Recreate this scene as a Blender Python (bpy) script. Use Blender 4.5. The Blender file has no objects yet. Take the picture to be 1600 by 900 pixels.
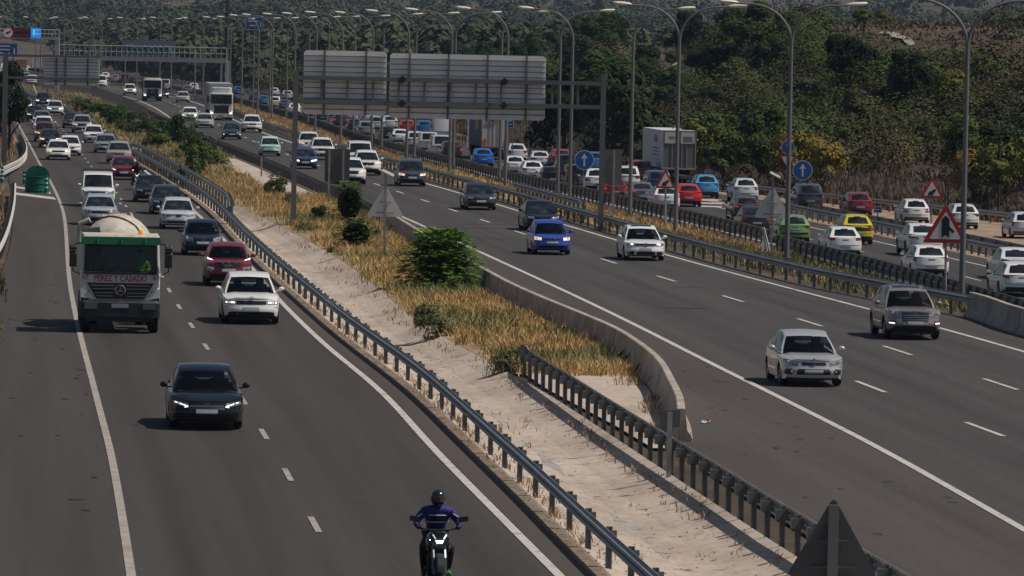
import bpy, math, random
import numpy as np
from mathutils import Vector, Matrix, noise
random.seed(7); rng = np.random.default_rng(7)
S = bpy.context.scene
COL = S.collection
R = math.radians
# ------------------------------------------------------------------ camera
F = 9000.0; ROLL = R(1.2); HCAM = 9.6
PITCH = math.atan((450-58)/F)
X_ = Vector((1,0,0)); FW = Vector((0, math.cos(PITCH), -math.sin(PITCH))); UP0 = Vector((0, math.sin(PITCH), math.cos(PITCH)))
RT = X_*math.cos(ROLL) + UP0*math.sin(ROLL)
UP = -X_*math.sin(ROLL) + UP0*math.cos(ROLL)
CAM = Vector((0,0,HCAM))
cd = bpy.data.cameras.new('camera'); cam = bpy.data.objects.new('camera', cd); COL.objects.link(cam)
M3 = Matrix((RT, UP, -FW)).transposed()
cam.matrix_world = Matrix.Translation(CAM) @ M3.to_4x4()
cd.sensor_width = 36; cd.lens = 36*F/1600; cd.clip_start = 1; cd.clip_end = 20000
cd.dof.use_dof = False
S.camera = cam
def ray(px, py): return FW + RT*((px-800)/F) - UP*((py-450)/F)
def G(px, py, z=0.0):
    d = ray(px, py); t = (z-HCAM)/d.z
    return CAM + d*t
def P(px, py, Y):
    d = ray(px, py); return CAM + d*(Y/d.y)
def proj(p):
    v = Vector(p)-CAM; k = v.dot(FW)
    return 800+F*v.dot(RT)/k, 450-F*v.dot(UP)/k
# ------------------------------------------------------------------ materials
MATS = {}
def nodes_of(m):
    m.use_nodes = True; nt = m.node_tree; return nt, nt.nodes['Principled BSDF']
def mat(name, col, rough=.6, metal=0, spec=.5, emit=None, es=0, coat=0):
    if name in MATS: return MATS[name]
    m = bpy.data.materials.new(name); nt, b = nodes_of(m)
    b.inputs['Base Color'].default_value = (*col, 1); b.inputs['Roughness'].default_value = rough
    b.inputs['Metallic'].default_value = metal; b.inputs['Specular IOR Level'].default_value = spec
    if coat: b.inputs['Coat Weight'].default_value = coat; b.inputs['Coat Roughness'].default_value = .04
    if emit: b.inputs['Emission Color'].default_value = (*emit, 1); b.inputs['Emission Strength'].default_value = es
    MATS[name] = m; return m
def N(nt, t, **k):
    n = nt.nodes.new(t)
    for a, v in k.items():
        if a in n.inputs: n.inputs[a].default_value = v
        else: setattr(n, a, v)
    return n
def noisy(name, cols, scale=1.0, rough=.85, stretch=None, rnd=0, bump=0, detail=6, second=None, spec=.3, sub=0):
    """cols: list of (pos, rgb). noise in world-size object coordinates drives a ramp."""
    if name in MATS: return MATS[name]
    m = bpy.data.materials.new(name); nt, b = nodes_of(m); L = nt.links.new
    tc = N(nt, 'ShaderNodeTexCoord'); mp = N(nt, 'ShaderNodeMapping'); L(tc.outputs['Object'], mp.inputs['Vector'])
    if stretch: mp.vector_type='TEXTURE'; mp.inputs['Scale'].default_value = [1/k for k in stretch[:3]]; mp.inputs['Rotation'].default_value = (0,0,-stretch[3] if len(stretch)>3 else 0)
    nz = N(nt, 'ShaderNodeTexNoise', Scale=scale, Detail=detail, Roughness=.62); L(mp.outputs[0], nz.inputs['Vector'])
    rp = N(nt, 'ShaderNodeValToRGB'); e = rp.color_ramp.elements
    while len(e) < len(cols): e.new(.5)
    for i, (p, c) in enumerate(cols): e[i].position = p; e[i].color = (*c, 1)
    fac = nz.outputs['Fac']
    if rnd:
        oi = N(nt, 'ShaderNodeObjectInfo'); ma = N(nt, 'ShaderNodeMath', operation='MULTIPLY_ADD'); L(oi.outputs['Random'], ma.inputs[0]); ma.inputs[1].default_value = rnd; L(nz.outputs['Fac'], ma.inputs[2])
        mb = N(nt, 'ShaderNodeMath', operation='SUBTRACT'); L(ma.outputs[0], mb.inputs[0]); mb.inputs[1].default_value = rnd/2; fac = mb.outputs[0]
    L(fac, rp.inputs[0]); out = rp.outputs[0]
    if second:
        sc, lo, hi, st = second
        m2 = N(nt, 'ShaderNodeMapping'); L(tc.outputs['Object'], m2.inputs['Vector'])
        if st: m2.vector_type='TEXTURE'; m2.inputs['Scale'].default_value = [1/k for k in st[:3]]; m2.inputs['Rotation'].default_value = (0,0,-st[3] if len(st)>3 else 0)
        n2 = N(nt, 'ShaderNodeTexNoise', Scale=sc, Detail=8.0, Roughness=.7); L(m2.outputs[0], n2.inputs['Vector'])
        mr = N(nt, 'ShaderNodeMapRange'); L(n2.outputs['Fac'], mr.inputs[0]); mr.inputs[1].default_value=.3; mr.inputs[2].default_value=.7; mr.inputs[3].default_value=lo; mr.inputs[4].default_value=hi
        mx = N(nt, 'ShaderNodeMix', data_type='RGBA', blend_type='MULTIPLY'); mx.inputs[0].default_value = 1
        L(out, mx.inputs[6]); L(mr.outputs[0], mx.inputs[7]); out = mx.outputs[2]
    if name.startswith('asphalt'):
        at_ = N(nt, 'ShaderNodeAttribute', attribute_name='wear'); mr = N(nt, 'ShaderNodeMath', operation='MULTIPLY_ADD'); L(at_.outputs['Fac'], mr.inputs[0]); mr.inputs[1].default_value=-.30; mr.inputs[2].default_value=1.0
        mx = N(nt, 'ShaderNodeMix', data_type='RGBA', blend_type='MULTIPLY'); mx.inputs[0].default_value = 1; L(out, mx.inputs[6]); L(mr.outputs[0], mx.inputs[7]); out = mx.outputs[2]
    L(out, b.inputs['Base Color']); b.inputs['Roughness'].default_value = rough; b.inputs['Specular IOR Level'].default_value = spec
    if bump:
        bp = N(nt, 'ShaderNodeBump', Strength=bump, Distance=.03); nb = N(nt, 'ShaderNodeTexNoise', Scale=scale*8, Detail=4.0); L(tc.outputs['Object'], nb.inputs['Vector'])
        L(nb.outputs['Fac'], bp.inputs['Height']); L(bp.outputs[0], b.inputs['Normal'])
    MATS[name] = m; return m
HEAD = -.088
ang = math.atan(.088)
def asphalt(name, c, warm=0):
    a = [(.3, tuple(x*.74 for x in c)), (.5, c), (.7, tuple(x*1.24 for x in c))]
    return noisy(name, a, .16, .82, stretch=(5.0,.10,1,-ang), second=(7.0,.66,1.34,None), bump=.12, spec=.35)
A_L = asphalt('asphalt_left', (.050,.043,.038)); A_M = asphalt('asphalt_middle', (.054,.049,.046)); A_R = asphalt('asphalt_right', (.050,.046,.043))
A_SH = asphalt('asphalt_shoulder', (.070,.053,.043))
A_SM = asphalt('asphalt_mid_shoulder', (.064,.054,.048))
SAND = noisy('sand_concrete', [(.25,(.31,.245,.20)),(.5,(.48,.40,.33)),(.75,(.56,.475,.40))], .35, .95, stretch=(1.2,.4,1,-ang), second=(4.5,.74,1.12,(1,.45,1,-ang)), bump=.2)
DIRT = noisy('dry_ground', [(.25,(.10,.075,.05)),(.5,(.19,.135,.085)),(.75,(.27,.20,.13))], .25, .95, second=(.9,.6,1.15,None), bump=.3)
PAINT_W = noisy('road_paint', [(.28,(.28,.26,.24)),(.45,(.54,.52,.48)),(.8,(.66,.64,.60))], 1.6, .7, second=(14,.62,1.1,None))
GALV = noisy('galvanised_steel', [(.3,(.25,.25,.245)),(.6,(.34,.338,.33)),(.8,(.43,.425,.415))], .8, .5, spec=.5, second=(3,.8,1.1,None))

GALVD = mat('weathered_steel', (.115,.12,.122), .6, .2)
POLE = mat('lamp_pole_grey', (.15,.155,.16), .55, .2)
GANT = mat('gantry_grey', (.12,.127,.13), .55, .2)
CONC = noisy('barrier_concrete', [(.3,(.33,.27,.22)),(.55,(.47,.41,.35)),(.8,(.56,.50,.44))], .8, .9, second=(2.6,.50,1.12,(1,1,.2)), bump=.3)
SIGNB = noisy('sign_back_aluminium', [(.3,(.70,.69,.68)),(.6,(.79,.78,.76)),(.8,(.84,.83,.81))], .5, .5, second=(1.5,.85,1.05,(.6,1,1)))
SIGND = mat('sign_back_dark', (.075,.08,.085), .6)
SIGNG = mat('sign_back_grey', (.68,.68,.67), .55)
WHITE = mat('white_panel', (.72,.72,.70), .45); RED = mat('sign_red', (.45,.02,.025), .4); BLUE = mat('sign_blue', (.01,.10,.42), .4); BLACK = mat('black_plastic', (.012,.012,.013), .5)
TYRE = mat('tyre_rubber', (.014,.014,.014), .85); RIM = mat('alloy_rim', (.38,.38,.39), .35, .8); RIMD = mat('dark_rim', (.05,.05,.05), .4, .6)
GLASS = noisy('dark_car_glass', [(.35,(.004,.006,.007)),(.55,(.014,.019,.022)),(.75,(.05,.06,.068))], 1.7, .05, spec=.55, detail=3); CHROME = mat('chrome', (.6,.6,.6), .15, 1)  # mottled tone in the car glass colour stands in for reflections and cabin
PLATE = mat('number_plate', (.27,.30,.35), .5); LENS = noisy('headlight_lens', [(.35,(.10,.105,.11)),(.5,(.26,.27,.29)),(.65,(.50,.52,.54))], 9, .12, spec=.6, detail=2)
LENSL = mat('headlight_lit', (.8,.8,.8), .2, emit=(1,.95,.88), es=1.9); LENSY = mat('headlight_warm', (.8,.7,.6), .2, emit=(1,.72,.42), es=.9)
TAIL = mat('taillight_red', (.38,.015,.018), .18, coat=.5); TAILL = mat('taillight_lit', (.6,.02,.02), .2, emit=(1,.05,.03), es=.35)
ORANGE = mat('indicator_orange', (.6,.18,.02), .3, emit=(1,.3,.02), es=.5)
FOG = mat('lamp_head_white', (.66,.63,.56), .5)
# ------------------------------------------------------------------ mesh builder
class MB:
    def __init__(s): s.v=[]; s.f=[]; s.m=[]
    def add(s, vs, fs, mi=0):
        o=len(s.v); s.v += [tuple(v) for v in vs]; s.f += [tuple(i+o for i in f) for f in fs]; s.m += [mi]*len(fs); return s
    def box(s, c, d, rz=0, mi=0, ry=0, rx=0):
        hx,hy,hz = d[0]/2,d[1]/2,d[2]/2
        vs=[Vector((x,y,z)) for x in(-hx,hx) for y in(-hy,hy) for z in(-hz,hz)]
        if rx: vs=[Matrix.Rotation(rx,3,'X')@v for v in vs]
        if ry: vs=[Matrix.Rotation(ry,3,'Y')@v for v in vs]
        if rz: vs=[Matrix.Rotation(rz,3,'Z')@v for v in vs]
        vs=[v+Vector(c) for v in vs]
        return s.add(vs,[(0,1,3,2),(4,6,7,5),(0,4,5,1),(2,3,7,6),(0,2,6,4),(1,5,7,3)],mi)
    def tube(s, pts, rs, n=8, mi=0, cap=True):
        pts=[Vector(p) for p in pts]
        if not hasattr(rs,'__len__'): rs=[rs]*len(pts)
        rings=[]; prev=None
        for i,p in enumerate(pts):
            t=(pts[min(i+1,len(pts)-1)]-pts[max(i-1,0)]).normalized()
            if prev is None:
                a=Vector((0,0,1)) if abs(t.z)<.9 else Vector((1,0,0)); prev=a
            u=(prev-t*prev.dot(t)).normalized(); w=t.cross(u); prev=u
            rings.append([p+(u*math.cos(2*math.pi*k/n)+w*math.sin(2*math.pi*k/n))*rs[i] for k in range(n)])
        vs=[v for r in rings for v in r]; fs=[]
        for i in range(len(pts)-1):
            for k in range(n): fs.append((i*n+k,i*n+(k+1)%n,(i+1)*n+(k+1)%n,(i+1)*n+k))
        if cap: fs.append(tuple(range(n-1,-1,-1))); fs.append(tuple(range((len(pts)-1)*n,len(pts)*n)))
        return s.add(vs,fs,mi)
    def lathe(s, prof, axis='Z', n=16, mi=0, c=(0,0,0)):
        vs=[]; fs=[]
        for (r,h) in prof:
            for k in range(n):
                a=2*math.pi*k/n; x,y=r*math.cos(a),r*math.sin(a)
                v={'Z':(x,y,h),'X':(h,x,y),'Y':(x,h,y)}[axis]; vs.append((v[0]+c[0],v[1]+c[1],v[2]+c[2]))
        for i in range(len(prof)-1):
            for k in range(n): fs.append((i*n+k,i*n+(k+1)%n,(i+1)*n+(k+1)%n,(i+1)*n+k))
        return s.add(vs,fs,mi)
    def prism(s, poly, y0, y1, mi=0, c=(0,0,0)):
        """polygon in local xz extruded along y"""
        n=len(poly); vs=[(x+c[0],y0+c[1],z+c[2]) for x,z in poly]+[(x+c[0],y1+c[1],z+c[2]) for x,z in poly]
        fs=[tuple(range(n)),tuple(range(2*n-1,n-1,-1))]+[(i,i+n,(i+1)%n+n,(i+1)%n) for i in range(n)]
        return s.add(vs,fs,mi)
    def mesh(s, name, mats, smooth=False, angle=None):
        me=bpy.data.meshes.new(name); me.from_pydata(s.v,[],s.f)
        for m in (mats if isinstance(mats,(list,tuple)) else [mats]): me.materials.append(m)
        if any(s.m): me.polygons.foreach_set('material_index', s.m)
        if smooth: me.polygons.foreach_set('use_smooth',[True]*len(s.f))
        import bmesh
        bm=bmesh.new(); bm.from_mesh(me); bmesh.ops.recalc_face_normals(bm, faces=bm.faces); bm.to_mesh(me); bm.free()
        if smooth: me.set_sharp_from_angle(angle=R(angle or 42))
        me.update(); return me
    def build(s, name, mats, parent=None, smooth=False, angle=None): return ob(name, s.mesh(name,mats,smooth,angle), parent)
def ob(name, me, parent=None):
    o=bpy.data.objects.new(name, me); COL.objects.link(o)
    if parent is not None: o.parent=parent
    return o
def tag(o, label=None, cat=None, group=None, kind=None):
    if label: o['label']=label
    if cat: o['category']=cat
    if group: o['group']=group
    if kind: o['kind']=kind
    return o
def empty(name, loc, rz, label, cat, group=None):
    o=ob(name,None); o.location=loc; o.rotation_euler=(0,0,rz); return tag(o,label,cat,group)
def textmesh(name, body, size, ext, m, parent, loc, rot=(math.pi/2,0,0), bold=.0, width=None):
    cu=bpy.data.curves.new(name,'FONT'); cu.body=body; cu.size=size; cu.extrude=ext; cu.align_x='CENTER'; cu.align_y='CENTER'; cu.offset=bold
    t=bpy.data.objects.new(name+'_src',cu); COL.objects.link(t)
    dg=bpy.context.evaluated_depsgraph_get(); me=bpy.data.meshes.new_from_object(t.evaluated_get(dg)); bpy.data.objects.remove(t)
    me.materials.clear(); me.materials.append(m)
    if width:
        xs=[v.co.x for v in me.vertices]; k=width/(max(xs)-min(xs))
        for v in me.vertices: v.co.x*=k
    o=ob(name,me,parent); o.location=loc; o.rotation_euler=rot; return o
# ------------------------------------------------------------------ road curves  X(Y)
YS = np.concatenate([np.arange(84,200,2.0), np.arange(200,420,4.0), np.arange(420,900,8.0), np.arange(900,2000,20.0)])
def curve(pts, z=0.0, sm=60):
    w=sorted([(G(x,y,z).y, G(x,y,z).x) for x,y in pts])
    ys=[a for a,b in w]; xs=[b for a,b in w]
    s0=(xs[1]-xs[0])/(ys[1]-ys[0]); s1=HEAD
    o=[]
    for Y in YS:
        if Y<ys[0]: o.append(xs[0]+(Y-ys[0])*s0)
        elif Y>ys[-1]: o.append(xs[-1]+(Y-ys[-1])*s1)
        else: o.append(float(np.interp(Y,ys,xs)))
    o=np.array(o)
    if sm<10: return o
    D=np.arange(40,2400,1.0); dx=np.where(D<ys[0],xs[0]+(D-ys[0])*s0,np.where(D>ys[-1],xs[-1]+(D-ys[-1])*s1,np.interp(D,ys,xs)))
    res=dx-HEAD*D
    out=[]
    for Y in YS:
        w_=np.exp(-.5*((D-Y)/(.045*Y))**2); W1=w_.sum(); m=(w_*(D-Y)).sum()/W1; v=(w_*(D-Y)**2).sum()/W1-m*m; rb=(w_*res).sum()/W1
        sl=((w_*(D-Y)*res).sum()/W1-m*rb)/v; out.append(rb-sl*m+HEAD*Y)
    return np.array(out)
def at(c, Y): return float(np.interp(Y, YS, c))
ZR=-1.2
L_a=curve([(205,900),(190,800),(172,698),(157,647),(143,590),(130,543),(117,490),(108,440),(105,400),(104,375),(101,335),(92,310),(77,280),(62,257),(47,227),(32,201),(26,189)])
L_b=curve([(874,900),(675,700),(600,613),(550,573),(510,543),(467,500),(437,472),(400,425),(357,382),(345,370),(310,335),(262,295),(225,267),(210,250),(185,222),(162,202),(130,182),(95,166),(60,152)])
L_d=curve([(545,910),(490,820),(450,740),(411,677),(381,626),(350,582),(324,545),(302,513),(283,486),(267,460),(255,438),(235,390),(213,345),(192,315),(168,283),(150,260),(135,248),(120,236)])
L_d=np.where(YS>380,(L_a+L_b)/2,L_d)
L_g=curve([(963,895),(897,832),(842,776),(791,730),(748,690),(712,656),(678,622),(640,593),(607,568),(577,548),(547,525),(514,497),(485,472),(452,443),(431,426),(397,392),(377,374),(350,340),(312,310),(275,285),(237,263),(200,242),(175,226),(140,197),(112,181),(75,164),(35,151)])
L_sh=curve([(-60,900),(-40,700),(-20,500),(5,420),(18,380),(22,300),(8,276),(33,247),(36,215),(20,190),(8,172),(0,160)])
L_sh=np.minimum(L_sh,L_a-.6)
L_e=L_g-.45
D_r=curve([(180,214),(250,256),(320,296),(365,318),(430,350),(500,385),(560,425),(600,455),(640,500),(700,530),(780,575),(830,600),(880,630),(943,673),(1017,722),(1103,778),(1200,843),(1300,905)])
D_r=np.maximum(D_r, L_g+.3)
M_a=curve([(1600,828),(1373,699),(1200,612),(1100,563),(1033,528),(967,495),(900,463),(833,432),(800,417),(752,395),(630,339),(510,291),(475,277),(400,250),(342,222),(302,205),(265,184),(245,169),(205,152),(150,142),(80,131),(0,118)])
M_0=curve([(1340,885),(1250,830),(1170,780),(1110,740),(1068,700),(1050,650),(1025,600),(990,565),(940,535),(870,505),(800,472),(760,448),(700,410),(640,372),(600,350),(550,322),(500,300),(440,273),(400,256),(345,234),(290,210),(250,190),(212,170),(160,150),(100,138),(0,122)],sm=1)
M_0=np.where(YS>G(640,360).y,np.minimum(M_a-3.0,M_0),M_0) if 0 else M_0
M_0=np.minimum(M_0, M_a-.5)
M_b=curve([(1600,550),(1472,513),(1348,481),(1200,442),(1040,399),(965,376),(880,351),(800,327),(720,302),(665,287),(612,272),(465,226),(407,207),(375,192),(317,164),(297,157),(260,148),(163,137),(80,124),(0,112)])
M_d=curve([(1567,602),(1403,548),(1266,504),(1152,469),(1055,440),(975,416),(905,394),(845,375),(791,357),(744,340),(701,327),(665,314),(631,303),(574,283),(502,261),(447,241),(390,219),(335,192),(283,165)])
M_d=np.where(YS>640,(M_a+M_b)/2,M_d)
M_d2=curve([(1538,671),(1345,600),(1225,550)])
_o=np.interp(YS,[G(1600,518).y,G(1553,497).y,G(1400,474).y,G(1330,458).y,G(1267,445).y,G(1137,413).y],[2.3,3.0,2.3,1.75,1.5,1.3]); M_r=M_b+_o; M_1=M_r-.35
R_g=curve([(1600,500),(1520,475),(1400,440),(1300,412),(1200,387),(1100,360),(1000,337),(945,322),(900,312),(800,290),(724,268),(669,254),(620,241),(583,231),(530,213),(480,193),(429,180),(380,164),(300,146),(200,132),(100,119),(0,107)],ZR)
R_g=np.maximum(R_g,M_r+1.8)
R_a=R_g+1.0; R_d=R_a+3.4; R_b=R_a+6.8
So=curve([(1600,354),(1525,344),(1385,330),(1282,322),(1184,307),(1120,298),(987,276),(863,253),(820,244),(700,219),(619,199),(581,187),(391,152),(289,138),(200,127),(100,114),(0,102)],ZR)
So=np.maximum(So,R_g+11.5)
R_r=R_b+2.3
S_1=np.minimum(So-2.0, R_r+5.3)
def lerp3(a,b,c): return a+(b-a)*c
def hc(Y): return float(np.interp(Y,[100,350,575,763,950,1300,2000],[10.5,11,11.8,9.2,3.8,2.4,2.5]))
def sst(a,b,x): t=min(1,max(0,(x-a)/(b-a))); return t*t*(3-2*t)
def ground(X,Y):
    far=max(0,Y-1700)*.018
    if X<at(L_sh,Y):
        d=at(L_sh,Y)-X; return .0+.9*sst(2,14,d)+3*sst(20,150,d)+ far + .3*noise.noise((X*.1,Y*.1,3))*min(1,d/4)
    if X<at(M_r,Y)+.4:
        a,b=at(L_g,Y),at(D_r,Y)
        if a<X<b and b-a>1: u=(X-a)/(b-a); return far-.38*math.sin(math.pi*u)
        return far
    a,b=at(M_r,Y)+.4,at(R_g,Y)-.3
    if X<b: return ZR*sst(0,1,(X-a)/max(.1,b-a))+far
    so=at(So,Y)
    if X<so+1: return ZR+far
    d=X-so-1
    h=(hc(Y)-ZR)*(.12*sst(3,9,d)+.88*sst(7,44,d))*(1-.45*sst(70,200,d))
    n=.9*noise.noise((X*.035,Y*.012,0))+.5*noise.noise((X*.15,Y*.06,5))
    return ZR+h+n*sst(8,25,d)+far*(1+.5*noise.noise((X*.0015,Y*.001,9)))
def GT(px,py):
    d=ray(px,py); lo,hi=80.0,7000.0
    Y=80.0; step=2.0; pv=80.0
    while Y<7000:
        p=CAM+d*(Y/d.y)
        if p.z<=ground(p.x,Y): break
        pv=Y; Y+=step; step*=1.01
    lo,hi=pv,Y
    for _ in range(20):
        m=(lo+hi)/2; p=CAM+d*(m/d.y)
        if p.z<=ground(p.x,m): hi=m
        else: lo=m
    return CAM+d*(hi/d.y)
def strip(name, a, b, z, m, y0=84, y1=1900, n=1, label=None, kind='structure', zf=None, parent=None, lanes=None):
    mb=MB(); ys=[y0]+[Y for Y in YS if y0<Y<y1]+[y1]; vs=[]
    for Y in ys:
        xa,xb=at(a,Y),at(b,Y)
        for k in range(n+1):
            X=xa+(xb-xa)*k/n; vs.append((X,Y,(zf(X,Y) if zf else 0)+z))
    fs=[]
    for i in range(len(ys)-1):
        for k in range(n):
            q=i*(n+1)+k; fs.append((q,q+1,q+n+2,q+n+1))
    o=mb.add(vs,fs).build(name,m,parent)
    if lanes:
        w=[]
        for X,Y,_ in vs:
            q=0
            for c0,c1 in lanes:
                a_,b_=at(c0,Y),at(c1,Y); c_=(a_+b_)/2
                for dx,am,sg in ((-.85,1,.34),(.85,1,.34),(0,.45,.30)): q+=am*math.exp(-((X-c_-dx)/sg)**2)
            w.append(q*(.75+.5*noise.noise((X*.3,Y*.02,1))))
        o.data.attributes.new('wear','FLOAT','POINT').data.foreach_set('value',w)
    if kind and parent is None: o['kind']=kind
    return o
# ---- terrain
far_ys=list(YS)+list(np.arange(2000,7200,130.0))
vs=[];ncol=None
for Y in [60.0,72.0]+far_ys:
    Yc=Y
    def A(c): return at(c,min(Yc,1980))+(HEAD*(Yc-1980) if Yc>1980 else 0)+(0)
    so=A(So); ls=A(L_sh)
    cols=[ls-3000,ls-1500,ls-700,ls-350,ls-150,ls-80,ls-40,ls-20,ls-10,ls-5,ls-2,ls,A(L_g),A(L_g)*.75+A(D_r)*.25,(A(L_g)+A(D_r))/2,A(L_g)*.25+A(D_r)*.75,A(D_r),A(M_0),A(M_r)+.4]
    g0,g1=A(M_r)+.4,A(R_g)-.3
    cols+=[g0+(g1-g0)*k/4 for k in (1,2,3)]+[g1,so+1]
    cols+=[so+1+d for d in (2,4,6,8,10,13,16,19,22,25,28,31,34,37,40,44,48,53,58,64,70,80,95,115,140,170,210,300,450,700,1200,2200,3500)]
    ncol=len(cols)
    for X in cols: vs.append((X,Y,ground(X,Yc)-.06))
nr=len(vs)//ncol; fs=[(i*ncol+k,i*ncol+k+1,(i+1)*ncol+k+1,(i+1)*ncol+k) for i in range(nr-1) for k in range(ncol-1)]
TERR=noisy('terrain_soil',[(.25,(.035,.036,.020)),(.45,(.070,.056,.036)),(.6,(.115,.080,.055)),(.8,(.17,.125,.09))],.09,.95,second=(.5,.55,1.2,None),bump=.3)
t=MB().add(vs,fs).build('ground',TERR,smooth=True,angle=80); t['kind']='structure'
z0=0.0
strip('road_left_carriageway',L_sh,L_e,z0+.0,A_L,n=44,lanes=((L_a,L_d),(L_d,L_b)))
strip('hard_shoulder_left',L_sh,L_a-.12,.006,A_SH,G(60,272).y,1500)
strip('road_edge_shoulder',L_b+.12,L_e-.02,.006,A_SH)
strip('road_middle_carriageway',M_0,M_1,0,A_M,n=50,lanes=((M_a,M_d),(M_d,M_b)))
strip('road_shoulder_middle',M_0+.03,M_a-.12,.006,A_SM)
strip('road_right_carriageway',R_g+.15,R_b+1.5,ZR,A_R,n=30,lanes=((R_a,R_d),(R_d,R_b)))
strip('road_right_outer_lanes',R_b+1.5,So-1.4,ZR-.004,A_R,G(1180,300,ZR).y,1900)
strip('service_road',R_r+.7,S_1,ZR,A_R,84,G(1180,300,ZR).y-.2)
strip('drainage_ditch',L_g-.2,D_r,.012,SAND,84,G(320,296).y,n=6,zf=ground)
STRAW=noisy('straw_ground',[(.25,(.12,.09,.05)),(.5,(.29,.20,.11)),(.75,(.46,.34,.20))],.7,.95,second=(3.5,.6,1.15,(1,.5,1,0)),bump=.5)
strip('gravel_edge',L_e-.06,L_g-.15,.009,noisy('gravel_brown',[(.3,(.10,.075,.055)),(.5,(.22,.165,.12)),(.72,(.36,.28,.22))],5,.95,second=(1.2,.6,1.2,(1,.3,1,-ang)),bump=.5),84,700)
strip('dry_verge',D_r+.02,M_0-.3,.010,STRAW,G(800,585).y,1100)
strip('dry_verge',M_r+.45,R_g-.2,-.03,STRAW,290,1200,n=4,zf=ground)
strip('sand_patch',M_0-2.9,M_0-.55,.016,SAND,G(500,308).y,G(352,248).y)
strip('dry_verge',So+.85,So+9,-.03,TERR,250,1200,n=4,zf=ground)
SGR=noisy('gravel_sand',[(.3,(.19,.135,.095)),(.5,(.33,.24,.17)),(.75,(.44,.33,.245))],1.2,.95,second=(6,.7,1.15,None),bump=.4)
strip('gravel_verge_right',S_1+.05,So+.8,ZR+.005,SGR,84,G(1120,298,ZR).y)
# median strip behind R carriageway
strip('median_strip',R_b+1.55,R_r+.65,ZR+.005,SGR,84,G(1200,305,ZR).y)
PAINT_O = noisy('old_road_paint', [(.2,(.20,.18,.16)),(.5,(.36,.33,.30)),(.8,(.46,.43,.40))], 1.5, .8, second=(14,.7,1.1,None))
def line(c, w, z, y0=84, y1=1500, off=0, m=None): return strip('lane_marking', c-w/2+off, c+w/2+off, z, m or PAINT_W, y0, y1)
line(L_a,.17,.014,m=PAINT_O); line(L_b,.19,.014); line(M_a,.2,.014); line(M_b,.2,.014); line(R_a,.17,ZR+.01); 
line(R_b,.17,ZR+.01,84,G(1120,322,ZR).y)
def dashes(c, y_ref, per, ln, z, y0, y1, w=.13, m=None):
    mb=MB(); k0=math.ceil((y0-y_ref)/per); Y=y_ref+k0*per
    while Y<y1:
        a,b=Y-ln/2,Y+ln/2; xa,xb=at(c,a),at(c,b)
        mb.add([(xa-w/2,a,z),(xa+w/2,a,z),(xb+w/2,b,z),(xb-w/2,b,z)],[(0,1,2,3)]); Y+=per
    o=mb.build('lane_marking_dashes',m or PAINT_W); o['kind']='structure'
dashes(L_d,G(490,820).y,12.5,3.5,.014,84,900,m=PAINT_O)
dashes(M_d,G(1403,548).y,17.0,5.0,.014,84,1100,.15)
dashes(M_d2,G(1538,671).y,17.0,5.0,.014,84,G(1225,550).y,.15)
dashes(R_d,G(1507,435,ZR).y,17.0,5.0,ZR+.01,84,700)
# painted hatch bars
mb=MB()
for q in ([(20,290),(22,293),(80,303),(78,299)],[(20,300),(22,304),(88,312),(84,308)]):
    mb.add([G(x,y,.014) for x,y in q],[(0,1,2,3)])
for y in (311,316,321):
    mb.add([G(x,yy,ZR+.012) for x,yy in ((1088,y),(1088,y+2),(1128,y+3),(1128,y+1))],[(0,1,2,3)])
o=mb.build('hatch_marking',PAINT_W); o['kind']='structure'
# tar seams, cracks and the gantry's painted shadow line crossing the lanes
mb=MB(); 
for (x0,y0,x1,y1) in ((660,350,850,351),(740,372,800,373),(1040,481,1100,482),(60,353,180,349),(130,335,230,330)):  # strips level with the gantry foot paint its thin cast shadow
    a,b=G(x0,y0,.013),G(x1,y1,.013); mb.add([a,b,b+Vector((0,.22,0)),a+Vector((0,.22,0))],[(0,1,2,3)])
for _ in range(26):
    Y=random.uniform(110,420); c=random.choice([(L_a,L_b),(M_a,M_b),(M_0,M_b)]); X=random.uniform(at(c[0],Y),at(c[1],Y)); 
    ln=random.uniform(.6,3.5); a=Vector((X,Y,.013)); b=a+Vector((ln*random.uniform(.3,1),ln*random.uniform(-.6,.6),0)); n=Vector((0,.035,0)); mb.add([a,b,b+n,a+n],[(0,1,2,3)])
o=mb.build('seams_and_shadow_lines',mat('seam_and_shadow_dark',(.028,.027,.027),.6)); o['kind']='structure'
mb=MB()
for k in range(80):   # oil spots and grit on the hard shoulders
    Y=random.uniform(112,230)
    X=random.uniform(at(M_0,Y)+.3,at(M_a,Y)-.2) if k%3 else random.uniform(at(L_sh,Y)+.5,at(L_a,Y)-.2)
    r=random.uniform(.03,.13); mb.add([(X+r*math.cos(a)*random.uniform(.6,1.4),Y+r*2*math.sin(a),.0125) for a in [i*1.047 for i in range(6)]],[tuple(range(6))])
o=mb.build('oil_spots',mat('oil_spot',(.03,.028,.027),.5)); o['kind']='structure'
mb=MB(); random.seed(31)
for _ in range(120):   # joints and dirt streaks across the paved ditch
    Y=104*(3.2**random.random()); a,b=at(L_g,Y),at(D_r,Y); 
    if b-a<1: continue
    u0=random.choice((0.02,random.uniform(.35,.9))); ln=random.uniform(.1,.45); u1=min(.99,u0+ln); pts=[]
    for k in range(5):
        u=u0+(u1-u0)*k/4; X=a+(b-a)*u; y=Y+random.uniform(-.12,.12)-(u-u0)*1.2; pts.append((X,y,ground(X,y)+.022))
    for k in range(4):
        w=random.uniform(.02,.07)*(1-k/5); p,q=pts[k],pts[k+1]; mb.add([p,q,(q[0],q[1]+w*2,q[2]),(p[0],p[1]+w*2.4,p[2])],[(0,1,2,3)])
o=mb.build('ditch_streaks',noisy('ditch_streak',[(.3,(.13,.10,.08)),(.7,(.27,.22,.18))],3,.95)); o['kind']='structure'
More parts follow.
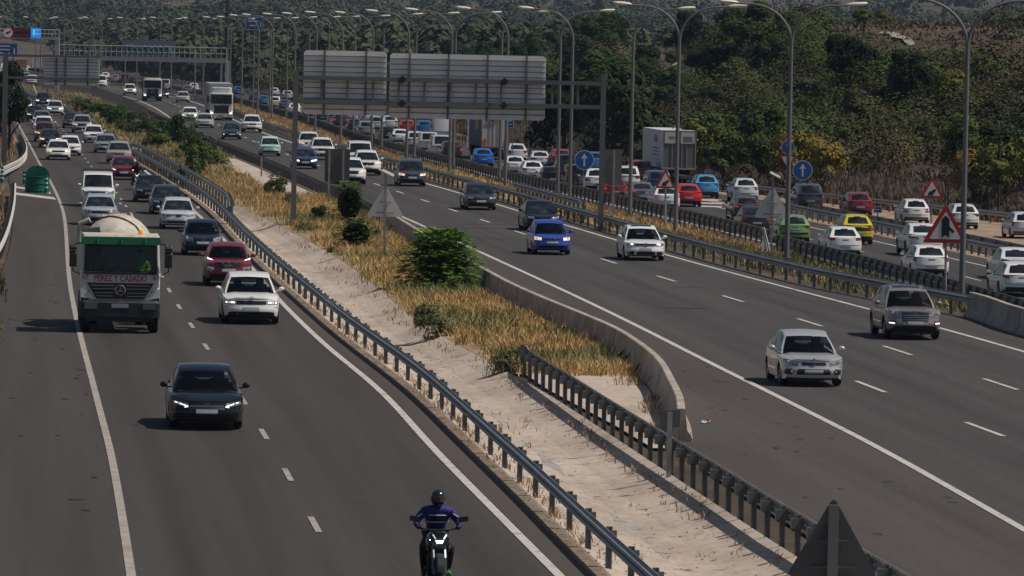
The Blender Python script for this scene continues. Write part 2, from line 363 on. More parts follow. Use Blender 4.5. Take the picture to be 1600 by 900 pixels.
mb=MB(); ys=[Y for Y in YS if 104<Y<235]; vs=[]
for i,Y in enumerate(ys):
    a,b=at(L_g,Y),at(D_r,Y); c=a+(b-a)*(.42+.05*noise.noise((Y*.11,0,3))); w=max(0.02,.13+.28*noise.noise((Y*.19,2,0)))
    for X in (c-w,c+w): vs.append((X,Y,ground(X,Y)+.019))
mb.add(vs,[(2*i,2*i+1,2*i+3,2*i+2) for i in range(len(ys)-1)]); o=mb.build('water_stain',noisy('water_stain',[(.35,(.25,.235,.225)),(.6,(.37,.335,.305)),(.75,(.46,.39,.335))],1.2,.9)); o['kind']='structure'
# ------------------------------------------------------------------ guardrails
def path_of(c, z, y0, y1, off=0, step=4.0, nz=None):
    n=max(2,int((y1-y0)/step)); out=[]
    for i in range(n+1):
        Y=y0+(y1-y0)*i/n; out.append(Vector((at(c,Y)+off,Y,z)))
    return out
WPROF=[(0.0,.0),(.0,.04),(.06,.07),(.08,.10),(.06,.13),(.0,.155),(.06,.18),(.08,.21),(.06,.24),(.0,.27),(.0,.31)]
def guardrail(label, path, side, h=.75, beams=(0,), spacing=4.0, spacer=True, mat_beam=None, group=None, bigpost=False, post_m=None, sub=3):
    """side: +1 beam bulges towards +x of travel, -1 towards -x"""
    root=empty('guardrail', path[0], 0, label, 'guardrail', group); o0=path[0]
    rel=[p-o0 for p in path]
    mb=MB()
    for bh in beams:
        vs=[];n=len(WPROF)
        for i,p in enumerate(rel):
            t=(rel[min(i+1,len(rel)-1)]-rel[max(i-1,0)]).normalized(); nn=Vector((t.y,-t.x,0))*side
            for (d,z) in WPROF: vs.append(p+nn*(d+.14)+Vector((0,0,h-.31+bh+z)))
        m0=len(vs)
        for i,p in enumerate(rel):
            t=(rel[min(i+1,len(rel)-1)]-rel[max(i-1,0)]).normalized(); nn=Vector((t.y,-t.x,0))*side
            for (d,z) in WPROF: vs.append(p+nn*(d+.132)+Vector((0,0,h-.31+bh+z)))
        fs=[]
        for i in range(len(rel)-1):
            for k in range(n-1):
                fs.append((i*n+k,i*n+k+1,(i+1)*n+k+1,(i+1)*n+k)); fs.append((m0+i*n+k,m0+(i+1)*n+k,m0+(i+1)*n+k+1,m0+i*n+k+1))
            fs.append((i*n+n-1,m0+i*n+n-1,m0+(i+1)*n+n-1,(i+1)*n+n-1)); fs.append((i*n,(i+1)*n,m0+(i+1)*n,m0+i*n))
        mb.add(vs,fs)
    mb.build('beam',mat_beam or GALV,root)
    # posts
    ls=[0]; 
    for i in range(len(rel)-1): ls.append(ls[-1]+(rel[i+1]-rel[i]).length)
    k=0; s=.5; pme=None; rest=MB(); cnt=0
    pm=MB(); w=.09
    pm.box((0,0,(h)/2-.05),(w*.3,.055 if not bigpost else .1,h+.1)); pm.box((w*.5,.0,h/2-.05),(w*.9,.01,h+.1)); pm.box((w,0,h/2-.05),(w*.25,.05,h+.1))
    if spacer: pm.box((.03*1,0,h-.17),(.24,.16,.2))
    pme=pm.mesh('post',post_m or GALVD)
    while s<ls[-1]:
        while ls[k+1]<s: k+=1
        f=(s-ls[k])/(ls[k+1]-ls[k]); p=rel[k].lerp(rel[k+1],f); t=(rel[k+1]-rel[k]).normalized(); a=math.atan2(t.y,t.x)-math.pi/2
        if cnt<100:
            q=ob('post',pme,root); q.location=p; q.rotation_euler=(0,0,a if side>0 else a+math.pi)
        else: 
            rest.box(p+Vector((0,0,h/2-.05)),(.12,.05,h+.1),a); rest.box(p+Vector((.06*side,0,h-.17)),(.2,.12,.2),a)
        cnt+=1; s+=spacing
    if rest.v: rest.build('post',post_m or GALVD,root)['kind']='stuff'
    return root
g=guardrail('long steel guardrail on the right side of the left carriageway, beside the pale ditch',path_of(L_g,0,88,1000,0,4),-1,spacing=4,post_m=GALVD)
# second beam that joins behind the first rail further up
guardrail('second guardrail running just behind the left carriageway rail and ending at the drain',[Vector((at(L_g,Y)+o_,Y,0)) for Y,o_ in [(G(370,340).y,.55)]+[(Y,1.0) for Y in np.arange(G(360,325).y,G(240,242).y,6)]+[(G(235,240).y,.5)]],-1,spacing=4,h=.85)
yA,yB=G(815,576).y, 88
dr=[(1300,905),(1200,843),(1103,778),(1017,722),(943,673),(880,630),(837,602),(817,588),(812,578)]
pts=[G(x,y) for x,y in dr]; pts=[pts[0]+(pts[0]-pts[1]).normalized()*12]+pts
dense=[]
for i in range(len(pts)-1):
    for k in range(4): dense.append(pts[i].lerp(pts[i+1],k/4))
dense.append(pts[-1])
guardrail('dark backed guardrail between the pale ditch and the concrete barrier, nearest in the middle',dense,+1,spacing=2,h=.78)
guardrail('guardrail along the left edge of the middle carriageway behind the roadside bushes',path_of(M_0,0,G(600,350).y,1050,-.25,5),+1,spacing=2,h=.78)
guardrail('steel guardrail along the right edge of the middle carriageway below the lamp posts',path_of(M_r,0,G(1552,497).y,1300,0,4),-1,spacing=4 if 0 else 3,h=.78)
yy=np.arange(G(935,345).y,G(830,315).y,3)
pp=[Vector((at(M_r,Y)+.55,Y,0)) for Y in yy]; e=[Vector((at(M_r,yy[0]-3)+.3,yy[0]-3,-.25)),Vector((at(M_r,yy[0]-1.5)+.45,yy[0]-1.5,-.1))]
guardrail('short raised guardrail with a bent down end behind the middle carriageway rail',e+pp,-1,spacing=2,h=1.15)
guardrail('dark double guardrail on the left of the congested right carriageway, near part',path_of(R_g,ZR,105,G(1195,388,ZR).y,0,4),+1,spacing=2,h=.78,beams=(0,-.33))
guardrail('dark double guardrail beside the queue, far part behind the grey triangle',path_of(R_g,ZR,G(1192,386,ZR).y,1400,.05,5),+1,spacing=2,h=.95,beams=(0,-.33))
guardrail('guardrail between the right carriageway and the service road',path_of(R_r,ZR,120,G(1225,330,ZR).y,0,4),-1,spacing=2,h=.8)
guardrail('second parallel guardrail on the near edge of the service road',path_of(R_r,ZR,120,G(1290,338,ZR).y,1.1,4),+1,spacing=4,h=.8)
guardrail('outer guardrail at the foot of the wooded slope',path_of(So,ZR,200,1500,0,6),-1,spacing=4,h=.8)
# left side rails
def chain(px, z=0, sub=4):
    p=[G(x,y,z) for x,y in px]; o=[]
    for i in range(len(p)-1):
        p0,p1,p2,p3=p[max(i-1,0)],p[i],p[i+1],p[min(i+2,len(p)-1)]
        for k in range(sub):
            t=k/sub; o.append(.5*((2*p1)+(-p0+p2)*t+(2*p0-5*p1+4*p2-p3)*t*t+(-p0+3*p1-3*p2+p3)*t**3))
    o.append(p[-1]); return o
WG=mat('whitened_rail',(.50,.48,.45),.6,.1)
guardrail('pale curved double guardrail at the left edge above the green crash cushion',chain([(-25,292),(-5,282),(12,273),(28,264),(37,252),(37,238),(30,222)]),+1,spacing=2,h=.75,beams=(0,-.3),mat_beam=WG)
guardrail('pale guardrail at the left frame edge beside the exit ramp',chain([(-12,420),(-1,400),(9,372),(17,335),(19,305)]),+1,spacing=2,h=.75,mat_beam=WG)
# ------------------------------------------------------------------ concrete barriers
def njbarrier(label, path, h=.82, seg=6, slots=True):
    root=empty('concrete_barrier',path[0],0,label,'barrier'); o0=path[0]
    prof=[(-.30,0),(-.30,.08),(-.16,.3),(-.10,h-.02),(-.08,h),(.08,h),(.10,h-.02),(.16,.3),(.30,.08),(.30,0)]
    # resample
    ls=[0]
    for i in range(len(path)-1): ls.append(ls[-1]+(path[i+1]-path[i]).length)
    T=ls[-1]; n=max(1,round(T/seg)); 
    def pt(s):
        for i in range(len(ls)-1):
            if ls[i+1]>=s: return path[i].lerp(path[i+1],(s-ls[i])/(ls[i+1]-ls[i])), (path[i+1]-path[i]).normalized()
        return path[-1],(path[-1]-path[-2]).normalized()
    for j in range(n):
        mb=MB(); vs=[]; m=6; a=T*j/n+.02; b=T*(j+1)/n-.02
        for i in range(m+1):
            p,t=pt(a+(b-a)*i/m)
            nn=Vector((t.y,-t.x,0))
            for d,z in prof: vs.append(p-o0+nn*d+Vector((0,0,z-.03)))
        k=len(prof); fs=[(i*k+q,i*k+q+1,(i+1)*k+q+1,(i+1)*k+q) for i in range(m) for q in range(k-1)]
        fs+=[tuple(range(k)),tuple(range((m+1)*k-1,m*k-1,-1))]
        mb.add(vs,fs).build('barrier_segment',CONC,root,smooth=True,angle=30)
    return root
njbarrier('long curved concrete barrier on the left shoulder of the middle carriageway',
  chain([(1063,690),(1060,668),(1048,640),(1030,606),(1000,578),(960,551),(900,523),(850,501),(800,477),(760,454),(700,418),(650,384),(620,364),(607,352)],0,5))
njbarrier('short concrete barrier at the right frame edge where the middle rail ends',[Vector((at(M_r,Y),Y,0)) for Y in np.arange(175,G(1535,494).y,3)],h=.9)
# ------------------------------------------------------------------ vehicles
def paint(rgb, flake=.0, rough=.28):
    k='paint_%d_%d_%d'%tuple(int(c*999) for c in rgb)
    return mat(k, rgb, rough if max(rgb)>.1 else .14, flake, .5, coat=.7 if max(rgb)>.1 else .35)
def glassmat():
    if 'truck_glass' in MATS: return MATS['truck_glass']
    m=bpy.data.materials.new('truck_glass'); m.use_nodes=True; nt=m.node_tree; nt.nodes.clear(); out=nt.nodes.new('ShaderNodeOutputMaterial')
    g=nt.nodes.new('ShaderNodeBsdfGlossy'); g.inputs['Roughness'].default_value=.03; t=nt.nodes.new('ShaderNodeBsdfTransparent'); t.inputs[0].default_value=(.42,.48,.46,1)
    fr=nt.nodes.new('ShaderNodeFresnel'); fr.inputs[0].default_value=1.5; mx=nt.nodes.new('ShaderNodeMixShader')
    nt.links.new(fr.outputs[0],mx.inputs[0]); nt.links.new(t.outputs[0],mx.inputs[1]); nt.links.new(g.outputs[0],mx.inputs[2]); nt.links.new(mx.outputs[0],out.inputs[0]); MATS['truck_glass']=m; return m
# skinned people -------------------------------------------------------
def skin_body(name, joints, edges, mats, parent, root_i=0, sub=2):
    me=bpy.data.meshes.new(name); me.from_pydata([j[0] for j in joints],edges,[]); 
    for m in mats: me.materials.append(m)
    o=ob(name,me,parent); md=o.modifiers.new('Skin','SKIN'); md.use_smooth_shade=True
    for i,j in enumerate(joints):
        r=j[1]; sv=me.skin_vertices[0].data[i]; sv.radius=(r,r) if not isinstance(r,tuple) else r; sv.use_root=(i==root_i)
    ss=o.modifiers.new('Sub','SUBSURF'); ss.levels=sub; ss.render_levels=sub
    return o
def ball(mb,c,r,mi=0,n=12,sx=1,sy=1,sz=1,m=8):
    pr=[]; vs=[]; 
    for i in range(m+1):
        a=-math.pi/2+math.pi*i/m
        for k in range(n): b=2*math.pi*k/n; vs.append((c[0]+r*sx*math.cos(a)*math.cos(b),c[1]+r*sy*math.cos(a)*math.sin(b),c[2]+r*sz*math.sin(a)))
    mb.add(vs,[(i*n+k,i*n+(k+1)%n,(i+1)*n+(k+1)%n,(i+1)*n+k) for i in range(m) for k in range(n)],mi)
SKIN=mat('skin',(.30,.16,.10),.6); HV=mat('hi_vis_green',(.16,.38,.03),.8); HAIR=mat('dark_hair',(.02,.015,.01),.8); JEAN=mat('dark_trousers',(.015,.015,.018),.8)
def head(parent, c, faceyaw=0):
    """simple head with nose, eyes, mouth, ears, facing -y"""
    mb=MB(); ball(mb,(0,0,0),.105,0,16,.78,.95,1.12,10); ball(mb,(0,-.035,-.045),.065,0,12,.85,.85,.9)
    mb.tube([(0,-.093,.02),(0,-.118,-.022),(0,-.098,-.032)],[.008,.016,.01],6)
    for s in(-1,1):
        ball(mb,(s*.083,.005,-.005),.028,0,8,.35,.8,1.1); ball(mb,(s*.033,-.088,.012),.011,1,8); 
    mb.box((0,-.098,-.058),(.045,.008,.008),mi=2)
    h=mb.build('head',[SKIN,mat('eye_dark',(.02,.02,.02),.3),mat('lips',(.25,.08,.07),.5)],parent,True); h.location=c; h.rotation_euler=(0,0,faceyaw)
    mb=MB(); ball(mb,(0,.018,.035),.112,0,16,.82,.95,1.02,10); hr=mb.build('hair',HAIR,h,True); return h
def cab_person(loc, rz, label, shirt=None, sc=1):
    root=empty('person',loc,rz,label,'person'); root.scale=(sc,sc,sc)
    tm=mat('top_%d_%d_%d'%tuple(int(q*100) for q in shirt),shirt,.8) if shirt else HV
    J=[((0,0,0),(.17,.13)),((0,-.02,.22),(.16,.12)),((0,-.02,.42),(.19,.12)),((0,0,.56),(.07,.07)),((0,-.01,.66),(.055,.055)),
       ((.2,-.02,.48),(.07,.07)),((.27,-.18,.26),(.05,.05)),((.16,-.42,.27),(.036,.036)),((-.2,-.02,.48),(.07,.07)),((-.27,-.18,.26),(.05,.05)),((-.16,-.42,.27),(.036,.036)),
       ((.1,-.3,-.02),(.09,.09)),((.12,-.52,-.04),(.07,.07)),((-.1,-.3,-.02),(.09,.09)),((-.12,-.52,-.04),(.07,.07))]
    skin_body('body',J,[(0,1),(1,2),(2,3),(3,4),(2,5),(5,6),(6,7),(2,8),(8,9),(9,10),(0,11),(11,12),(0,13),(13,14)],[tm],root)
    head(root,(0,-.04,.78)); return root
PROTO={}
REFL=mat('headlight_reflector',(.75,.76,.78),.15,.6)
STY={
 'hatch':dict(L=4.3,W=1.79,H=1.45,nose=.74,cowl=(-.98,.97),roof=(-.28,1.35),rg=(1.98,1.0),tail=.98,wb=(-1.30,1.33),r=.32),
 'small':dict(L=3.98,W=1.71,H=1.47,nose=.76,cowl=(-.95,.98),roof=(-.28,1.30),rg=(1.84,1.0),tail=.98,wb=(-1.22,1.25),r=.30),
 'city':dict(L=3.55,W=1.63,H=1.49,nose=.80,cowl=(-.92,.98),roof=(-.32,1.05),rg=(1.6,1.0),tail=.98,wb=(-1.12,1.16),r=.29,top=.72),
 'sedan':dict(L=4.62,W=1.80,H=1.44,nose=.72,cowl=(-1.0,.95),roof=(-.22,.92),rg=(1.72,1.03),tail=1.0,wb=(-1.38,1.32),r=.32),
 'estate':dict(L=4.6,W=1.80,H=1.46,nose=.72,cowl=(-1.05,.95),roof=(-.28,1.75),rg=(2.16,1.0),tail=.98,wb=(-1.38,1.32),r=.32),
 'suv':dict(L=4.45,W=1.85,H=1.66,nose=.93,cowl=(-.98,1.11),roof=(-.36,1.50),rg=(2.08,1.15),tail=1.12,wb=(-1.32,1.34),r=.355,sill=.27,clad=1),
 'csuv':dict(L=4.2,W=1.78,H=1.58,nose=.86,cowl=(-.95,1.06),roof=(-.32,1.38),rg=(1.95,1.1),tail=1.08,wb=(-1.24,1.30),r=.34,sill=.26,clad=1),
 'coupesuv':dict(L=4.67,W=1.90,H=1.62,nose=.92,cowl=(-1.0,1.08),roof=(-.3,.95),rg=(2.05,1.18),tail=1.15,wb=(-1.4,1.40),r=.37,sill=.26,clad=1),
 'mpv':dict(L=4.45,W=1.83,H=1.66,nose=.80,cowl=(-1.2,1.05),roof=(-.42,1.75),rg=(2.12,1.05),tail=1.04,wb=(-1.34,1.35),r=.32,top=.80),
 'vans':dict(L=4.4,W=1.83,H=1.83,nose=.90,cowl=(-1.25,1.12),roof=(-.55,2.02),rg=(2.18,1.1),tail=1.08,wb=(-1.36,1.36),r=.32,top=.86),
 'vanm':dict(L=5.0,W=1.94,H=1.95,nose=.95,cowl=(-1.6,1.2),roof=(-.9,2.3),rg=(2.48,1.1),tail=1.08,wb=(-1.6,1.55),r=.33,top=.88),
 'vanl':dict(L=5.8,W=2.02,H=2.55,nose=1.0,cowl=(-2.0,1.35),roof=(-1.2,2.78),rg=(2.88,1.1),tail=1.08,wb=(-1.95,1.75),r=.34,top=.90),
 'offroad':dict(L=4.6,W=1.88,H=1.82,nose=1.02,cowl=(-.95,1.18),roof=(-.45,2.0),rg=(2.2,1.15),tail=1.1,wb=(-1.35,1.38),r=.38,sill=.32,top=.84,clad=1),
}
class Car:
    def __init__(s,P):
        s.P=P; s.L=P['L']; s.W=P['W']; s.sill=P.get('sill',.2); s.y0=-s.L/2
    def planw(s,v):
        k=1.0
        if v<.17: k-=.17*((.17-v)/.17)**2.0
        if v>.84: k-=.13*((v-.84)/.16)**2.0
        return k
    def topz(s,v):
        P=s.P; y=s.y0+v*s.L; cy,cz=P['cowl']; ry,rz=P['rg']
        if y<cy:
            t=(y-s.y0)/(cy-s.y0); return P['nose']+(cz-.02-P['nose'])*(1-(1-t)**1.9)
        if y>ry:
            t=(y-ry)/max(.01,s.L/2-ry); return (rz-.01)+(P['tail']-.05-rz)*t
        t=(y-cy)/(ry-cy); return cz-.02+(rz-cz)*t
    def bot(s,v):
        y=s.y0+v*s.L; z=s.sill+ (.05*(1-v/.05) if v<.05 else 0)+(.10*((v-.94)/.06) if v>.94 else 0)
        rr=s.P['r']*1.17
        for a in s.P['wb']:
            if abs(y-a)<rr: z=max(z, s.P['r']-.02+math.sqrt(rr*rr-(y-a)**2))
        return z
    def pt(s,u,v,t,off=0):
        P=s.P; zt=s.topz(v)-.07*abs(u)**3+.018*math.exp(-((abs(u)-.6)/.13)**2)*(1 if v<.3 else 0); zb=s.bot(v)
        if t>.98: pass
        z=zb+(zt-zb)*t; zz=(z-s.sill)/(s.P['cowl'][1]-s.sill)
        sw=1-.05*max(0,.35-zz)**1*2-.075*max(0,zz-.55)**1.5*2+.010*math.exp(-((zz-.72)/.05)**2)
        x=u*s.W/2*s.planw(v)*sw
        y=s.y0+v*s.L
        if v<.14:
            w=(1-v/.14); y+=w*(.20*abs(u)**2.6+.16*max(0,zz-.42)**1.2+.10*max(0,.28-zz)) - w*w*.055*max(0,1-abs(zz-.30)/.22)
        if v>.88:
            w=(v-.88)/.12; y-=w*(.20*abs(u)**2.6+(.10*max(0,zz-.5) )+.14*max(0,.25-zz))
        return Vector((x,y,z))
    def front(s,x,z,end=0,off=.006):
        v=0.0 if end==0 else 1.0
        zb=s.bot(v); 
        zz=(z-s.sill)/(s.P['cowl'][1]-s.sill); sw=1-.05*max(0,.35-zz)*2-.075*max(0,zz-.55)**1.5*2
        hw=s.W/2*s.planw(v)*sw
        if abs(x)<=hw:
            u=x/hw; zt=s.topz(v)-.07*abs(u)**3
            t=(z-zb)/(zt-zb); p=s.pt(u,v,min(1,t)); p.z=z
            p.y+= -off if end==0 else off
            if t>1: p.y += (.25*(z-zt)*3 if end==0 else -.15*(z-zt))
            return p
        # wrap round the corner onto the side
        e=abs(x)-hw; vv=e*1.0/s.L*1.6; 
        if end: vv=1-vv
        u=1 if x>0 else -1; zt=s.topz(vv)-.07; zb=s.bot(vv); p=s.pt(u,vv,min(1,max(0,(z-zb)/(zt-zb)))); p.x+=u*off; p.y+=(-off if not end else off)*.5; p.z=z; return p
    def band(s,mb,cols,end=0,off=.006,n=6,mi=0,nz=5,th=True):
        """cols: [(x,zlo,zhi)...] patch laid on the front (end=0) or rear (1) face"""
        xs=[c[0] for c in cols]; X=[]
        for i in range(len(cols)-1):
            for k in range(n): X.append(tuple(cols[i][j]+(cols[i+1][j]-cols[i][j])*k/n for j in range(3)))
        X.append(cols[-1]); m=len(mb.v); vs=[]
        for x,a,b in X:
            for q in range(nz+1): vs.append(s.front(x,a+(b-a)*q/nz,end,off))
        fs=[(i*(nz+1)+q,i*(nz+1)+q+1,(i+1)*(nz+1)+q+1,(i+1)*(nz+1)+q) for i in range(len(X)-1) for q in range(nz)]
        # rim so the patch has thickness
        edge=[i*(nz+1) for i in range(len(X))]+[(len(X)-1)*(nz+1)+q for q in range(1,nz+1)]+[i*(nz+1)+nz for i in range(len(X)-2,-1,-1)]+[q for q in range(nz-1,0,-1)]
        base=len(vs); 
        for e in edge:
            p=Vector(vs[e]); p.y+= (off+.004)*(1 if end==0 else -1); p.x*=.998; vs.append(p)
        ne=len(edge); fs+=[(edge[i],edge[(i+1)%ne],base+(i+1)%ne,base+i) for i in range(ne)]
        mb.add(vs,fs,mi)
    # greenhouse
    def gh(s,a,w,h,out=0):
        P=s.P; cy,cz=P['cowl']; ry,rz=P['rg']; f,b=P['roof']
        yb=cy+(ry-cy)*w; yt=f+(b-f)*w
        y=yb+(yt-yb)*h
        vb=(yb-s.y0)/s.L
        xb=s.W/2*.885; xt=s.W/2*P.get('top',.695)*(1-.06*max(0,.25-w)*4*.5-.09*max(0,w-.7)*3)
        zb=s.topz(vb)-.03; zt=P['H']-.115*(1-min(1,w/.34))**1.6-.10*max(0,(w-.55)/.45)**2*(.4 if P['H']>1.7 else 1)
        hh=h; x=a*(xb+(xt-xb)*hh**1.25)
        z=zb+(zt-zb)*(1-(1-hh)**1.12)+.035*(1-a*a)*hh
        bow=(1-a*a)
        if w<.5: y-=bow*.12*(1-w/.5)*(1-.3*h)
        else: y+=bow*.08*((w-.5)/.5)
        p=Vector((x,y,z))
        return p
def car_meshes(style, key, opt):
    if key in PROTO: return PROTO[key]
    Pm=dict(STY[style]); Pm.update(opt.get('dim',{})); Pm['cowl']=(Pm['cowl'][0],Pm['cowl'][1]-.045); Pm['nose']-=.02; c=Car(Pm); o={}
    # --- body
    vs_=[0,.015,.04,.08,.12,.18,.26]
    rr=Pm['r']*1.17
    for a in Pm['wb']:
        for k in (-1.02,-.99,-.9,-.7,-.4,0,.4,.7,.9,.99,1.02): vs_.append((a+k*rr-c.y0)/c.L)
    vs_+= [.4,.5,.6,.7,.86,.92,.96,.985,1,(Pm['cowl'][0]-c.y0)/c.L,(Pm['rg'][0]-c.y0)/c.L]
    vs_=sorted(set(round(min(1,max(0,v)),4) for v in vs_)); 
    us=[-1,-.96,-.86,-.72,-.6,-.45,-.25,0,.25,.45,.6,.72,.86,.96,1]; ts=[0,.10,.2,.3,.42,.5,.6,.72,.84,.94,1]
    mb=MB(); idx={}
    def V(u,v,t):
        k=(u,v,t)
        if k not in idx: idx[k]=len(mb.v); mb.v.append(tuple(c.pt(u,v,t)))
        return idx[k]
    def quad(a,b,d,e,mi=0): mb.f.append((V(*a),V(*b),V(*d),V(*e))); mb.m.append(mi)
    for i in range(len(vs_)-1):
        v0,v1=vs_[i],vs_[i+1]
        for j in range(len(ts)-1):
            for u in(-1,1): quad((u,v0,ts[j]),(u,v1,ts[j]),(u,v1,ts[j+1]),(u,v0,ts[j+1]),1 if (Pm.get('clad') and j==0) else 0)
        for j in range(len(us)-1):
            yq=c.y0+(v0+v1)/2*c.L
            if not (opt.get('open') and Pm['cowl'][0]+.12<yq<Pm['rg'][0]-.15 and abs(us[j]+us[j+1])/2<.80): quad((us[j],v0,1),(us[j+1],v0,1),(us[j+1],v1,1),(us[j],v1,1))
            quad((us[j],v0,0),(us[j+1],v0,0),(us[j+1],v1,0),(us[j],v1,0),1)
    for v in (0,1.0):
        v=vs_[0] if v==0 else vs_[-1]
        for i in range(len(us)-1):
            for j in range(len(ts)-1): quad((us[i],v,ts[j]),(us[i+1],v,ts[j]),(us[i+1],v,ts[j+1]),(us[i],v,ts[j+1]),1 if (Pm.get('clad') and j==0) else 0)
    o['body']=mb.mesh('body',[WHITE,BLACK],True,38)
    # underbody
    mb=MB(); mb.box((0,0,.30),(c.W*.72,c.L*.9,.22)); 
    o['underbody']=mb.mesh('underbody',BLACK)
    # --- roof/greenhouse
    A=[-1,-.93,-.6,-.2,.2,.6,.93,1]; Wd=[0,.04,.15,.3,.45,.6,.75,.88,.96,1]; H=[0,.25,.5,.75,.92,1]
    mb=MB(); idx={}
    def V2(*k):
        if k not in idx: idx[k]=len(mb.v); mb.v.append(tuple(c.gh(*k)))
        return idx[k]
    for i in range(len(Wd)-1):
        for j in range(len(H)-1):
            for a in(-1,1): mb.f.append((V2(a,Wd[i],H[j]),V2(a,Wd[i+1],H[j]),V2(a,Wd[i+1],H[j+1]),V2(a,Wd[i],H[j+1])))
        for j in range(len(A)-1): mb.f.append((V2(A[j],Wd[i],1),V2(A[j+1],Wd[i],1),V2(A[j+1],Wd[i+1],1),V2(A[j],Wd[i+1],1)))
    for w in (0,1):
        for i in range(len(A)-1):
            for j in range(len(H)-1):
              if not (opt.get('open') and abs(A[i]+A[i+1])/2<.93 and H[j]<.9): mb.f.append((V2(A[i],w,H[j]),V2(A[i+1],w,H[j]),V2(A[i+1],w,H[j+1]),V2(A[i],w,H[j+1])))
    mb.m=[0]*len(mb.f)
    o['roof']=mb.mesh('roof',[WHITE],True,35)
    def patch(fn,nu,nv,off,nm,m):
        mb=MB(); vs=[]
        for i in range(nu+1):
            for j in range(nv+1): vs.append(fn(i/nu,j/nv))
        # outward offset
        out=[]
        for i in range(nu+1):
            for j in range(nv+1):
                p=vs[i*(nv+1)+j]; a=vs[min(i+1,nu)*(nv+1)+j]-vs[max(i-1,0)*(nv+1)+j]; b=vs[i*(nv+1)+min(j+1,nv)]-vs[i*(nv+1)+max(j-1,0)]
                n=a.cross(b).normalized(); q=Vector((p.x,p.y-(c.P['cowl'][0]+c.P['rg'][0])/2,p.z-.6))
                if n.dot(q)<0: n=-n
                out.append(p+n*off)
        fs=[(i*(nv+1)+j,i*(nv+1)+j+1,(i+1)*(nv+1)+j+1,(i+1)*(nv+1)+j) for i in range(nu) for j in range(nv)]
        mb.add(out,fs); return mb.mesh(nm,m,True,60)
    top=.90
    o['windscreen']=patch(lambda i,j:c.gh((-.93+1.86*i)*(1-.02*j),0,.02+j*(top-.02)),10,6,.008,'windscreen',glassmat() if opt.get('open') else GLASS)
    if opt.get('rearpanel'): pass
    else: o['rear_window']=patch(lambda i,j:c.gh((-.82+1.64*i)*(1-.06*j-.10*(abs(2*i-1)**6)*(1-j)),1,.16+j*.72),10,6,.008,'rear_window',glassmat() if opt.get('open') else GLASS)
    nsw=2 if not opt.get('panelvan') else 1
    segs=[(.05,.46),(.50,.93)] if nsw==2 else [(.05,.33)]
    if Pm['H']>1.7 and nsw==2: segs=[(.04,.36),(.39,.66),(.69,.95)]
    o['side_window']=[]
    for (a,b) in segs:
        for sd in(-1,1):
            o['side_window'].append(patch(lambda i,j,a=a,b=b,sd=sd:c.gh(sd,a+(b-a)*i+(.02*j if a<.1 else 0),.08+j*.80),5,4,.006,'side_window',GLASS))
    # --- lights
    W2=c.W/2; nz=Pm['nose']; hl=opt.get('hl',(.46,.98,nz-.20,nz-.09,nz-.13,nz-.01)) # xin,xout, zin lo/hi, zout lo/hi
    o['headlight']=[]
    for sd in (-1,1):
        mb=MB(); c.band(mb,[(sd*hl[0]*W2,hl[2],hl[3]),(sd*hl[1]*W2,hl[4],hl[5])],0,.008); 
        xm=sd*(hl[0]*.45+hl[1]*.55)*W2; zm=((hl[2]+hl[3])*.45+(hl[4]+hl[5])*.55)/2; pr=c.front(xm,zm,0,.02); rr_h=max(.025,min(.06,(hl[3]-hl[2]+hl[5]-hl[4])*.2)); mb.lathe([(0,-.004),(rr_h,.0),(rr_h*1.05,.02)],'Y',10,1,pr)
        o['headlight'].append(mb.mesh('headlight',[LENS,REFL],True,60))
    if opt.get('drl'):
        d=opt['drl']; o['running_light']=[]
        for sd in (-1,1):
            mb=MB()
            for seg in d: c.band(mb,[(sd*seg[0]*W2,seg[1],seg[2]),(sd*seg[3]*W2,seg[4],seg[5])],0,.016,n=3)
            o['running_light'].append(mb.mesh('running_light',[LENSL],True,60))
    # grilles
    g=opt.get('grille',(.40,.34,nz-.20,nz-.08)); mb=MB(); c.band(mb,[(-g[1]*W2,g[2],g[2]+.01),(-g[0]*W2,(g[2]+g[3])/2,g[3]),(g[0]*W2,(g[2]+g[3])/2,g[3]),(g[1]*W2,g[2],g[2]+.01)] if g[1]<g[0]-.02 and False else [(-g[0]*W2,g[2],g[3]),(g[0]*W2,g[2],g[3])],0,.007,n=12)
    o['grille']=mb.mesh('grille',[BLACK],True,60)
    if opt.get('bars'):
        mb=MB()
        for zb_,hgt in opt['bars']: c.band(mb,[(-g[0]*W2*.95,zb_,zb_+hgt),(g[0]*W2*.95,zb_,zb_+hgt)],0,.014,n=12,nz=1)
        o['grille_bar']=mb.mesh('grille_bar',[CHROME],True,60)
    lo=opt.get('intake',(.62,Pm.get('sill',.2)+.05,Pm.get('sill',.2)+.19)); mb=MB(); c.band(mb,[(-lo[0]*W2,lo[1],lo[2]-.03),(-lo[0]*W2*.8,lo[1],lo[2]),(lo[0]*W2*.8,lo[1],lo[2]),(lo[0]*W2,lo[1],lo[2]-.03)],0,.007,n=5)
    for x0,x1,a,b in opt.get('vents',[]):
        for sd in (-1,1): c.band(mb,[(sd*x0*W2,a,b),(sd*x1*W2,a+.01,b)],0,.008,n=3)
    
    mbs=MB(); zs=nz-.055
    c.band(mbs,[(-hl[0]*W2*1.0,zs-.01,zs+.002),(0,zs+.02,zs+.032),(hl[0]*W2*1.0,zs-.01,zs+.002)],0,.010,n=8,nz=1)
    zb2=(lo[2]+min(g[2],hl[2]))/2
    c.band(mbs,[(-.97*W2,hl[4]-.10,hl[4]-.088),(-.80*W2,zb2+.02,zb2+.03)],0,.007,n=4,nz=1); c.band(mbs,[(.97*W2,hl[4]-.10,hl[4]-.088),(.80*W2,zb2+.02,zb2+.03)],0,.007,n=4,nz=1)
    o['hood_seam']=mbs.mesh('hood_seam',[BLACK])
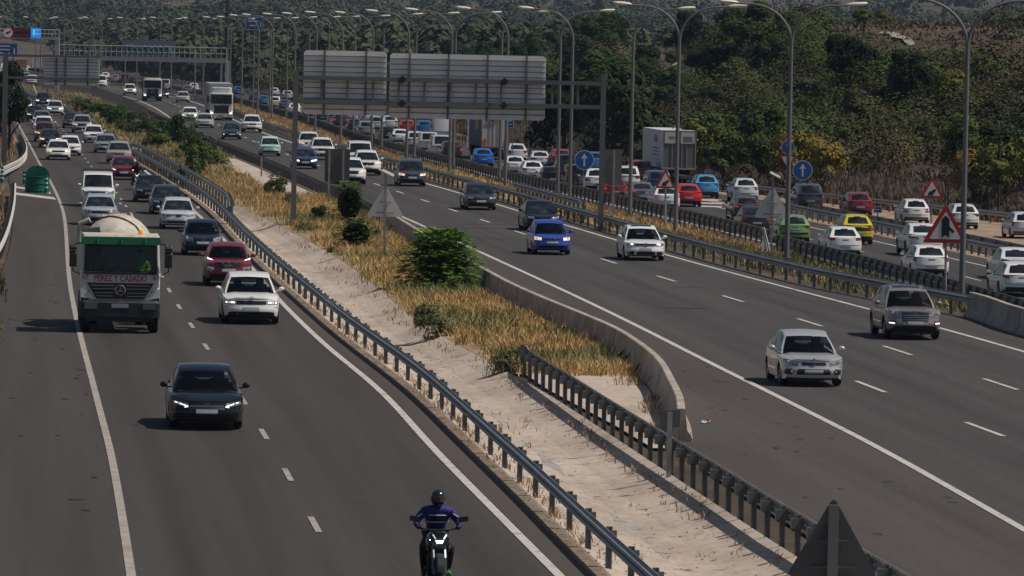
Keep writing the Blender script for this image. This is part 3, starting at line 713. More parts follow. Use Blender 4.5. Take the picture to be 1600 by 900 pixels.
    o['front_intake']=mb.mesh('front_intake',[BLACK],True,60)
    zp=opt.get('zplate',lo[2]+.03); mb=MB(); c.band(mb,[(-.26,zp,zp+.11),(.26,zp,zp+.11)],0,.022,n=4); o['front_plate']=mb.mesh('number_plate',[PLATE],False)
    if opt.get('fog'):
        o['fog_lamp']=[]
        for sd in(-1,1):
            x,z,r=opt['fog']; mb=MB(); p=c.front(sd*x*W2,z,0,.012); mb.lathe([(0,-.012),(r*.8,-.01),(r,.0),(r,.02)],'Y',10,0,p); o['fog_lamp'].append(mb.mesh('fog_lamp',[LENS]))
    # rear
    tz=Pm['tail']; tl=opt.get('tl',(.60,.98,tz-.26,tz-.08,tz-.24,tz-.02)); o['taillight']=[]
    for sd in(-1,1):
        mb=MB(); c.band(mb,[(sd*tl[0]*W2,tl[2],tl[3]),(sd*tl[1]*W2,tl[4],tl[5]),(sd*(tl[1]+.06)*W2,tl[4]+.02,tl[5]-.01)],1,.010,n=4); o['taillight'].append(mb.mesh('taillight',[TAIL],True,60))
    zp=opt.get('zrear',.52); mb=MB(); c.band(mb,[(-.26,zp,zp+.11),(.26,zp,zp+.11)],1,.016,n=4); o['rear_plate']=mb.mesh('number_plate',[PLATE],False)
    mb=MB(); rb=opt.get('rearblack',(.85,c.sill+.12,c.sill+.22)); c.band(mb,[(-rb[0]*W2,rb[1],rb[2]),(rb[0]*W2,rb[1],rb[2])],1,.008,n=12); o['rear_valance']=mb.mesh('rear_valance',[BLACK],True,60)
    mb=MB(); z1=c.sill+.36
    c.band(mb,[(-.80*W2,z1,z1+.014),(.80*W2,z1,z1+.014)],1,.010,n=10,nz=1)
    for sd in (-1,1): c.band(mb,[(sd*.80*W2,z1,tz-.05),(sd*.812*W2,z1,tz-.05)],1,.010,n=1,nz=4)
    c.band(mb,[(-.16,tz-.16,tz-.13),(.16,tz-.16,tz-.13)],1,.012,n=2,nz=1)
    o['tailgate_seam']=mb.mesh('tailgate_seam',[BLACK])
    mb=MB(); q=c.gh(0,1,.955); mb.box((0,q.y+.02,q.z),(.34,.05,.03)); o['brake_light']=mb.mesh('brake_light',[TAIL])
    if opt.get('reartrunk'):
        mb=MB(); a=opt['reartrunk']; c.band(mb,[(-a[0]*W2,a[1],a[2]),(a[0]*W2,a[1],a[2])],1,.009,n=12); o['rear_panel']=mb.mesh('rear_panel',[BLACK],True,60)
    # wheels
    r=Pm['r']; wd=.21
    mb=MB(); mb.lathe([(r*.62,-wd/2),(r*.9,-wd/2),(r*.985,-wd/2+.03),(r,0),(r*.985,wd/2-.03),(r*.9,wd/2),(r*.62,wd/2)],'X',24); o['tyre']=mb.mesh('tyre',[TYRE],True)
    mb=MB(); mb.lathe([(0,wd*.36),(r*.15,wd*.38),(r*.16,wd*.30)],'X',12,0)
    for k in range(5):
        a=k*2*math.pi/5; da=.22
        p=[(wd*.40,r*.12*math.cos(a-da*2),r*.12*math.sin(a-da*2)),(wd*.40,r*.12*math.cos(a+da*2),r*.12*math.sin(a+da*2)),(wd*.46,r*.61*math.cos(a+da),r*.61*math.sin(a+da)),(wd*.46,r*.61*math.cos(a-da),r*.61*math.sin(a-da))]
        mb.add(p,[(0,1,2,3)])
    mb.lathe([(r*.58,wd*.47),(r*.645,wd*.49),(r*.645,-wd*.4)],'X',20,0); mb.lathe([(0,wd*.1),(r*.6,wd*.1)],'X',16,1)
    o['rim']=mb.mesh('rim',[RIM,BLACK],True)
    # mirrors
    o['wing_mirror']=[]
    my=Pm['cowl'][0]+.42; mz=c.topz(.35)+.09
    for sd in(-1,1):
        mb=MB(); x=sd*(W2+.10); prof=[]
        for (dx,dy) in ((0,0),): 
            n=8; vs=[]; 
            for i,(k,yy) in enumerate(((.55,-.07),(.95,-.03),(1,.03),(.96,.06))):
                for q in range(n):
                    a=q*2*math.pi/n; vs.append((x+.105*k*math.cos(a),my+yy,mz+.075*k*math.sin(a)))
            fs=[(i*n+q,i*n+(q+1)%n,(i+1)*n+(q+1)%n,(i+1)*n+q) for i in range(3) for q in range(n)]+[tuple(range(n)),tuple(range(4*n-1,3*n-1,-1))]
            mb.add(vs,fs)
        mb.box((sd*(W2-.02),my,mz-.06),(.14,.05,.04)); o['wing_mirror'].append(mb.mesh('wing_mirror',[WHITE],True,50))
    if opt.get('rails'):
        o['roof_rail']=[]
        for sd in(-1,1):
            mb=MB(); p=[c.gh(sd*.93,w,1)+Vector((0,0,.045)) for w in (.08,.3,.6,.85)]; mb.tube([p[0]-Vector((0,0,.05))]+p+[p[-1]-Vector((0,0,.05))],.018,6); o['roof_rail'].append(mb.mesh('roof_rail',[GALVD]))
    if opt.get('sunroof'): o['sunroof']=patch(lambda i,j:c.gh(-.7+1.4*i,.12+.5*j,1),6,6,.006,'sunroof',GLASS)
    # door seams & handles
    mb=MB()
    for sd in(-1,1):
        for y in opt.get('seams',(Pm['cowl'][0]+.25,Pm['cowl'][0]+1.35,Pm['cowl'][0]+2.35)):
            v=(y-c.y0)/c.L
            for k in range(5):
                t0,t1=.16+.8*k/5,.16+.8*(k+1)/5
                if c.bot(v)>c.sill+.05: continue
                a=c.pt(sd,v,t0);b=c.pt(sd,v,t1); e=Vector((sd*.003,0,0)); f_=Vector((0,.014,0)); mb.add([a+e,b+e,b+e+f_,a+e+f_],[(0,1,2,3)])
    o['door_seam']=mb.mesh('door_seam',[BLACK])
    # closed cars: mottled glass colour imitates sky reflections and a dim interior
    o['dims']=Pm; PROTO[key]=(o,c); return PROTO[key]
EMB={}
def emblem(kind, c, parent, end=0, z=None):
    z=z if z else c.P['nose']-.14
    p=c.front(0,z,end,.02); s=-1 if end==0 else 1; mb=MB(); r=.085
    if kind in('star','ring','hring'):
        n=24; vs=[]
        for k in range(n):
            a=2*math.pi*k/n; ey=.72 if kind=='hring' else 1
            for rr,yy in ((r,0),(r*.84,0),(r*.84,-s*.012),(r,-s*.012)): vs.append((p.x+rr*math.cos(a),p.y+s*.012+yy*1,p.z+rr*ey*math.sin(a)))
        fs=[(k*4+q,k*4+(q+1)%4,((k+1)%n)*4+(q+1)%4,((k+1)%n)*4+q) for k in range(n) for q in range(4)]; mb.add(vs,fs)
    if kind=='star':
        for k in range(3):
            a=math.pi/2+k*2*math.pi/3; d=Vector((math.cos(a),0,math.sin(a))); q=Vector((-d.z,0,d.x))
            o=Vector((p.x,p.y+s*.012,p.z)); mb.add([o+q*r*.16,o+d*r*.92,o-q*r*.16],[(0,1,2)])
    if kind=='hring':
        for dx in(-.035,.035): mb.box((p.x+dx,p.y+s*.012,p.z),(.016,.008,.10),ry=.3)
        mb.box((p.x,p.y+s*.012,p.z),(.07,.008,.016))
    if kind=='ring':
        for dx in(-.02,.02): mb.box((p.x+dx,p.y+s*.012,p.z+.025),(.012,.008,.07),ry=-.35 if dx>0 else .35); mb.box((p.x+dx*1.6,p.y+s*.012,p.z-.03),(.012,.008,.07),ry=.35 if dx>0 else -.35)
    if kind=='diamond':
        for a0,a1,b0,b1 in ((0,.11,.07,0),(.07,0,0,-.11),(0,-.11,-.07,0),(-.07,0,0,.11)):
            A_=Vector((p.x+a0,p.y+s*.014,p.z+a1)); B_=Vector((p.x+b0,p.y+s*.014,p.z+b1)); mb.tube([A_,B_],.014,5)
    if kind=='bar':
        n=20; vs=[]
        for k in range(n):
            a=2*math.pi*k/n
            for rr in (r,r*.8): vs.append((p.x+rr*math.cos(a),p.y+s*.014,p.z+rr*math.sin(a)))
        mb.add(vs,[(k*2,k*2+1,((k+1)%n)*2+1,((k+1)%n)*2) for k in range(n)]); mb.box((p.x,p.y+s*.016,p.z),(.24,.01,.035))
        for sd in(-1,1): mb.tube([(p.x+sd*.1,p.y+s*.014,p.z-.1),(p.x+sd*.26,p.y+s*.02,p.z+.11)],.018,5)
    if kind=='chevron': mb.tube([(p.x-.16,p.y+s*.014,p.z-.02),(p.x,p.y+s*.014,p.z+.06),(p.x+.16,p.y+s*.014,p.z-.02)],.015,5)
    return mb.build('emblem',CHROME,parent)
def vehicle(px, py, style, col, label, away=False, z=None, opt={}, lit='', detail=2, emb=None, cat='car', group=None, yaw=0, ncache=None, heading=HEAD, roofcol=None, metal=.0, mirrorcol=None):
    key=(style,ncache or repr(sorted(opt.items())))
    o,c=car_meshes(style,key,opt); zz=(ZR if away else 0.0) if z is None else z
    p=G(px,py,zz); a=math.atan(-heading) ; d=Vector((heading,1,0)).normalized(); fo=(c.P['wb'][0]+c.L/2) if not away else (c.L/2-c.P['wb'][1]); ctr=p+d*(c.L/2-fo+.12)
    rz=a+ (math.pi if away else 0)+yaw
    nm={'van':'van','taxi':'car'}.get(cat,'car')
    root=empty(nm,(ctr.x,ctr.y,zz+.012),rz,label,cat,group or ('cars queueing away from the camera' if away else 'cars driving towards the camera'))
    pm=paint(col,metal)
    def put(n,me,m=None):
        q=ob(n,me,root)
        if m is not None:
            q.material_slots[0].link='OBJECT'; q.material_slots[0].material=m
        return q
    put('body',o['body'],pm); put('roof',o['roof'],paint(roofcol,metal) if roofcol else pm); put('windscreen',o['windscreen'])
    if 'rear_window' in o: put('rear_window',o['rear_window'])
    for w in o['side_window']: put('side_window',w)
    hm={'':None,'h':LENSL,'H':LENSL,'w':LENSY}
    for i,w in enumerate(o['headlight']): put('headlight',w, LENSL if 'h' in lit else (LENSY if 'w' in lit else None))
    if 'running_light' in o:
        for w in o['running_light']: put('running_light',w)
    for w in o['taillight']: put('taillight',w, TAILL if 'b' in lit else None)
    if not away or detail>1: put('grille',o['grille']); put('front_intake',o['front_intake']); put('number_plate',o['front_plate'])
    if 'grille_bar' in o: put('grille_bar',o['grille_bar'])
    if away or detail>1: put('number_plate',o['rear_plate']); put('rear_valance',o['rear_valance'])
    if 'rear_panel' in o: put('rear_panel',o['rear_panel'])
    if detail>1:
        put('underbody',o['underbody']); put('door_seam',o['door_seam']); put('hood_seam',o['hood_seam']); put('tailgate_seam',o['tailgate_seam'])
        if away: put('brake_light',o['brake_light'],TAILL if 'b' in lit else None)
        for w in o.get('fog_lamp',[]): put('fog_lamp',w, LENSL if 'f' in lit else None)
    if opt.get('open'):
        Pm=c.P; ys=Pm['cowl'][0]+1.25; zb=Pm['cowl'][1]
        for sx in (-.37,.37):
            mb=MB(); mb.box((sx,ys,zb-.12),(.46,.14,.62),rx=-.15); mb.box((sx,ys+.07,zb+.27),(.26,.09,.17),rx=-.1); mb.box((sx,ys-.3,zb-.42),(.46,.5,.14)); mb.build('seat',SEAT,root)
        mb=MB(); mb.box((0,ys+.95,zb-.15),(1.2,.16,.5)); mb.build('rear_seat',SEAT,root)
        mb=MB(); mb.box((0,Pm['cowl'][0]+.38,zb-.10),(c.W*.74,.45,.14)); mb.tube([(.37+.17*math.cos(q_*.5236),Pm['cowl'][0]+.68,zb-.02+.15*math.sin(q_*.5236)) for q_ in range(13)],.015,5); mb.build('dashboard',BLACK,root)
        if opt.get('driver'):
            loc=Matrix.Translation(root.location)@Matrix.Rotation(rz,4,'Z')@Vector((.37,ys-.12,zb-.50-.03))
            cab_person(loc,rz,opt['driver'],shirt=opt.get('shirt'),sc=.94)
    for w in o.get('roof_rail',[]): put('roof_rail',w)
    if 'sunroof' in o: put('sunroof',o['sunroof'])
    if detail>0:
        for w in o['wing_mirror']: put('wing_mirror',w, mirrorcol or pm)
    for ya in c.P['wb']:
        for sd in(-1,1):
            x=sd*(c.W/2-.13)
            if detail>1:
                wh=ob('wheel',None,root); wh.location=(x,ya,c.P['r']); wh.rotation_euler=(0,0,0 if sd>0 else math.pi)
                ob('tyre',o['tyre'],wh); ob('rim',o['rim'],wh)
            else:
                wh=ob('wheel',o['tyre'],root); wh.location=(x,ya,c.P['r'])
    if emb: emblem(emb[0],c,root,1 if away else 0,emb[1] if len(emb)>1 else None)
    if 'rack' in lit or opt.get('rack'):
        mb=MB()
        for w in (.15,.45,.75):
            a_=c.gh(-1,w,1)+Vector((-.02,0,.12)); b_=c.gh(1,w,1)+Vector((.02,0,.12)); mb.tube([a_-Vector((0,0,.12)),a_,b_,b_-Vector((0,0,.12))],.025,6)
        mb.build('roof_rack',BLACK,root)
    if 'ind' in lit:
        mb=MB(); c.band(mb,[(-.93*c.W/2,c.P['tail']-.24,c.P['tail']-.12),(-.99*c.W/2,c.P['tail']-.22,c.P['tail']-.1)],1,.02,n=2); mb.build('indicator',ORANGE,root)
    return root,c
BLK=(.004,.0045,.006); NVY=(.011,.016,.034); GRY=(.06,.065,.075); DGR=(.018,.020,.026); SIL=(.40,.42,.45); LSI=(.52,.54,.57); WHT=(.78,.78,.77); DRD=(.17,.012,.018); RED_=(.46,.02,.02)
BGE=(.36,.33,.30); BLU=(.02,.10,.45); CYB=(.08,.30,.55); MNT=(.42,.62,.55); SRD=(.55,.02,.02)
n74=.74
SEAT=mat('seat_fabric',(.035,.035,.038),.9)
aclass=dict(open=1,driver='person at the wheel of the shiny black hatchback, in a grey top',shirt=(.12,.12,.13),drl=[(.50,.56,.585,.84,.66,.685),(.50,.56,.585,.60,.545,.56)],hl=(.5,.95,.55,.65,.62,.70),grille=(.47,.3,.50,.66),bars=[(.575,.022)],intake=(.5,.26,.38),vents=[(.62,.93,.26,.37)],zplate=.40,dim=dict(W=1.80,H=1.44,L=4.42,nose=.73),fog=None)
ioniq=dict(open=1,driver='person at the wheel of the white hatchback SUV, in a dark top',shirt=(.03,.03,.04),hl=(.55,.98,.66,.77,.66,.77),drl=[(.58,.69,.745,.72,.69,.745),(.76,.69,.745,.90,.69,.745)],grille=(.52,.3,.655,.775),intake=(.8,.28,.42),zplate=.46,dim=dict(W=1.89,L=4.63,H=1.605,nose=.90,cowl=(-1.15,1.08),roof=(-.35,1.35),rg=(2.1,1.12),wb=(-1.5,1.5),r=.37,sill=.2))
juke=dict(open=1,driver='person at the wheel of the dark red small SUV, in a pale top',shirt=(.35,.33,.32),hl=(.62,.97,.60,.74,.62,.76),drl=[(.66,.98,1.0,.93,1.03,1.10)],grille=(.5,.3,.72,.90),intake=(.72,.30,.46),zplate=.56,fog=(.72,.62,.09),dim=dict(W=1.765,L=4.13,H=1.57,nose=.93,cowl=(-.9,1.1),r=.34,sill=.27))
clio=dict(open=1,driver='person at the wheel of the navy hatchback, in a white top',shirt=(.5,.5,.5),hl=(.50,.98,.56,.74,.66,.86),grille=(.22,.2,.66,.74),intake=(.66,.26,.44),zplate=.50,vents=[(.74,.92,.3,.4)])
ibiza=dict(hl=(.48,.97,.60,.70,.66,.76),grille=(.16,.1,.60,.72),intake=(.7,.30,.40),zplate=.44,vents=[(.74,.92,.30,.38)])
megane=dict(open=1,driver='person at the wheel of the silver hatchback, in a pale blue top',shirt=(.22,.28,.36),hl=(.50,.99,.57,.71,.66,.79),grille=(.38,.3,.60,.69),intake=(.93,.34,.50),zplate=.37,fog=(.70,.42,.04),dim=dict(W=1.777,L=4.21,H=1.457,nose=.80,roof=(-.30,1.25),rg=(1.75,1.05)))
tucson=dict(open=1,driver='person at the wheel of the bronze grey SUV, in a dark red top',shirt=(.16,.03,.03),hl=(.50,1.0,.78,.88,.84,.97),grille=(.47,.34,.60,.88),bars=[(.66,.02),(.73,.02),(.80,.02)],intake=(.78,.36,.46),zplate=.50,vents=[(.68,.95,.50,.62)],drl=[(.72,.52,.56,.92,.53,.57)],rails=1,sunroof=1,dim=dict(W=1.85,L=4.475,H=1.65,nose=.97))
golf=dict(open=1,driver='person at the wheel of the white sporty hatchback, in a black top',shirt=(.02,.02,.02),hl=(.50,.98,.64,.76,.66,.78),grille=(.50,.4,.66,.74),bars=[(.655,.01)],intake=(.45,.26,.40),zplate=.46,vents=[(.56,.92,.26,.40)],drl=[(.60,.68,.74,.72,.68,.74)],sunroof=1,dim=dict(W=1.79,H=1.46,nose=.78))
aveo=dict(open=1,driver='person at the wheel of the bright blue saloon, in a grey top',shirt=(.2,.2,.2),hl=(.56,.97,.64,.76,.66,.80),grille=(.34,.3,.66,.73),intake=(.7,.30,.42),zplate=.52)
accord=dict(hl=(.48,.98,.60,.70,.64,.74),grille=(.36,.3,.58,.70),bars=[(.64,.02)],intake=(.7,.26,.40),zplate=.44)
touran=dict(hl=(.52,.98,.66,.78,.70,.86),grille=(.44,.4,.68,.78),bars=[(.72,.012)],intake=(.7,.28,.44),zplate=.50)
def gen(i): # a few front / rear face variations
    return [dict(),dict(hl=(.44,.98,.60,.70,.66,.76)),dict(hl=(.52,.96,.62,.76,.66,.80),grille=(.48,.4,.58,.70))][i%3]
GL='cars driving towards the camera'; 
def O(px,py,st,col,label,opt=None,lit='',detail=2,emb=None,**k): return vehicle(px,py,st,col,label,False,None,opt or {},lit,detail,emb,**k)
# ---- left carriageway, towards the camera
O(321,670,'hatch',BLK,'shiny black hatchback with bright angled headlights, nearest car of the left carriageway',aclass,'',2,('star',.585),ncache='a1')
O(391,506,'suv',WHT,'white hatchback SUV with slim square headlights right of the mixer truck',ioniq,'',2,('hring',.86),ncache='ioniq',mirrorcol=paint(WHT))
O(356,447,'csuv',DRD,'dark red small SUV with round fog lamps behind the white hatchback SUV',juke,'',2,('bar',.80),ncache='juke')
O(316,399,'small',NVY,'dark navy small hatchback with big clear headlights behind the dark red small SUV',clio,'',2,('diamond',.70),ncache='clio')
O(278,358,'small',LSI,'silver small hatchback behind the navy one, right of the cement mixer drum',ibiza,'',2,('ring',.66),ncache='ibiza')
O(261,335,'estate',DGR,'dark grey estate car between the silver hatchback and a black saloon',dict(hl=(.46,.98,.60,.70,.64,.74),grille=(.32,.3,.44,.70)),'',2)
O(234,316,'sedan',BLK,'black saloon car with plate visible next to the small dark motorcycle',gen(1),'',2)
O(156,352,'small',(.35,.42,.48),'pale blue silver hatchback half hidden behind the cement mixer drum',gen(2),'',2)
O(153,323,'vans',WHT,'white delivery van with a black roof rack behind the cement mixer',dict(rack=1,panelvan=1,hl=(.56,.98,.60,.76,.72,.92)),'',2,cat='van')
O(193,281,'small',DRD,'dark red hatchback with headlights on, ahead of the black saloon',dict(hl=(.54,.96,.60,.72,.68,.78),drl=[(.60,.62,.66,.78,.62,.66),(.72,.66,.70,.86,.70,.74)],grille=(.5,.4,.36,.54)),'',2)
O(186,256,'csuv',BGE,'light beige compact SUV directly behind the lit dark red hatchback',gen(1),'',1)
O(165,239,'hatch',(.24,.26,.29),'grey blue hatchback between the beige SUV and the white electric hatchback',gen(2),'',1)
O(146,223,'small',WHT,'white electric hatchback with a black diamond badge band in the right lane',dict(hl=(.5,.98,.66,.74,.72,.80),grille=(.3,.2,.58,.74)),'w',1)
O(128,208,'suv',(.30,.31,.33),'silver grey SUV with a ribbed dark grille behind the white electric hatchback',dict(grille=(.42,.3,.66,.86)),'w',1)
O(112,200,'sedan',DGR,'dark car partly hidden behind the silver grey SUV',gen(0),'',1)
O(91,250,'sedan',WHT,'plain white saloon with a wide dark grille, right of the green crash cushion',dict(grille=(.5,.4,.58,.70),hl=(.54,.98,.58,.74,.62,.76),intake=(.78,.24,.36)),'w',1)
O(109,243,'small',WHT,'white hatchback tucked just behind the plain white saloon',gen(1),'',1)
O(78,231,'hatch',DGR,'dark grey hatchback with a yellowish headlight behind the white saloon',gen(2),'w',1)
O(70,222,'suv',(.13,.02,.025),'dark maroon SUV following the dark grey hatchback in the left lane',gen(0),'w',1)
O(68,211,'suv',WHT,'white SUV of which little more than the roof shows behind the maroon SUV',gen(1),'',1)
O(65,196,'sedan',(.13,.15,.17),'grey saloon in the left lane above the maroon SUV',gen(1),'w',1)
O(55,190,'csuv',BLK,'black SUV with one lit headlight left of the grey saloon',gen(0),'h',1)
O(86,181,'suv',(.5,.51,.52),'silver white SUV with lit headlights alone in the middle of the far left carriageway',gen(0),'h',1)
O(67,166,'suv',DGR,'dark SUV with lit headlights just above the silver white SUV',gen(2),'h',1)
O(38,172,'sedan',(.07,.09,.12),'dark blue grey saloon beside the tree at the left frame edge',gen(0),'h',1)
O(26,158,'small',(.5,.52,.52),'pale car mostly hidden by the leaves of the left edge tree',gen(1),'',1)
# ---- middle carriageway, towards the camera
O(1266,603,'hatch',(.50,.50,.50),'silver hatchback with a black bumper strip, nearest car of the middle carriageway',megane,'',2,('diamond',.69),ncache='megane',metal=.3)
O(1424,530,'suv',(.27,.235,.22),'bronze grey SUV with a slatted grille beside the right rail of the middle carriageway',tucson,'',2,('hring',.80),ncache='tucson',metal=.3)
O(1006,407,'hatch',WHT,'white sporty hatchback with a sunroof and wide black intakes in the middle carriageway',golf,'',2,('ring',.70),ncache='golf')
O(861,398,'small',(.022,.06,.36),'bright blue small saloon with warm headlights in front of a black car',aveo,'w',2,('chevron',.69),ncache='aveo')
O(846,361,'sedan',BLK,'black saloon right behind the bright blue small saloon',dict(hl=(.46,.98,.58,.70,.64,.76)),'',2)
O(750,328,'sedan',(.03,.035,.055),'dark navy saloon driving alone between the bush and the right rail',accord,'',2,('chevron',.66),ncache='accord')
O(643,291,'mpv',(.05,.055,.065),'dark grey people carrier with one warm headlight near the right rail',touran,'w',2,('ring',.73),ncache='touran')
O(574,274,'suv',WHT,'white SUV with a dark rounded grille and warm headlight in front of a white van',dict(grille=(.42,.3,.70,.88),hl=(.50,1.0,.80,.88,.84,.95),intake=(.8,.32,.44)),'w',2,('chevron',.78))
O(563,261,'vans',(.66,.66,.65),'white people van with black mirrors behind the white SUV with the rounded grille',gen(0),'',1,cat='van')
O(549,288,'suv',WHT,'white crossover half hidden behind the dark rectangular sign back',dict(grille=(.42,.3,.66,.84),hl=(.50,1.0,.76,.86,.82,.92)),'w',2)
O(476,264,'hatch',(.02,.045,.15),'dark blue hatchback with lit headlights passing the tall gantry post',dict(grille=(.4,.3,.60,.70)),'h',2,('ring',.66))
O(504,250,'suv',WHT,'white SUV with a chrome lower bumper behind the dark rectangular sign back',dict(grille=(.42,.3,.70,.88),intake=(.85,.30,.44),rails=1),'',1)
O(483,239,'suv',(.68,.68,.67),'white boxy SUV with dim lights behind the dark blue hatchback',gen(0),'w',1)
O(422,244,'city',MNT,'tiny mint green city car between the bushes and the gantry post',dict(hl=(.58,.86,.60,.74,.60,.74),grille=(.2,.1,.64,.66),intake=(.75,.30,.42),zplate=.5),'',2,('bar',.72) if 0 else None,roofcol=(.55,.68,.62))
O(394,207,'suv',WHT,'white SUV in the right lane just behind the dark hatchback, below the white lorry',dict(grille=(.38,.3,.72,.86)),'',1)
O(362,218,'small',(.04,.05,.075),'dark blue grey hatchback with two white running lights in front of the white lorry',dict(drl=[(.8,.42,.5,.88,.42,.5)]),'',1)
O(320,200,'sedan',(.42,.41,.38),'silver beige saloon left of the dark hatchback and the white lorry',gen(1),'',1)
O(297,189,'hatch',WHT,'white hatchback with lit headlights left of the white lorry',gen(0),'h',1)
O(286,160,'sedan',(.45,.43,.39),'old champagne saloon between the dark tipper lorry and the white lorry',gen(1),'',1)
O(254,153,'sedan',DGR,'dark car half hidden to the right of the tipper lorry',gen(0),'h',1)
O(203,149,'suv',(.62,.63,.62),'white pickup like SUV with bright headlights left of the tipper lorry',gen(0),'h',1)
O(50,133,'suv',(.6,.6,.6),'white SUV far away below the left gantry sign back',gen(0),'',1)
O(40,126,'sedan',(.2,.33,.33),'teal grey saloon far away behind the white SUV at the left gantry',gen(0),'',1)
O(66,131,'small',(.25,.03,.02),'small red car with a lit headlight under the left gantry sign back',gen(0),'w',1)
O(158,136,'vanm',WHT,'white minibus at the end of the left gantry sign back',gen(0),'',1,cat='van')
# ---- right carriageway, queue moving away
def Q(px,py,st,col,label,opt=None,lit='',detail=1,**k):
    k.setdefault('group','cars queueing away from the camera'); return vehicle(px,py,st,col,label,True,None,opt or {},lit,detail,**k)
hi=dict(tl=(.52,.96,.74,.86,.80,.96))
Q(1592,463,'estate',WHT,'white estate cut by the right frame edge above the short concrete barrier',dict(tl=(.62,.97,.78,.88,.82,.94),rearblack=(.95,.24,.42)),'',2)
Q(1588,437,'sedan',(.70,.70,.71),'white saloon behind the white estate at the right frame edge',dict(tl=(.55,.97,.84,.94,.86,.98)),'',2)
Q(1452,433,'hatch',WHT,'white rounded hatchback with oval red lights behind the merging lane warning sign',dict(tl=(.78,.98,.72,.90,.76,.92),rearblack=(.8,.24,.40),zrear=.46),'',2)
Q(1443,400,'coupesuv',(.70,.70,.70),'white coupe SUV with a sloping tail just beyond the rounded hatchback',dict(tl=(.40,.98,.88,.96,.92,1.02)),'',2)
Q(1318,400,'hatch',WHT,'white hatchback with angular red lights directly in front of the yellow crossover',dict(tl=(.60,.98,.80,.90,.80,.98),rearblack=(.8,.22,.32),zrear=.42),'',2)
Q(1338,382,'csuv',(.62,.50,.02),'bright yellow crossover with a black tail panel',dict(tl=(.72,.96,.78,.90,.80,.92),reartrunk=(.93,.74,.92),rearblack=(.95,.26,.46),rails=1),'',2)
Q(1239,379,'estate',(.16,.30,.10),'old metallic green estate with tall red lights behind the lamp post',dict(tl=(.84,.98,.70,.98,.70,1.0),rearblack=(.95,.46,.54),zrear=.70),'',2)
Q(1166,345,'hatch',(.07,.065,.06),'dark hatchback with a red brake light left of the grey triangle sign back',dict(tl=(.62,.96,.80,.90,.82,.94)),'b',2)
Q(1180,364,'sedan',(.03,.02,.022),'dark saloon with a red side stripe hidden by the guardrail and the grey triangle',dict(),'',1)
Q(1164,316,'csuv',(.62,.64,.68),'white and grey crossover by the painted hatch marks',dict(tl=(.62,.97,.84,.92,.86,.96),rails=1),'',2)
Q(1103,310,'csuv',(.07,.30,.60),'sky blue crossover in front of the white box trailer',dict(tl=(.74,.97,.80,.92,.80,.94),rearblack=(.95,.24,.46),rails=1),'',2)
Q(1075,323,'hatch',SRD,'bright red hatchback below the white box trailer',dict(tl=(.66,.97,.74,.86,.78,.90)),'b',2)
Q(1040,328,'hatch',(.70,.72,.75),'white hatchback with lit red lights behind the queue warning triangle',dict(tl=(.60,.97,.76,.86,.78,.90),rearblack=(.8,.24,.38)),'b',2)
Q(1003,320,'sedan',(.11,.12,.14),'grey saloon with a chrome strip on its boot left of the white hatchback',dict(tl=(.50,.97,.84,.92,.82,.94)),'b',2)
Q(960,313,'hatch',(.17,.02,.02),'dark red old hatchback with a lit brake lamp behind the gantry post',dict(tl=(.64,.97,.70,.90,.72,.92),rearblack=(.9,.3,.55)),'b',2)
Q(980,296,'mpv',(.66,.66,.66),'white people carrier between the grey sign back and the lamp post',dict(),'',1)
Q(1028,304,'mpv',(.03,.04,.13),'dark blue people carrier behind the queue warning triangle',dict(),'',1)
Q(1001,285,'mpv',(.25,.02,.025),'red people carrier alongside the front of the white box trailer',dict(),'',1)
Q(931,301,'suv',WHT,'white SUV under the blue arrow sign, left of the gantry post',dict(tl=(.54,.97,.82,.94,.84,.98)),'',2)
Q(902,298,'vans',(.05,.04,.04),'dark brown leisure van under the blue arrow sign',dict(),'',1,cat='van')
Q(889,282,'vanm',(.03,.03,.035),'black van with an orange light cluster behind the pair of lamp posts',dict(tl=(.84,.97,.8,1.2,.8,1.2)),'',1,cat='van')
Q(863,292,'hatch',BLK,'black hatchback with a pale number plate left of the lamp post pair',dict(tl=(.62,.96,.80,.90,.80,.92)),'',2)
Q(832,282,'hatch',WHT,'white hatchback with narrow red lights in the nearest queue lane left of the black hatchback',dict(tl=(.58,.96,.76,.84,.78,.88)),'',2)
Q(804,273,'hatch',(.72,.73,.74),'white premium hatchback behind the single left lamp post pair',dict(tl=(.66,.96,.76,.86,.78,.90),rearblack=(.8,.22,.36)),'',2)
Q(807,255,'suv',(.58,.60,.63),'silver white tall SUV beside the curtain trailer',dict(rails=1),'',1)
Q(844,264,'sedan',(.58,.59,.60),'silver white saloon with dark red tail lamps in the middle of the queue',dict(tl=(.40,.97,.82,.92,.82,.96)),'',2)
Q(877,265,'suv',(.40,.02,.03),'red SUV in the far lane below the outer rail end',dict(),'',1)
Q(932,270,'suv',(.05,.16,.45),'blue SUV with a shiny roof right of the blue arrow sign',dict(),'',1)
Q(755,260,'hatch',(.01,.14,.55),'vivid blue hatchback with a silver roof reflection at the tail of the curtain trailer',dict(tl=(.62,.97,.78,.90,.80,.92),rearblack=(.7,.22,.3)),'',2)
Q(705,251,'suv',(.035,.03,.035),'black SUV with tall red lights right behind a white van',dict(tl=(.80,.97,.86,1.10,.86,1.12)),'b',2)
Q(689,246,'vanm',WHT,'white passenger van with a large dark rear window',dict(tl=(.86,.98,.8,1.3,.8,1.3)),'',1,cat='van')
Q(669,238,'vans',WHT,'small white panel van between the white passenger van and a white car',dict(panelvan=1,tl=(.86,.98,.7,1.05,.7,1.05)),'',1,cat='van')
Q(648,233,'mpv',(.68,.70,.72),'white people carrier just left of the small white panel van',dict(),'',1)
Q(625,225,'hatch',WHT,'white hatchback in the nearest lane left of the first lamp post under the big sign',dict(),'',1)
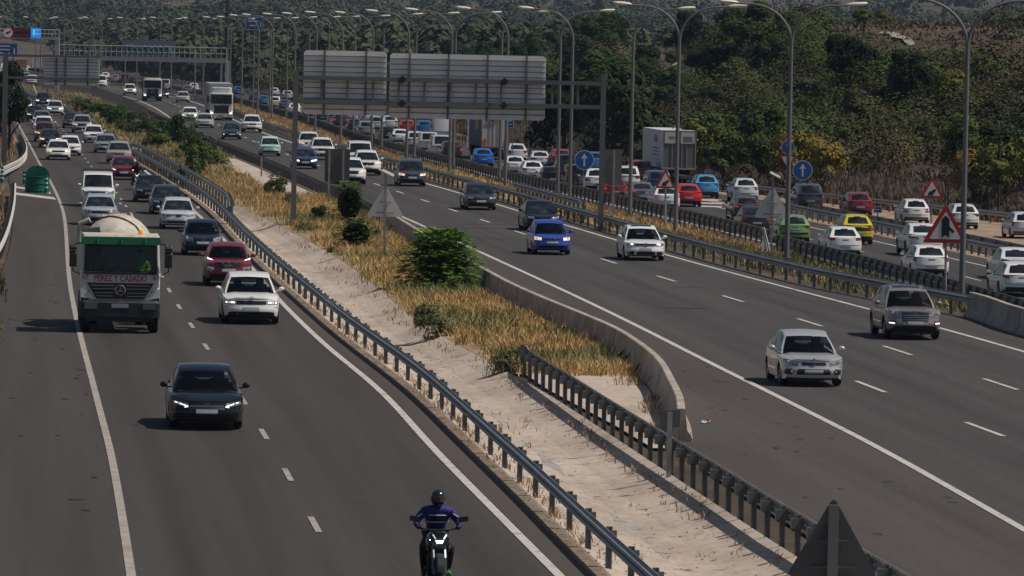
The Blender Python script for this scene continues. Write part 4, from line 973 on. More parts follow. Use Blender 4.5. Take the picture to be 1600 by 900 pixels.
Q(690,221,'vanl',WHT,'tall white cargo van with blank rear doors next to the curtain trailer',dict(panelvan=1,rearpanel=1,tl=(.88,.98,.8,1.4,.8,1.4)),'',1,cat='van')
Q(663,213,'suv',(.02,.12,.36),'blue estate car in the far lane between the red car and the tall white van',dict(tl=(.84,.98,.9,1.1,.9,1.1)),'',1)
Q(636,212,'suv',(.42,.02,.02),'red SUV in the far lane under the big sign backs',dict(),'',1)
Q(606,220,'estate',DGR,'dark estate car below the silver SUV in the nearest queue lane',dict(),'',1)
Q(609,204,'suv',(.48,.50,.53),'silver SUV with a bright window reflection near the outer rail',dict(),'',1)
Q(589,205,'mpv',(.40,.43,.46),'silver people carrier left of the silver SUV',dict(),'',1)
Q(572,214,'mpv',(.22,.24,.27),'grey people carrier with red side lights in the nearest queue lane',dict(),'',1)
Q(576,193,'hatch',(.5,.52,.56),'pale hatchback high up in the queue under the big sign back',dict(),'',1)
Q(554,207,'hatch',(.04,.035,.04),'dark hatchback left of the grey people carrier',dict(tl=(.8,.97,.8,1.0,.8,1.0)),'b',1)
Q(532,200,'suv',(.03,.03,.04),'black SUV with lit red lamps under the left sign back',dict(),'b',1)
Q(548,190,'hatch',(.35,.37,.4),'silver hatchback beyond the black SUV with lit lamps',dict(),'',1)
Q(503,191,'suv',(.025,.035,.07),'navy pickup style SUV under the left end of the sign back',dict(),'',1)
Q(519,184,'hatch',(.35,.06,.06),'small red grey hatchback above the navy SUV',dict(),'',1)
Q(483,184,'sedan',(.03,.045,.09),'dark blue saloon right of the tall gantry post',dict(),'',1)
Q(460,179,'hatch',WHT,'white hatchback with red lights split by the tall gantry post',dict(tl=(.8,.98,.7,1.0,.7,1.0)),'b',1)
Q(445,172,'sedan',(.09,.10,.13),'slate saloon just left of the tall gantry post',dict(),'',1)
Q(449,158,'suv',(.40,.42,.45),'grey SUV above the slate saloon by the gantry post',dict(),'',1)
r_,c_=Q(429,169,'mpv',WHT,'white service car with a wide yellow rear panel',dict(),'',1)
mb=MB(); c_.band(mb,[(-.7*c_.W/2,.72,.98),(.7*c_.W/2,.72,.98)],1,.02,n=8); mb.build('yellow_panel',mat('yellow_reflective',(.8,.42,.02),.4),r_)
Q(428,153,'suv',(.6,.6,.6),'white SUV just above the white service car',dict(),'',1)
Q(412,165,'hatch',(.01,.13,.30),'teal blue hatchback left of the white service car',dict(),'',1)
Q(398,158,'hatch',(.06,.06,.075),'black and silver hatchback left of the teal one',dict(),'',1)
r_,c_=Q(373,150,'csuv',(.02,.14,.30),'blue compact car carrying a dark roof box',dict(),'',1)
mb=MB(); mb.tube([(0,-.9,1.78),(0,-.6,1.8),(0,.6,1.8),(0,.9,1.76)],[.12,.27,.29,.2],10); mb.build('roof_box',BLACK,r_,True)
Q(303,143,'hatch',(.68,.68,.68),'white hatchback left of the white lorry behind the far lamp posts',dict(),'',1)
Q(293,147,'sedan',(.10,.10,.16),'dark purple grey saloon beside the white hatchback at the far lamp posts',dict(),'',1)
Q(180,130,'suv',(.20,.22,.27),'blue grey SUV in the far distance left of a maroon van',dict(),'',1)
Q(195,130,'vans',(.15,.03,.035),'maroon van in the far distance behind the tipper lorry',dict(),'',1,cat='van')
Q(207,133,'suv',(.035,.03,.04),'black SUV in the far distance touching the tipper lorry',dict(),'',1)
Q(165,126,'suv',(.8,.8,.8),'gleaming white SUV right of the left gantry sign back',dict(),'',1)
Q(258,141,'vanm',(.62,.63,.65),'pale minibus just right of the tipper lorry',dict(tl=(.88,.98,.8,1.2,.8,1.2)),'',1,cat='van')
Q(41,112,'hatch',(.72,.73,.75),'white hatchback far away between the orange lorry and the white box truck',dict(),'',1)
# ---- service road
def SV(*a,**k): return Q(*a,group='cars on the outer service road',**k)
SV(1264,328,'mpv',(.05,.055,.07),'dark blue grey people carrier with an orange indicator on the service road',dict(tl=(.82,.98,.86,1.0,.86,1.02)),'ind',2)
SV(1342,338,'small',(.20,.02,.022),'wine red hatchback on the service road right of the people carrier',dict(tl=(.8,.97,.7,.95,.7,.95)),'',2)
SV(1430,350,'small',WHT,'white small hatchback on the service road left of the queue warning triangle post',dict(tl=(.60,.97,.70,.80,.72,.82)),'',2)
SV(1505,358,'estate',(.66,.67,.69),'white estate on the service road between the two red triangles and the lamp post',dict(tl=(.70,.97,.78,.88,.78,.90),rails=1),'',2)
SV(1601,373,'small',(.62,.62,.64),'white car on the service road cut by the right frame edge',dict(tl=(.84,.97,.7,.95,.7,.95)),'',2)
# ------------------------------------------------------------------ lorries
def frame_at(px,py,z=0,away=False,L=0):
    p=G(px,py,z); d=Vector((HEAD,1,0)).normalized(); return p+d*L*0, math.atan(-HEAD)+(math.pi if away else 0)
def wheelset(root,ys,W,r=.5,dual=True,front=()):
    mt=MB(); wd=.3; mt.lathe([(r*.55,-wd/2),(r*.9,-wd/2),(r,-wd/2+.04),(r,wd/2-.04),(r*.9,wd/2),(r*.55,wd/2)],'X',24); tm=mt.mesh('tyre',[TYRE],True)
    mr=MB(); mr.lathe([(0,.02),(r*.2,.05),(r*.25,-.02),(r*.45,-.02),(r*.56,.13),(r*.56,-.1)],'X',18); rm=mr.mesh('rim',[RIM],True)
    for y in ys:
        for sd in(-1,1):
            w=ob('wheel',None,root); w.location=(sd*(W/2-.17),y,r); w.rotation_euler=(0,0,0 if sd>0 else math.pi); ob('tyre',tm,w); ob('rim',rm,w)
            if dual and y not in front:
                t=ob('tyre',tm,w); t.location=(-.33,0,0)
def rbox(mb, x0,x1,y0,y1,z0,z1,c=.12,mi=0,n=4):
    """box with rounded front vertical corners (y0 side) and bevelled top"""
    pl=[]
    for k in range(n+1):
        a=math.pi+ k*math.pi/2/n; pl.append((x0+c+c*math.cos(a), y0+c+c*math.sin(a)))
    for k in range(n+1):
        a=1.5*math.pi+k*math.pi/2/n; pl.append((x1-c+c*math.cos(a), y0+c+c*math.sin(a)))
    pl+=[(x1,y1),(x0,y1)]
    m=len(pl); vs=[(x,y,z0) for x,y in pl]+[(x,y,z1-.08) for x,y in pl]
    cx=(x0+x1)/2; vs+=[(cx+(x-cx)*.965,y+(.07 if y<y1-.01 else 0),z1) for x,y in pl]
    fs=[(i+q*m,(i+1)%m+q*m,(i+1)%m+(q+1)*m,i+(q+1)*m) for q in(0,1) for i in range(m)]+[tuple(range(m)),tuple(range(3*m-1,2*m-1,-1))]
    mb.add(vs,fs,mi)
def star_emblem(parent,x,y,z,r):
    mb=MB(); n=28; vs=[]
    for k in range(n):
        a=2*math.pi*k/n
        for rr,dy in ((r,0),(r*.86,-.015),(r*.86,.0)): vs.append((x+rr*math.cos(a),y+dy,z+rr*math.sin(a)))
    mb.add(vs,[(k*3+q,k*3+q+1,((k+1)%n)*3+q+1,((k+1)%n)*3+q) for k in range(n) for q in(0,1)])
    for k in range(3):
        a=math.pi/2+k*2*math.pi/3; d=Vector((math.cos(a),0,math.sin(a))); q=Vector((-d.z,0,d.x)); o=Vector((x,y-.012,z)); mb.add([o+q*r*.15,o+d*r*.9,o-q*r*.15],[(0,1,2)])
    return mb.build('emblem',CHROME,parent)
# cement mixer ---------------------------------------------------------
p=G(186,519); rz=math.atan(-HEAD); d=Vector((HEAD,1,0)).normalized()
T=empty('mixer_truck',p+d*.6+Vector((0,0,.01)),rz,'white and green cement mixer lorry with a cream drum in the left lane','lorry')
def TL(x,y,z): return (x,y-1.4,z)
CABW=paint((.62,.62,.62),0,.4); GRN=paint((.01,.16,.085),0,.4); CREAM=noisy('mixer_cream',[(.3,(.45,.40,.32)),(.55,(.60,.56,.48)),(.8,(.68,.65,.58))],1.6,.6,second=(5,.75,1.08,None)); DBL=mat('bumper_slate',(.011,.014,.020),.55)
W=2.5
mb=MB()   # cab shell built as frame around the windscreen: rear box + pillars + lower panel + roof lip
rbox(mb,-W/2,W/2,-1.35,.55,.95,1.92,.14)
mb.box((0,.50,2.45),(W-.06,.08,1.1)); mb.box((-W/2+.04,.1,2.45),(.06,.8,1.1)); mb.box((W/2-.04,.1,2.45),(.06,.8,1.1))
for s in(-1,1): mb.tube([(s*(W/2-.07),-1.28,1.9),(s*(W/2-.10),-1.12,2.85)],[.07,.06],8); mb.tube([(s*(W/2-.05),-.28,1.9),(s*(W/2-.08),-.28,2.9)],[.06,.06],6)
mb.build('cab',CABW,T,True,35)
mb=MB(); rbox(mb,-W/2+.02,W/2-.02,-1.22,.6,2.84,3.10,.12); mb.build('cab_roof',CREAM,T,True,35)
mb=MB(); mb.prism([(-W/2-.02,2.80),(W/2+.02,2.80),(W/2-.02,3.04),(-W/2+.02,3.04)],-1.48,-1.26)
for x in (-.75,0,.75): mb.tube([(x,-1.49,2.85),(x,-1.49,2.99)],.03,6)
mb.build('sun_visor',GRN,T)
mb=MB(); mb.add([(-W/2+.14,-1.36,1.93),(W/2-.14,-1.36,1.93),(W/2-.17,-1.2,2.82),(-W/2+.17,-1.2,2.82)],[(0,1,2,3)]); mb.build('windscreen',glassmat(),T)
mb=MB()
for s in(-1,1): mb.add([(s*(W/2-.02),-1.05,1.98),(s*(W/2-.02),-.35,1.98),(s*(W/2-.05),-.35,2.76),(s*(W/2-.05),-.98,2.76)],[(0,1,2,3)])
mb.build('side_window',glassmat(),T)
mb=MB(); mb.box((0,-1.0,1.9),(W-.3,.4,.1)); mb.build('dashboard',BLACK,T)
mb=MB(); mb.tube([(-W/2+.13,-1.38,1.9),(W/2-.13,-1.38,1.9)],.035,6); mb.tube([(-W/2+.12,-1.37,1.9),(-W/2+.15,-1.21,2.85),(W/2-.15,-1.21,2.85),(W/2-.12,-1.37,1.9)],.03,6)
for x in(-.55,.35): mb.tube([(x,-1.42,1.92),(x+.5,-1.38,2.12)],.014,5)
mb.build('windscreen_frame',BLACK,T)
mb=MB(); rbox(mb,-1.03,1.03,-1.37,-1.3,1.60,1.88,.02); mb.build('name_panel',mat('panel_white',(.6,.6,.6),.5),T)
TXR=mat('lettering_red',(.42,.05,.07),.6)
textmesh('lettering','PEREZ Y CASADO',.26,.004,TXR,T,(0,-1.378,1.72),bold=.006,width=1.66)
for s in(-1,1): textmesh('fleet_number','47',.22,.004,TXR,T,(s*1.115,-1.40,1.76),rot=(math.pi/2,0,0),bold=.002)
mb=MB(); mb.prism([(-1.05,1.58),(1.05,1.58),(.75,1.08),(-.75,1.08)],-1.40,-1.34); mb.build('grille',BLACK,T)
mb=MB()
for z,w in((1.50,.92),(1.40,.88),(1.27,.80),(1.17,.76)): 
    for s in(-1,1): mb.box((s*(w+.2)/2,-1.415,z),(w-.2,.02,.022))
mb.build('grille_bar',mat('grille_silver',(.25,.25,.26),.35,.6),T)
star_emblem(T,0,-1.43,1.36,.17)
mb=MB(); rbox(mb,-W/2-.01,W/2+.01,-1.46,-.6,.50,1.04,.12)
for s in(-1,1): mb.prism([(s*.98,1.0),(s*1.24,1.0),(s*1.24,1.2),(s*.98,1.34)],-1.38,-1.0)
mb.box((0,-1.47,.58),(1.3,.03,.12)); mb.box((0,-1.30,.44),(2.2,.2,.14))
mb.build('bumper',DBL,T,True,35)
mb=MB()
for s in(-1,1): mb.prism([(s*.80,1.06),(s*1.24,1.12),(s*1.24,1.42),(s*1.02,1.32)],-1.385,-1.1)
mb.build('corner_panel',CABW,T)
for s in(-1,1):
    mb=MB(); mb.box((s*.92,-1.475,.86),(.40,.03,.2)); mb.build('headlight',mat('dull_lens',(.10,.105,.11),.2),T)
mb=MB(); mb.box((0,-1.475,.87),(.54,.02,.13)); mb.build('number_plate',PLATE,T)
for s in(-1,1):
    mb=MB(); mb.tube([(s*1.2,-1.25,2.85),(s*1.42,-1.42,2.80),(s*1.5,-1.45,2.7),(s*1.5,-1.45,1.95),(s*1.28,-1.3,1.85)],.022,6); mb.build('mirror_arm',BLACK,T)
    mb=MB(); rbox(mb,s*1.5-.12,s*1.5+.12,-1.5,-1.38,2.08,2.58,.04); rbox(mb,s*1.5-.12,s*1.5+.12,-1.5,-1.38,2.60,2.78,.04); mb.build('wing_mirror',BLACK,T)
mb=MB(); mb.lathe([(0,.16),(.05,.15),(.08,.1),(.08,0)],'Z',12,0,(.62,-.9,3.10)); mb.build('beacon',ORANGE,T,True)
mb=MB(); mb.box((0,3.6,.95),(.9,6.6,.28)); mb.box((0,.9,1.25),(2.2,.5,.9)); mb.box((-.95,2.1,.8),(.55,.9,.6)); mb.box((.95,2.1,.8),(.55,.9,.6)); mb.build('chassis',BLACK,T)
# drum, axis tilted up to the rear
mb=MB(); prof=[(0,0),(.75,.02),(.95,.2),(1.18,1.0),(1.22,1.9),(1.15,2.7),(.85,3.8),(.62,4.6),(.58,4.9)]
ax=Vector((0,math.cos(R(9)),math.sin(R(9)))); 
n=28; vs=[]
for r_,h_ in prof:
    for k in range(n):
        a=2*math.pi*k/n; u=Vector((1,0,0)); w=ax.cross(u); vs.append(Vector((0,1.25,2.05))+ax*h_+(u*math.cos(a)+w*math.sin(a))*r_)
mb.add(vs,[(i*n+k,i*n+(k+1)%n,(i+1)*n+(k+1)%n,(i+1)*n+k) for i in range(len(prof)-1) for k in range(n)])
dr=mb.build('drum',CREAM,T,True,60)
mb=MB(); w=ax.cross(Vector((1,0,0))); ps=[]
for k in range(30):
    t=k/29; h_=.3+3.3*t; a=.6+t*2.4; r_=float(np.interp(h_,[q[1] for q in prof[1:]],[q[0] for q in prof[1:]]))+.02; ps.append(Vector((0,1.25,2.05))+ax*h_+(Vector((1,0,0))*math.cos(-a)+w*math.sin(-a))*r_)
mb.tube(ps,.03,6); mb.build('drum_stripe',mat('rust_brown',(.18,.09,.035),.8),dr)
mb=MB(); c0=Vector((0,6.0,3.0))
for s in(-1,1): mb.tube([(s*.75,5.3,1.0),(s*.7,5.8,2.9),(s*.45,6.0,3.5)],.06,6)
mb.lathe([(.30,.0),(.34,.2),(.5,.45),(.53,.5),(.48,.46),(.3,.2)],'Z',16,0,(-.1,5.9,2.95)); mb.tube([(0,6.4,2.6),(-.5,6.7,1.6)],[.28,.2],10)
mb.tube([(-.9,5.4,3.35),(-1.2,5.45,3.2),(-1.2,5.45,2.6)],[.09,.1,.12],8); mb.tube([(-.5,5.0,3.35),(-.2,5.1,3.52),(.2,5.2,3.5)],[.06,.09,.05],6); mb.box((-.1,5.1,3.55),(.35,.3,.12)); mb.box((.2,5.1,3.5),(.2,.3,.16))
mb.build('hopper',CREAM,T,True)
mb=MB(); mb.tube([(-.95,.95,2.2),(-.95,.95,3.12)],[.14,.14],12); mb.build('exhaust_stack',BLACK,T,True)
mb=MB(); mb.tube([(-1.15,.9,2.9),(-.6,.9,3.0)],[.28,.28],14); mb.build('water_tank',mat('tank_dark',(.03,.03,.03),.4),T,True)
wheelset(T,[-.55,1.2,4.3,5.6],W,.52,True,(-.55,1.2))
rw=lambda x,y,z: T.matrix_world@Vector((x,y,z))
bpy.context.view_layer.update()
q=Matrix.Translation(T.location)@Matrix.Rotation(rz,4,'Z')
cab_person(q@Vector((-.68,-.32,1.72)),rz,'person in a bright green vest seated on the left side of the mixer cab')
cab_person(q@Vector((.66,-.32,1.72)),rz,'person in a bright green vest seated on the right side of the mixer cab')
# white lorry with trailer ---------------------------------------------
def artic(px,py,label,cabm,boxm,gr,cab_h=3.55,box=(2.55,13,3.95),vis=True,name='lorry'):
    p=G(px,py); t=empty(name,p+Vector((0,0,.01))+d*.4,rz,label,'lorry'); W=2.5
    mb=MB(); rbox(mb,-W/2,W/2,-1.35,.9,.9,2.95,.2); rbox(mb,-W/2+.15,W/2-.15,-.95,.9,2.9,cab_h,.3); mb.build('cab',cabm,t,True,35)
    mb=MB(); vs=[(-W/2+.12,-1.37,1.78),(W/2-.12,-1.37,1.78),(W/2-.14,-1.37,2.75),(-W/2+.14,-1.37,2.75)]; mb.prism([(v[0],v[2]) for v in vs],-1.375,-1.33); mb.build('windscreen',GLASS,t)
    for s in(-1,1):
        mb=MB(); mb.box((s*(W/2+.004),-.75,2.25),(.01,.75,.7)); mb.build('side_window',GLASS,t)
        mb=MB(); mb.box((s*1.02,-1.40,.78),(.3,.05,.16)); mb.tube([(s*.86,-1.42,.72),(s*1.12,-1.42,.80),(s*1.16,-1.40,1.0)],.03,5); mb.build('headlight',LENSL,t)
        mb=MB(); rbox(mb,s*1.45-.11,s*1.45+.11,-1.3,-1.15,1.9,2.7,.04); mb.box((s*1.3,-1.2,2.6),(.25,.05,.05)); mb.build('wing_mirror',BLACK,t)
    mb=MB(); mb.prism([(-.82,1.62),(.82,1.62),(.72,.72),(-.72,.72)],-1.385,-1.33); mb.build('grille',BLACK,t)
    mb=MB(); mb.box((0,-1.1,.55),(W,.6,.42)); mb.build('bumper',gr,t); mb=MB(); mb.box((0,-1.42,.52),(.52,.02,.12)); mb.build('number_plate',PLATE,t)
    mb=MB(); mb.box((0,4,.9),(1.0,8,.3)); mb.build('chassis',BLACK,t)
    bw,bl,bh=box; mb=MB(); mb.box((0,1.4+bl/2,(1.15+bh)/2),(bw,bl,bh-1.15)); mb.build('trailer_box',boxm,t)
    wheelset(t,[-.3,3.2,bl-3.5,bl-2.2,bl-.9],2.5,.5,True,(-.3,)); return t
VW_=paint((.62,.62,.60),0,.35)
artic(345,188,'white lorry with a big dark grille and a white roof fairing in the middle carriageway',VW_,mat('trailer_grey',(.36,.37,.38),.6),mat('bumper_white',(.55,.55,.54),.5))
t=artic(238,158,'tipper lorry with a white cab and dark brown body, left of the champagne saloon',paint((.5,.49,.46),0,.4),mat('tipper_brown',(.07,.055,.05),.8),DBL,cab_h=3.1,box=(2.5,6.5,3.1)); star_emblem(t,0,-1.40,1.25,.2)
# trailers seen from behind --------------------------------------------
def trailer_rear(px,py,label,sidem,rearm,bh=4.0,bl=13.6,lw=2.55,name='lorry'):
    p=G(px,py,ZR); t=empty(name,p+Vector((0,0,.01)),rz,label,'lorry')
    mb=MB(); mb.box((0,bl/2+.03,(1.15+bh)/2),(lw,bl,bh-1.15)); mb.build('trailer_box',sidem,t)
    mb=MB(); mb.box((0,0,(1.15+bh)/2),(lw-.12,.05,bh-1.22)); mb.build('rear_door',rearm,t)
    mb=MB()
    for x in (-lw/2+.03,lw/2-.03): mb.box((x,-.03,(1.1+bh)/2),(.08,.05,bh-1.1))
    mb.box((0,-.03,bh-.03),(lw,.05,.08)); mb.box((0,-.03,1.12),(lw,.06,.14)); fr=mb.build('door_frame',mat('frame_'+name+str(int(px)),(.35,.33,.30) if px>900 else (.45,.12,.05),.6),t)
    mb=MB()
    for x in (-.55,-.2,.2,.55): mb.tube([(x,-.05,1.25),(x,-.05,bh-.15)],.02,5)
    mb.build('door_bar',GALV,t)
    mb=MB(); mb.box((0,bl/2,1.0),(1.1,bl,.25)); mb.box((0,0,.62),(2.3,.1,.14)); mb.build('chassis',BLACK,t)
    for s in(-1,1):
        mb=MB(); mb.box((s*1.0,-.05,.85),(.4,.05,.13)); mb.build('taillight',TAIL,t)
    wheelset(t,[1.8,3.1,4.4,bl-1.5],2.5,.5,True); return t,bh
WD=mat('door_white',(.58,.57,.54),.5)
t,bh=trailer_rear(774,250,'articulated lorry with a dark blue curtain side and pale rear doors with orange edges',mat('curtain_blue',(.035,.05,.10),.7),WD,4.15)
# tractor hint in front and its lettering
mb=MB(); rbox(mb,-1.25,1.25,13.9,16.0,.5,3.6,.2); mb.build('cab',paint((.03,.09,.28)),t,True,35)
textmesh('logo_letters','LH',.62,.006,mat('logo_blue',(.02,.10,.40),.5),t,(-.55,-.04,3.42),bold=.03)
mb=MB()
for k in range(24):
    a=2*math.pi*k/24; b=2*math.pi*(k+1)/24; 
    if .9<a<3.6: continue
    A_=Vector((-.5+.58*math.cos(a),-.045,3.38+.24*math.sin(a))); B_=Vector((-.5+.58*math.cos(b),-.045,3.38+.24*math.sin(b))); mb.tube([A_,B_],.035,5)
mb.build('logo_swoosh',mat('logo_red',(.5,.05,.05),.5),t)
mb=MB()
for k in range(2): mb.box((-.55,-.035,2.98-.13*k),(.9-.2*k,.01,.05))
mb.build('small_print',mat('print_grey',(.2,.25,.25),.6),t)
mb=MB(); mb.box((-1.285,5,3.1),(.01,3.2,1.0)); mb.build('side_logo',mat('print_tan',(.25,.22,.17),.7),t)
for s in(-1,1):
    mb=MB(); mb.box((s*.95,-.055,1.55),(.22,.02,.55)); mb.build('reflector',mat('reflector_orange',(.6,.14,.02),.4),t)
t,bh=trailer_rear(1060,287,'big white box lorry with two white notices above grey rear doors, beside the wooded verge',mat('box_white',(.60,.61,.63),.5),mat('door_grey',(.17,.165,.155),.7),4.0)
for x in(-.6,.62):
    mb=MB(); mb.box((x,-.06,bh-.55),(1.05,.02,.85)); s_=mb.build('notice_board',mat('notice_white',(.62,.61,.57),.6),t)
    mb=MB()
    for k in range(2 if x<0 else 4): mb.box((x+(.05 if k%2 else 0),-.075,bh-.48-.11*k),(.45 if x<0 else .7,.005,.045))
    mb.build('notice_lettering',mat('print_dark',(.08,.08,.08),.6),s_)
mb=MB()
for k in range(3): mb.box((-1.285,4.5,2.6-.25*k),(.01,3.6,.10))
mb.box((-1.285,4.5,3.3),(.01,2.2,.5)); mb.build('side_lettering',mat('print_side',(.22,.23,.25),.6),t)
def boxtruck(px,py,label,col,w=2.4,l=7,h=3.4):
    t,bh=trailer_rear(px,py,label,paint(col),paint(col),h,l,w); return t
boxtruck(58,114,'tall white box truck in the far distance left of the gantry sign back',(.62,.65,.70),2.5,8,4.0)
boxtruck(33,113,'orange lorry in the far distance beyond the blue road sign',(.40,.15,.05),2.5,7,3.0)
# ------------------------------------------------------------------ street lamps
def lamp(px, py, arms, label, z=-.65, toppx=None, H=12.2):
    p=G(px,py,z); s=F/p.y
    if toppx: H=(py-toppx)/s
    root=empty('street_lamp',p,0,label,'street lamp','lamp posts between the carriageways')
    lean=.0
    mb=MB(); mb.tube([(0,0,-.1),(0,0,H*.4),(0,0,H-2.0)],[.125,.105,.085],10); mb.box((0,0,.0),(.45,.45,.12))
    mb.build('pole',POLE,root,True)
    for a in arms:
        pts=[]; rx,rz_=2.0,2.0
        for k in range(11):
            t=k/10*math.pi/2*.97; pts.append((a*rx*(1-math.cos(t))*1.0, -.0, H-2.0+rz_*math.sin(t)*.93))
        e=pts[-1]; pts.append((e[0]+a*.75,0,e[2]+.02))
        mb=MB(); mb.tube(pts,[.08-.003*i for i in range(12)],8); mb.build('arm',POLE,root,True)
        e=pts[-1]; mb=MB(); vs=[]; n=10
        prof=[(0,.05),(.08,.10),(.35,.16),(.75,.17),(.95,.12),(1.02,.03)]
        for q,(dx,r) in enumerate(prof):
            for k in range(n):
                an=2*math.pi*k/n; vs.append((e[0]+a*(dx-.1), r*1.05*math.cos(an), e[2]+.03+r*.62*math.sin(an)+.02*q))
        mb.add(vs,[(i*n+k,i*n+(k+1)%n,(i+1)*n+(k+1)%n,(i+1)*n+k) for i in range(len(prof)-1) for k in range(n)]+[tuple(range(n)),tuple(range(6*n-1,5*n-1,-1))])
        mb.build('lamp_head',FOG,root,True)
    return root
near=[(1502,485,(-1,1),'nearest lamp post, double armed, beside the short concrete barrier at the right'),
(1229,404,(-1,1),'double armed lamp post in front of the blue arrow and yield signs'),
(1055,366,(-1,1),'double armed lamp post right of the queue warning triangle at the middle carriageway rail'),
(984,336,(1,),'single armed lamp post between the gantry post and the queue warning triangle'),
(890,309,(-1,),'lamp post with its arm to the left, just left of the blue arrow sign'),
(871,300,(1,),'lamp post with its arm to the right, paired closely left of another'),
(789,295,(-1,),'lamp post rising at the right end of the big sign backs, arm to the left'),
(780,279,(1,),'lamp post rising at the right end of the big sign backs, arm to the right'),
(702,272,(-1,),'lamp post behind the right sign back, arm to the left'),(708,260,(1,),'lamp post behind the right sign back, arm to the right')]
for x,y,a,l in near: lamp(x,y,a,l)
ll=[(635,252),(580,231),(532,226),(492,212),(459,203),(424,193),(402,185),(377,169),(354,163),(317,152),(267,148),(213,141),(158,135),(111,130),(63,126),(21,122)]
rr_=[(647,246),(596,230),(552,209),(511,197),(481,190),(447,182),(421,173),(395,167),(359,156),(304,149),(249,141),(195,134),(145,129),(99,125),(55,121)]
for x,y in ll: lamp(x,y,(-1,),'slim grey lamp post of the far row with its arm bent to the left')
for x,y in rr_: lamp(x,y,(1,),'slim grey lamp post of the far row with its arm bent to the right')
# ------------------------------------------------------------------ sign gantries seen from behind
def back_panel(root, x0,x1,z0,z1,y, nrib, posts):
    mb=MB(); c=.12; pl=[(x0+c,z0),(x1-c,z0),(x1,z0+c),(x1,z1-c),(x1-c,z1),(x0+c,z1),(x0,z1-c),(x0,z0+c)]
    mb.prism(pl,y,y+.05); s=mb.build('sign_panel',SIGNB,root)
    mb=MB()
    for k in range(1,nrib): mb.box(((x0+x1)/2,y-.02,z0+(z1-z0)*k/nrib),(x1-x0-.06,.035,.035))
    mb.build('panel_rib',mat('rib_grey',(.10,.105,.11),.6),s)
    mb=MB()
    for x in posts: mb.box((x,y-.07,(z0+z1)/2),(.09,.08,z1-z0+.05))
    mb.build('stiffener',GALVD,s)
def gantry(base_l, base_r, panels, zb1, zb2, H, label, pw=.24, struts=9, brackets=()):
    d=(base_r-base_l); L=d.length; rz_=math.atan2(d.y,d.x)
    root=empty('sign_gantry',base_l,rz_,label,'sign gantry')
    for x,h in ((0,H),(L,H+.1)):
        mb=MB(); mb.box((x,0,h/2),(pw,.34,h)); mb.box((x,0,.1),(.6,.6,.25)); mb.build('post',GANT,root)
    for z in (zb1,zb2):
        mb=MB(); mb.box((L/2,-.05,z),(L,.22,.20)); mb.build('beam',GANT,root)
    mb=MB()
    for k in range(1,struts): mb.box((L*k/struts,-.05,(zb1+zb2)/2),(.10,.12,zb2-zb1-.2))
    mb.build('strut',GANT,root)
    for x0,x1,z0,z1 in panels:
        n=max(2,round((x1-x0)/2.2)); back_panel(root,x0,x1,z0,z1,.16,max(5,round((z1-z0)/.27)),[x0+(x1-x0)*(k+.5)/n for k in range(n)])
    if brackets:
        mb=MB()
        for x in brackets:
            for z in(zb1,zb2): mb.box((x,-.2,z),(.28,.12,.32),ry=.78); mb.box((x,-.25,z-.1),(.12,.2,.12))
        mb.build('junction_box',BLACK,root)
    return root
bl=G(458,352); s=F/bl.y; br=bl+Vector((math.cos(.088)*(483/s),math.sin(.088)*(483/s),0)); br=Vector((br.x,br.y,-.2))
k=lambda x:(x-458)/s
gantry(bl,br,[(k(470),k(600),(352-178)/s,(352-78)/s),(k(605),k(850),(352-181)/s,(352-80)/s)],(352-158)/s,(352-121)/s,(352-110)/s,'big motorway gantry seen from behind with two ribbed grey sign backs',struts=12,brackets=(k(624),k(784)))
bl=G(6,262); s=F/bl.y; k=lambda x:(x-6)/s
br=bl+Vector((math.cos(.088)*(148/s),math.sin(.088)*(148/s),0))
root=empty('sign_gantry',bl,.088,'cantilever gantry at the left edge with one ribbed sign back above the oncoming lanes','sign gantry')
mb=MB(); mb.box((0,0,(262-82)/s/2),(.36,.34,(262-82)/s)); mb.build('post',GANT,root)
for y in(86.5,121): mb=MB(); mb.box((k(80),-.02,(262-y)/s),(k(154),.2,.17)); mb.build('beam',GANT,root)
back_panel(root,k(65),k(153),(262-131)/s,(262-85)/s,.14,9,[k(85),k(99),k(134)])
# ---- walkway gantry further away
Yg=G(352,157).y; s=F/Yg
a=P(92,90,Yg); b=P(354,92+8,Yg)
def world_at(px,py,Y): return P(px,py,Y)
root=empty('walkway_gantry',Vector((b.x,Yg,0)),0,'far walkway gantry with railings and a graffiti covered panel over the middle carriageway','walkway gantry')
o=Vector((b.x,Yg,0))
lft=P(92,83,Yg)-o; rgt=P(354,95,Yg)-o; 
LG=mat('walkway_grey',(.38,.385,.375),.6)
z=rgt.z; xl=lft.x
mb=MB(); mb.box((xl/2,0,z),(-xl,.9,.62)); mb.build('deck_beam',LG,root)
mb=MB()
for kx in range(33): 
    mb.tube([(xl*kx/32,-.45,z+.3),(xl*kx/32,-.45,z+1.75)],.05,5)
for h in(.95,1.75): mb.tube([(xl,-.45,z+h),(0,-.45,z+h)],.05,5)
mb.build('railing',LG,root)
mb=MB(); mb.box((.1,0,z/2),(.55,.55,z)); mb.box((-.7,0,z/2),(.3,.4,z)); mb.build('post',LG,root)
gx0=P(190,80,Yg).x-o.x; gx1=P(274,80,Yg).x-o.x
mb=MB(); mb.box(((gx0+gx1)/2,.3,z+1.35),(gx1-gx0,.1,2.5)); gp=mb.build('graffiti_panel',mat('panel_faded',(.18,.19,.24),.7),root)
random.seed(3)
GC=[mat('spray_blue',(.02,.08,.16),.6),mat('spray_teal',(.01,.16,.14),.6),mat('spray_lime',(.16,.22,.05),.6)]
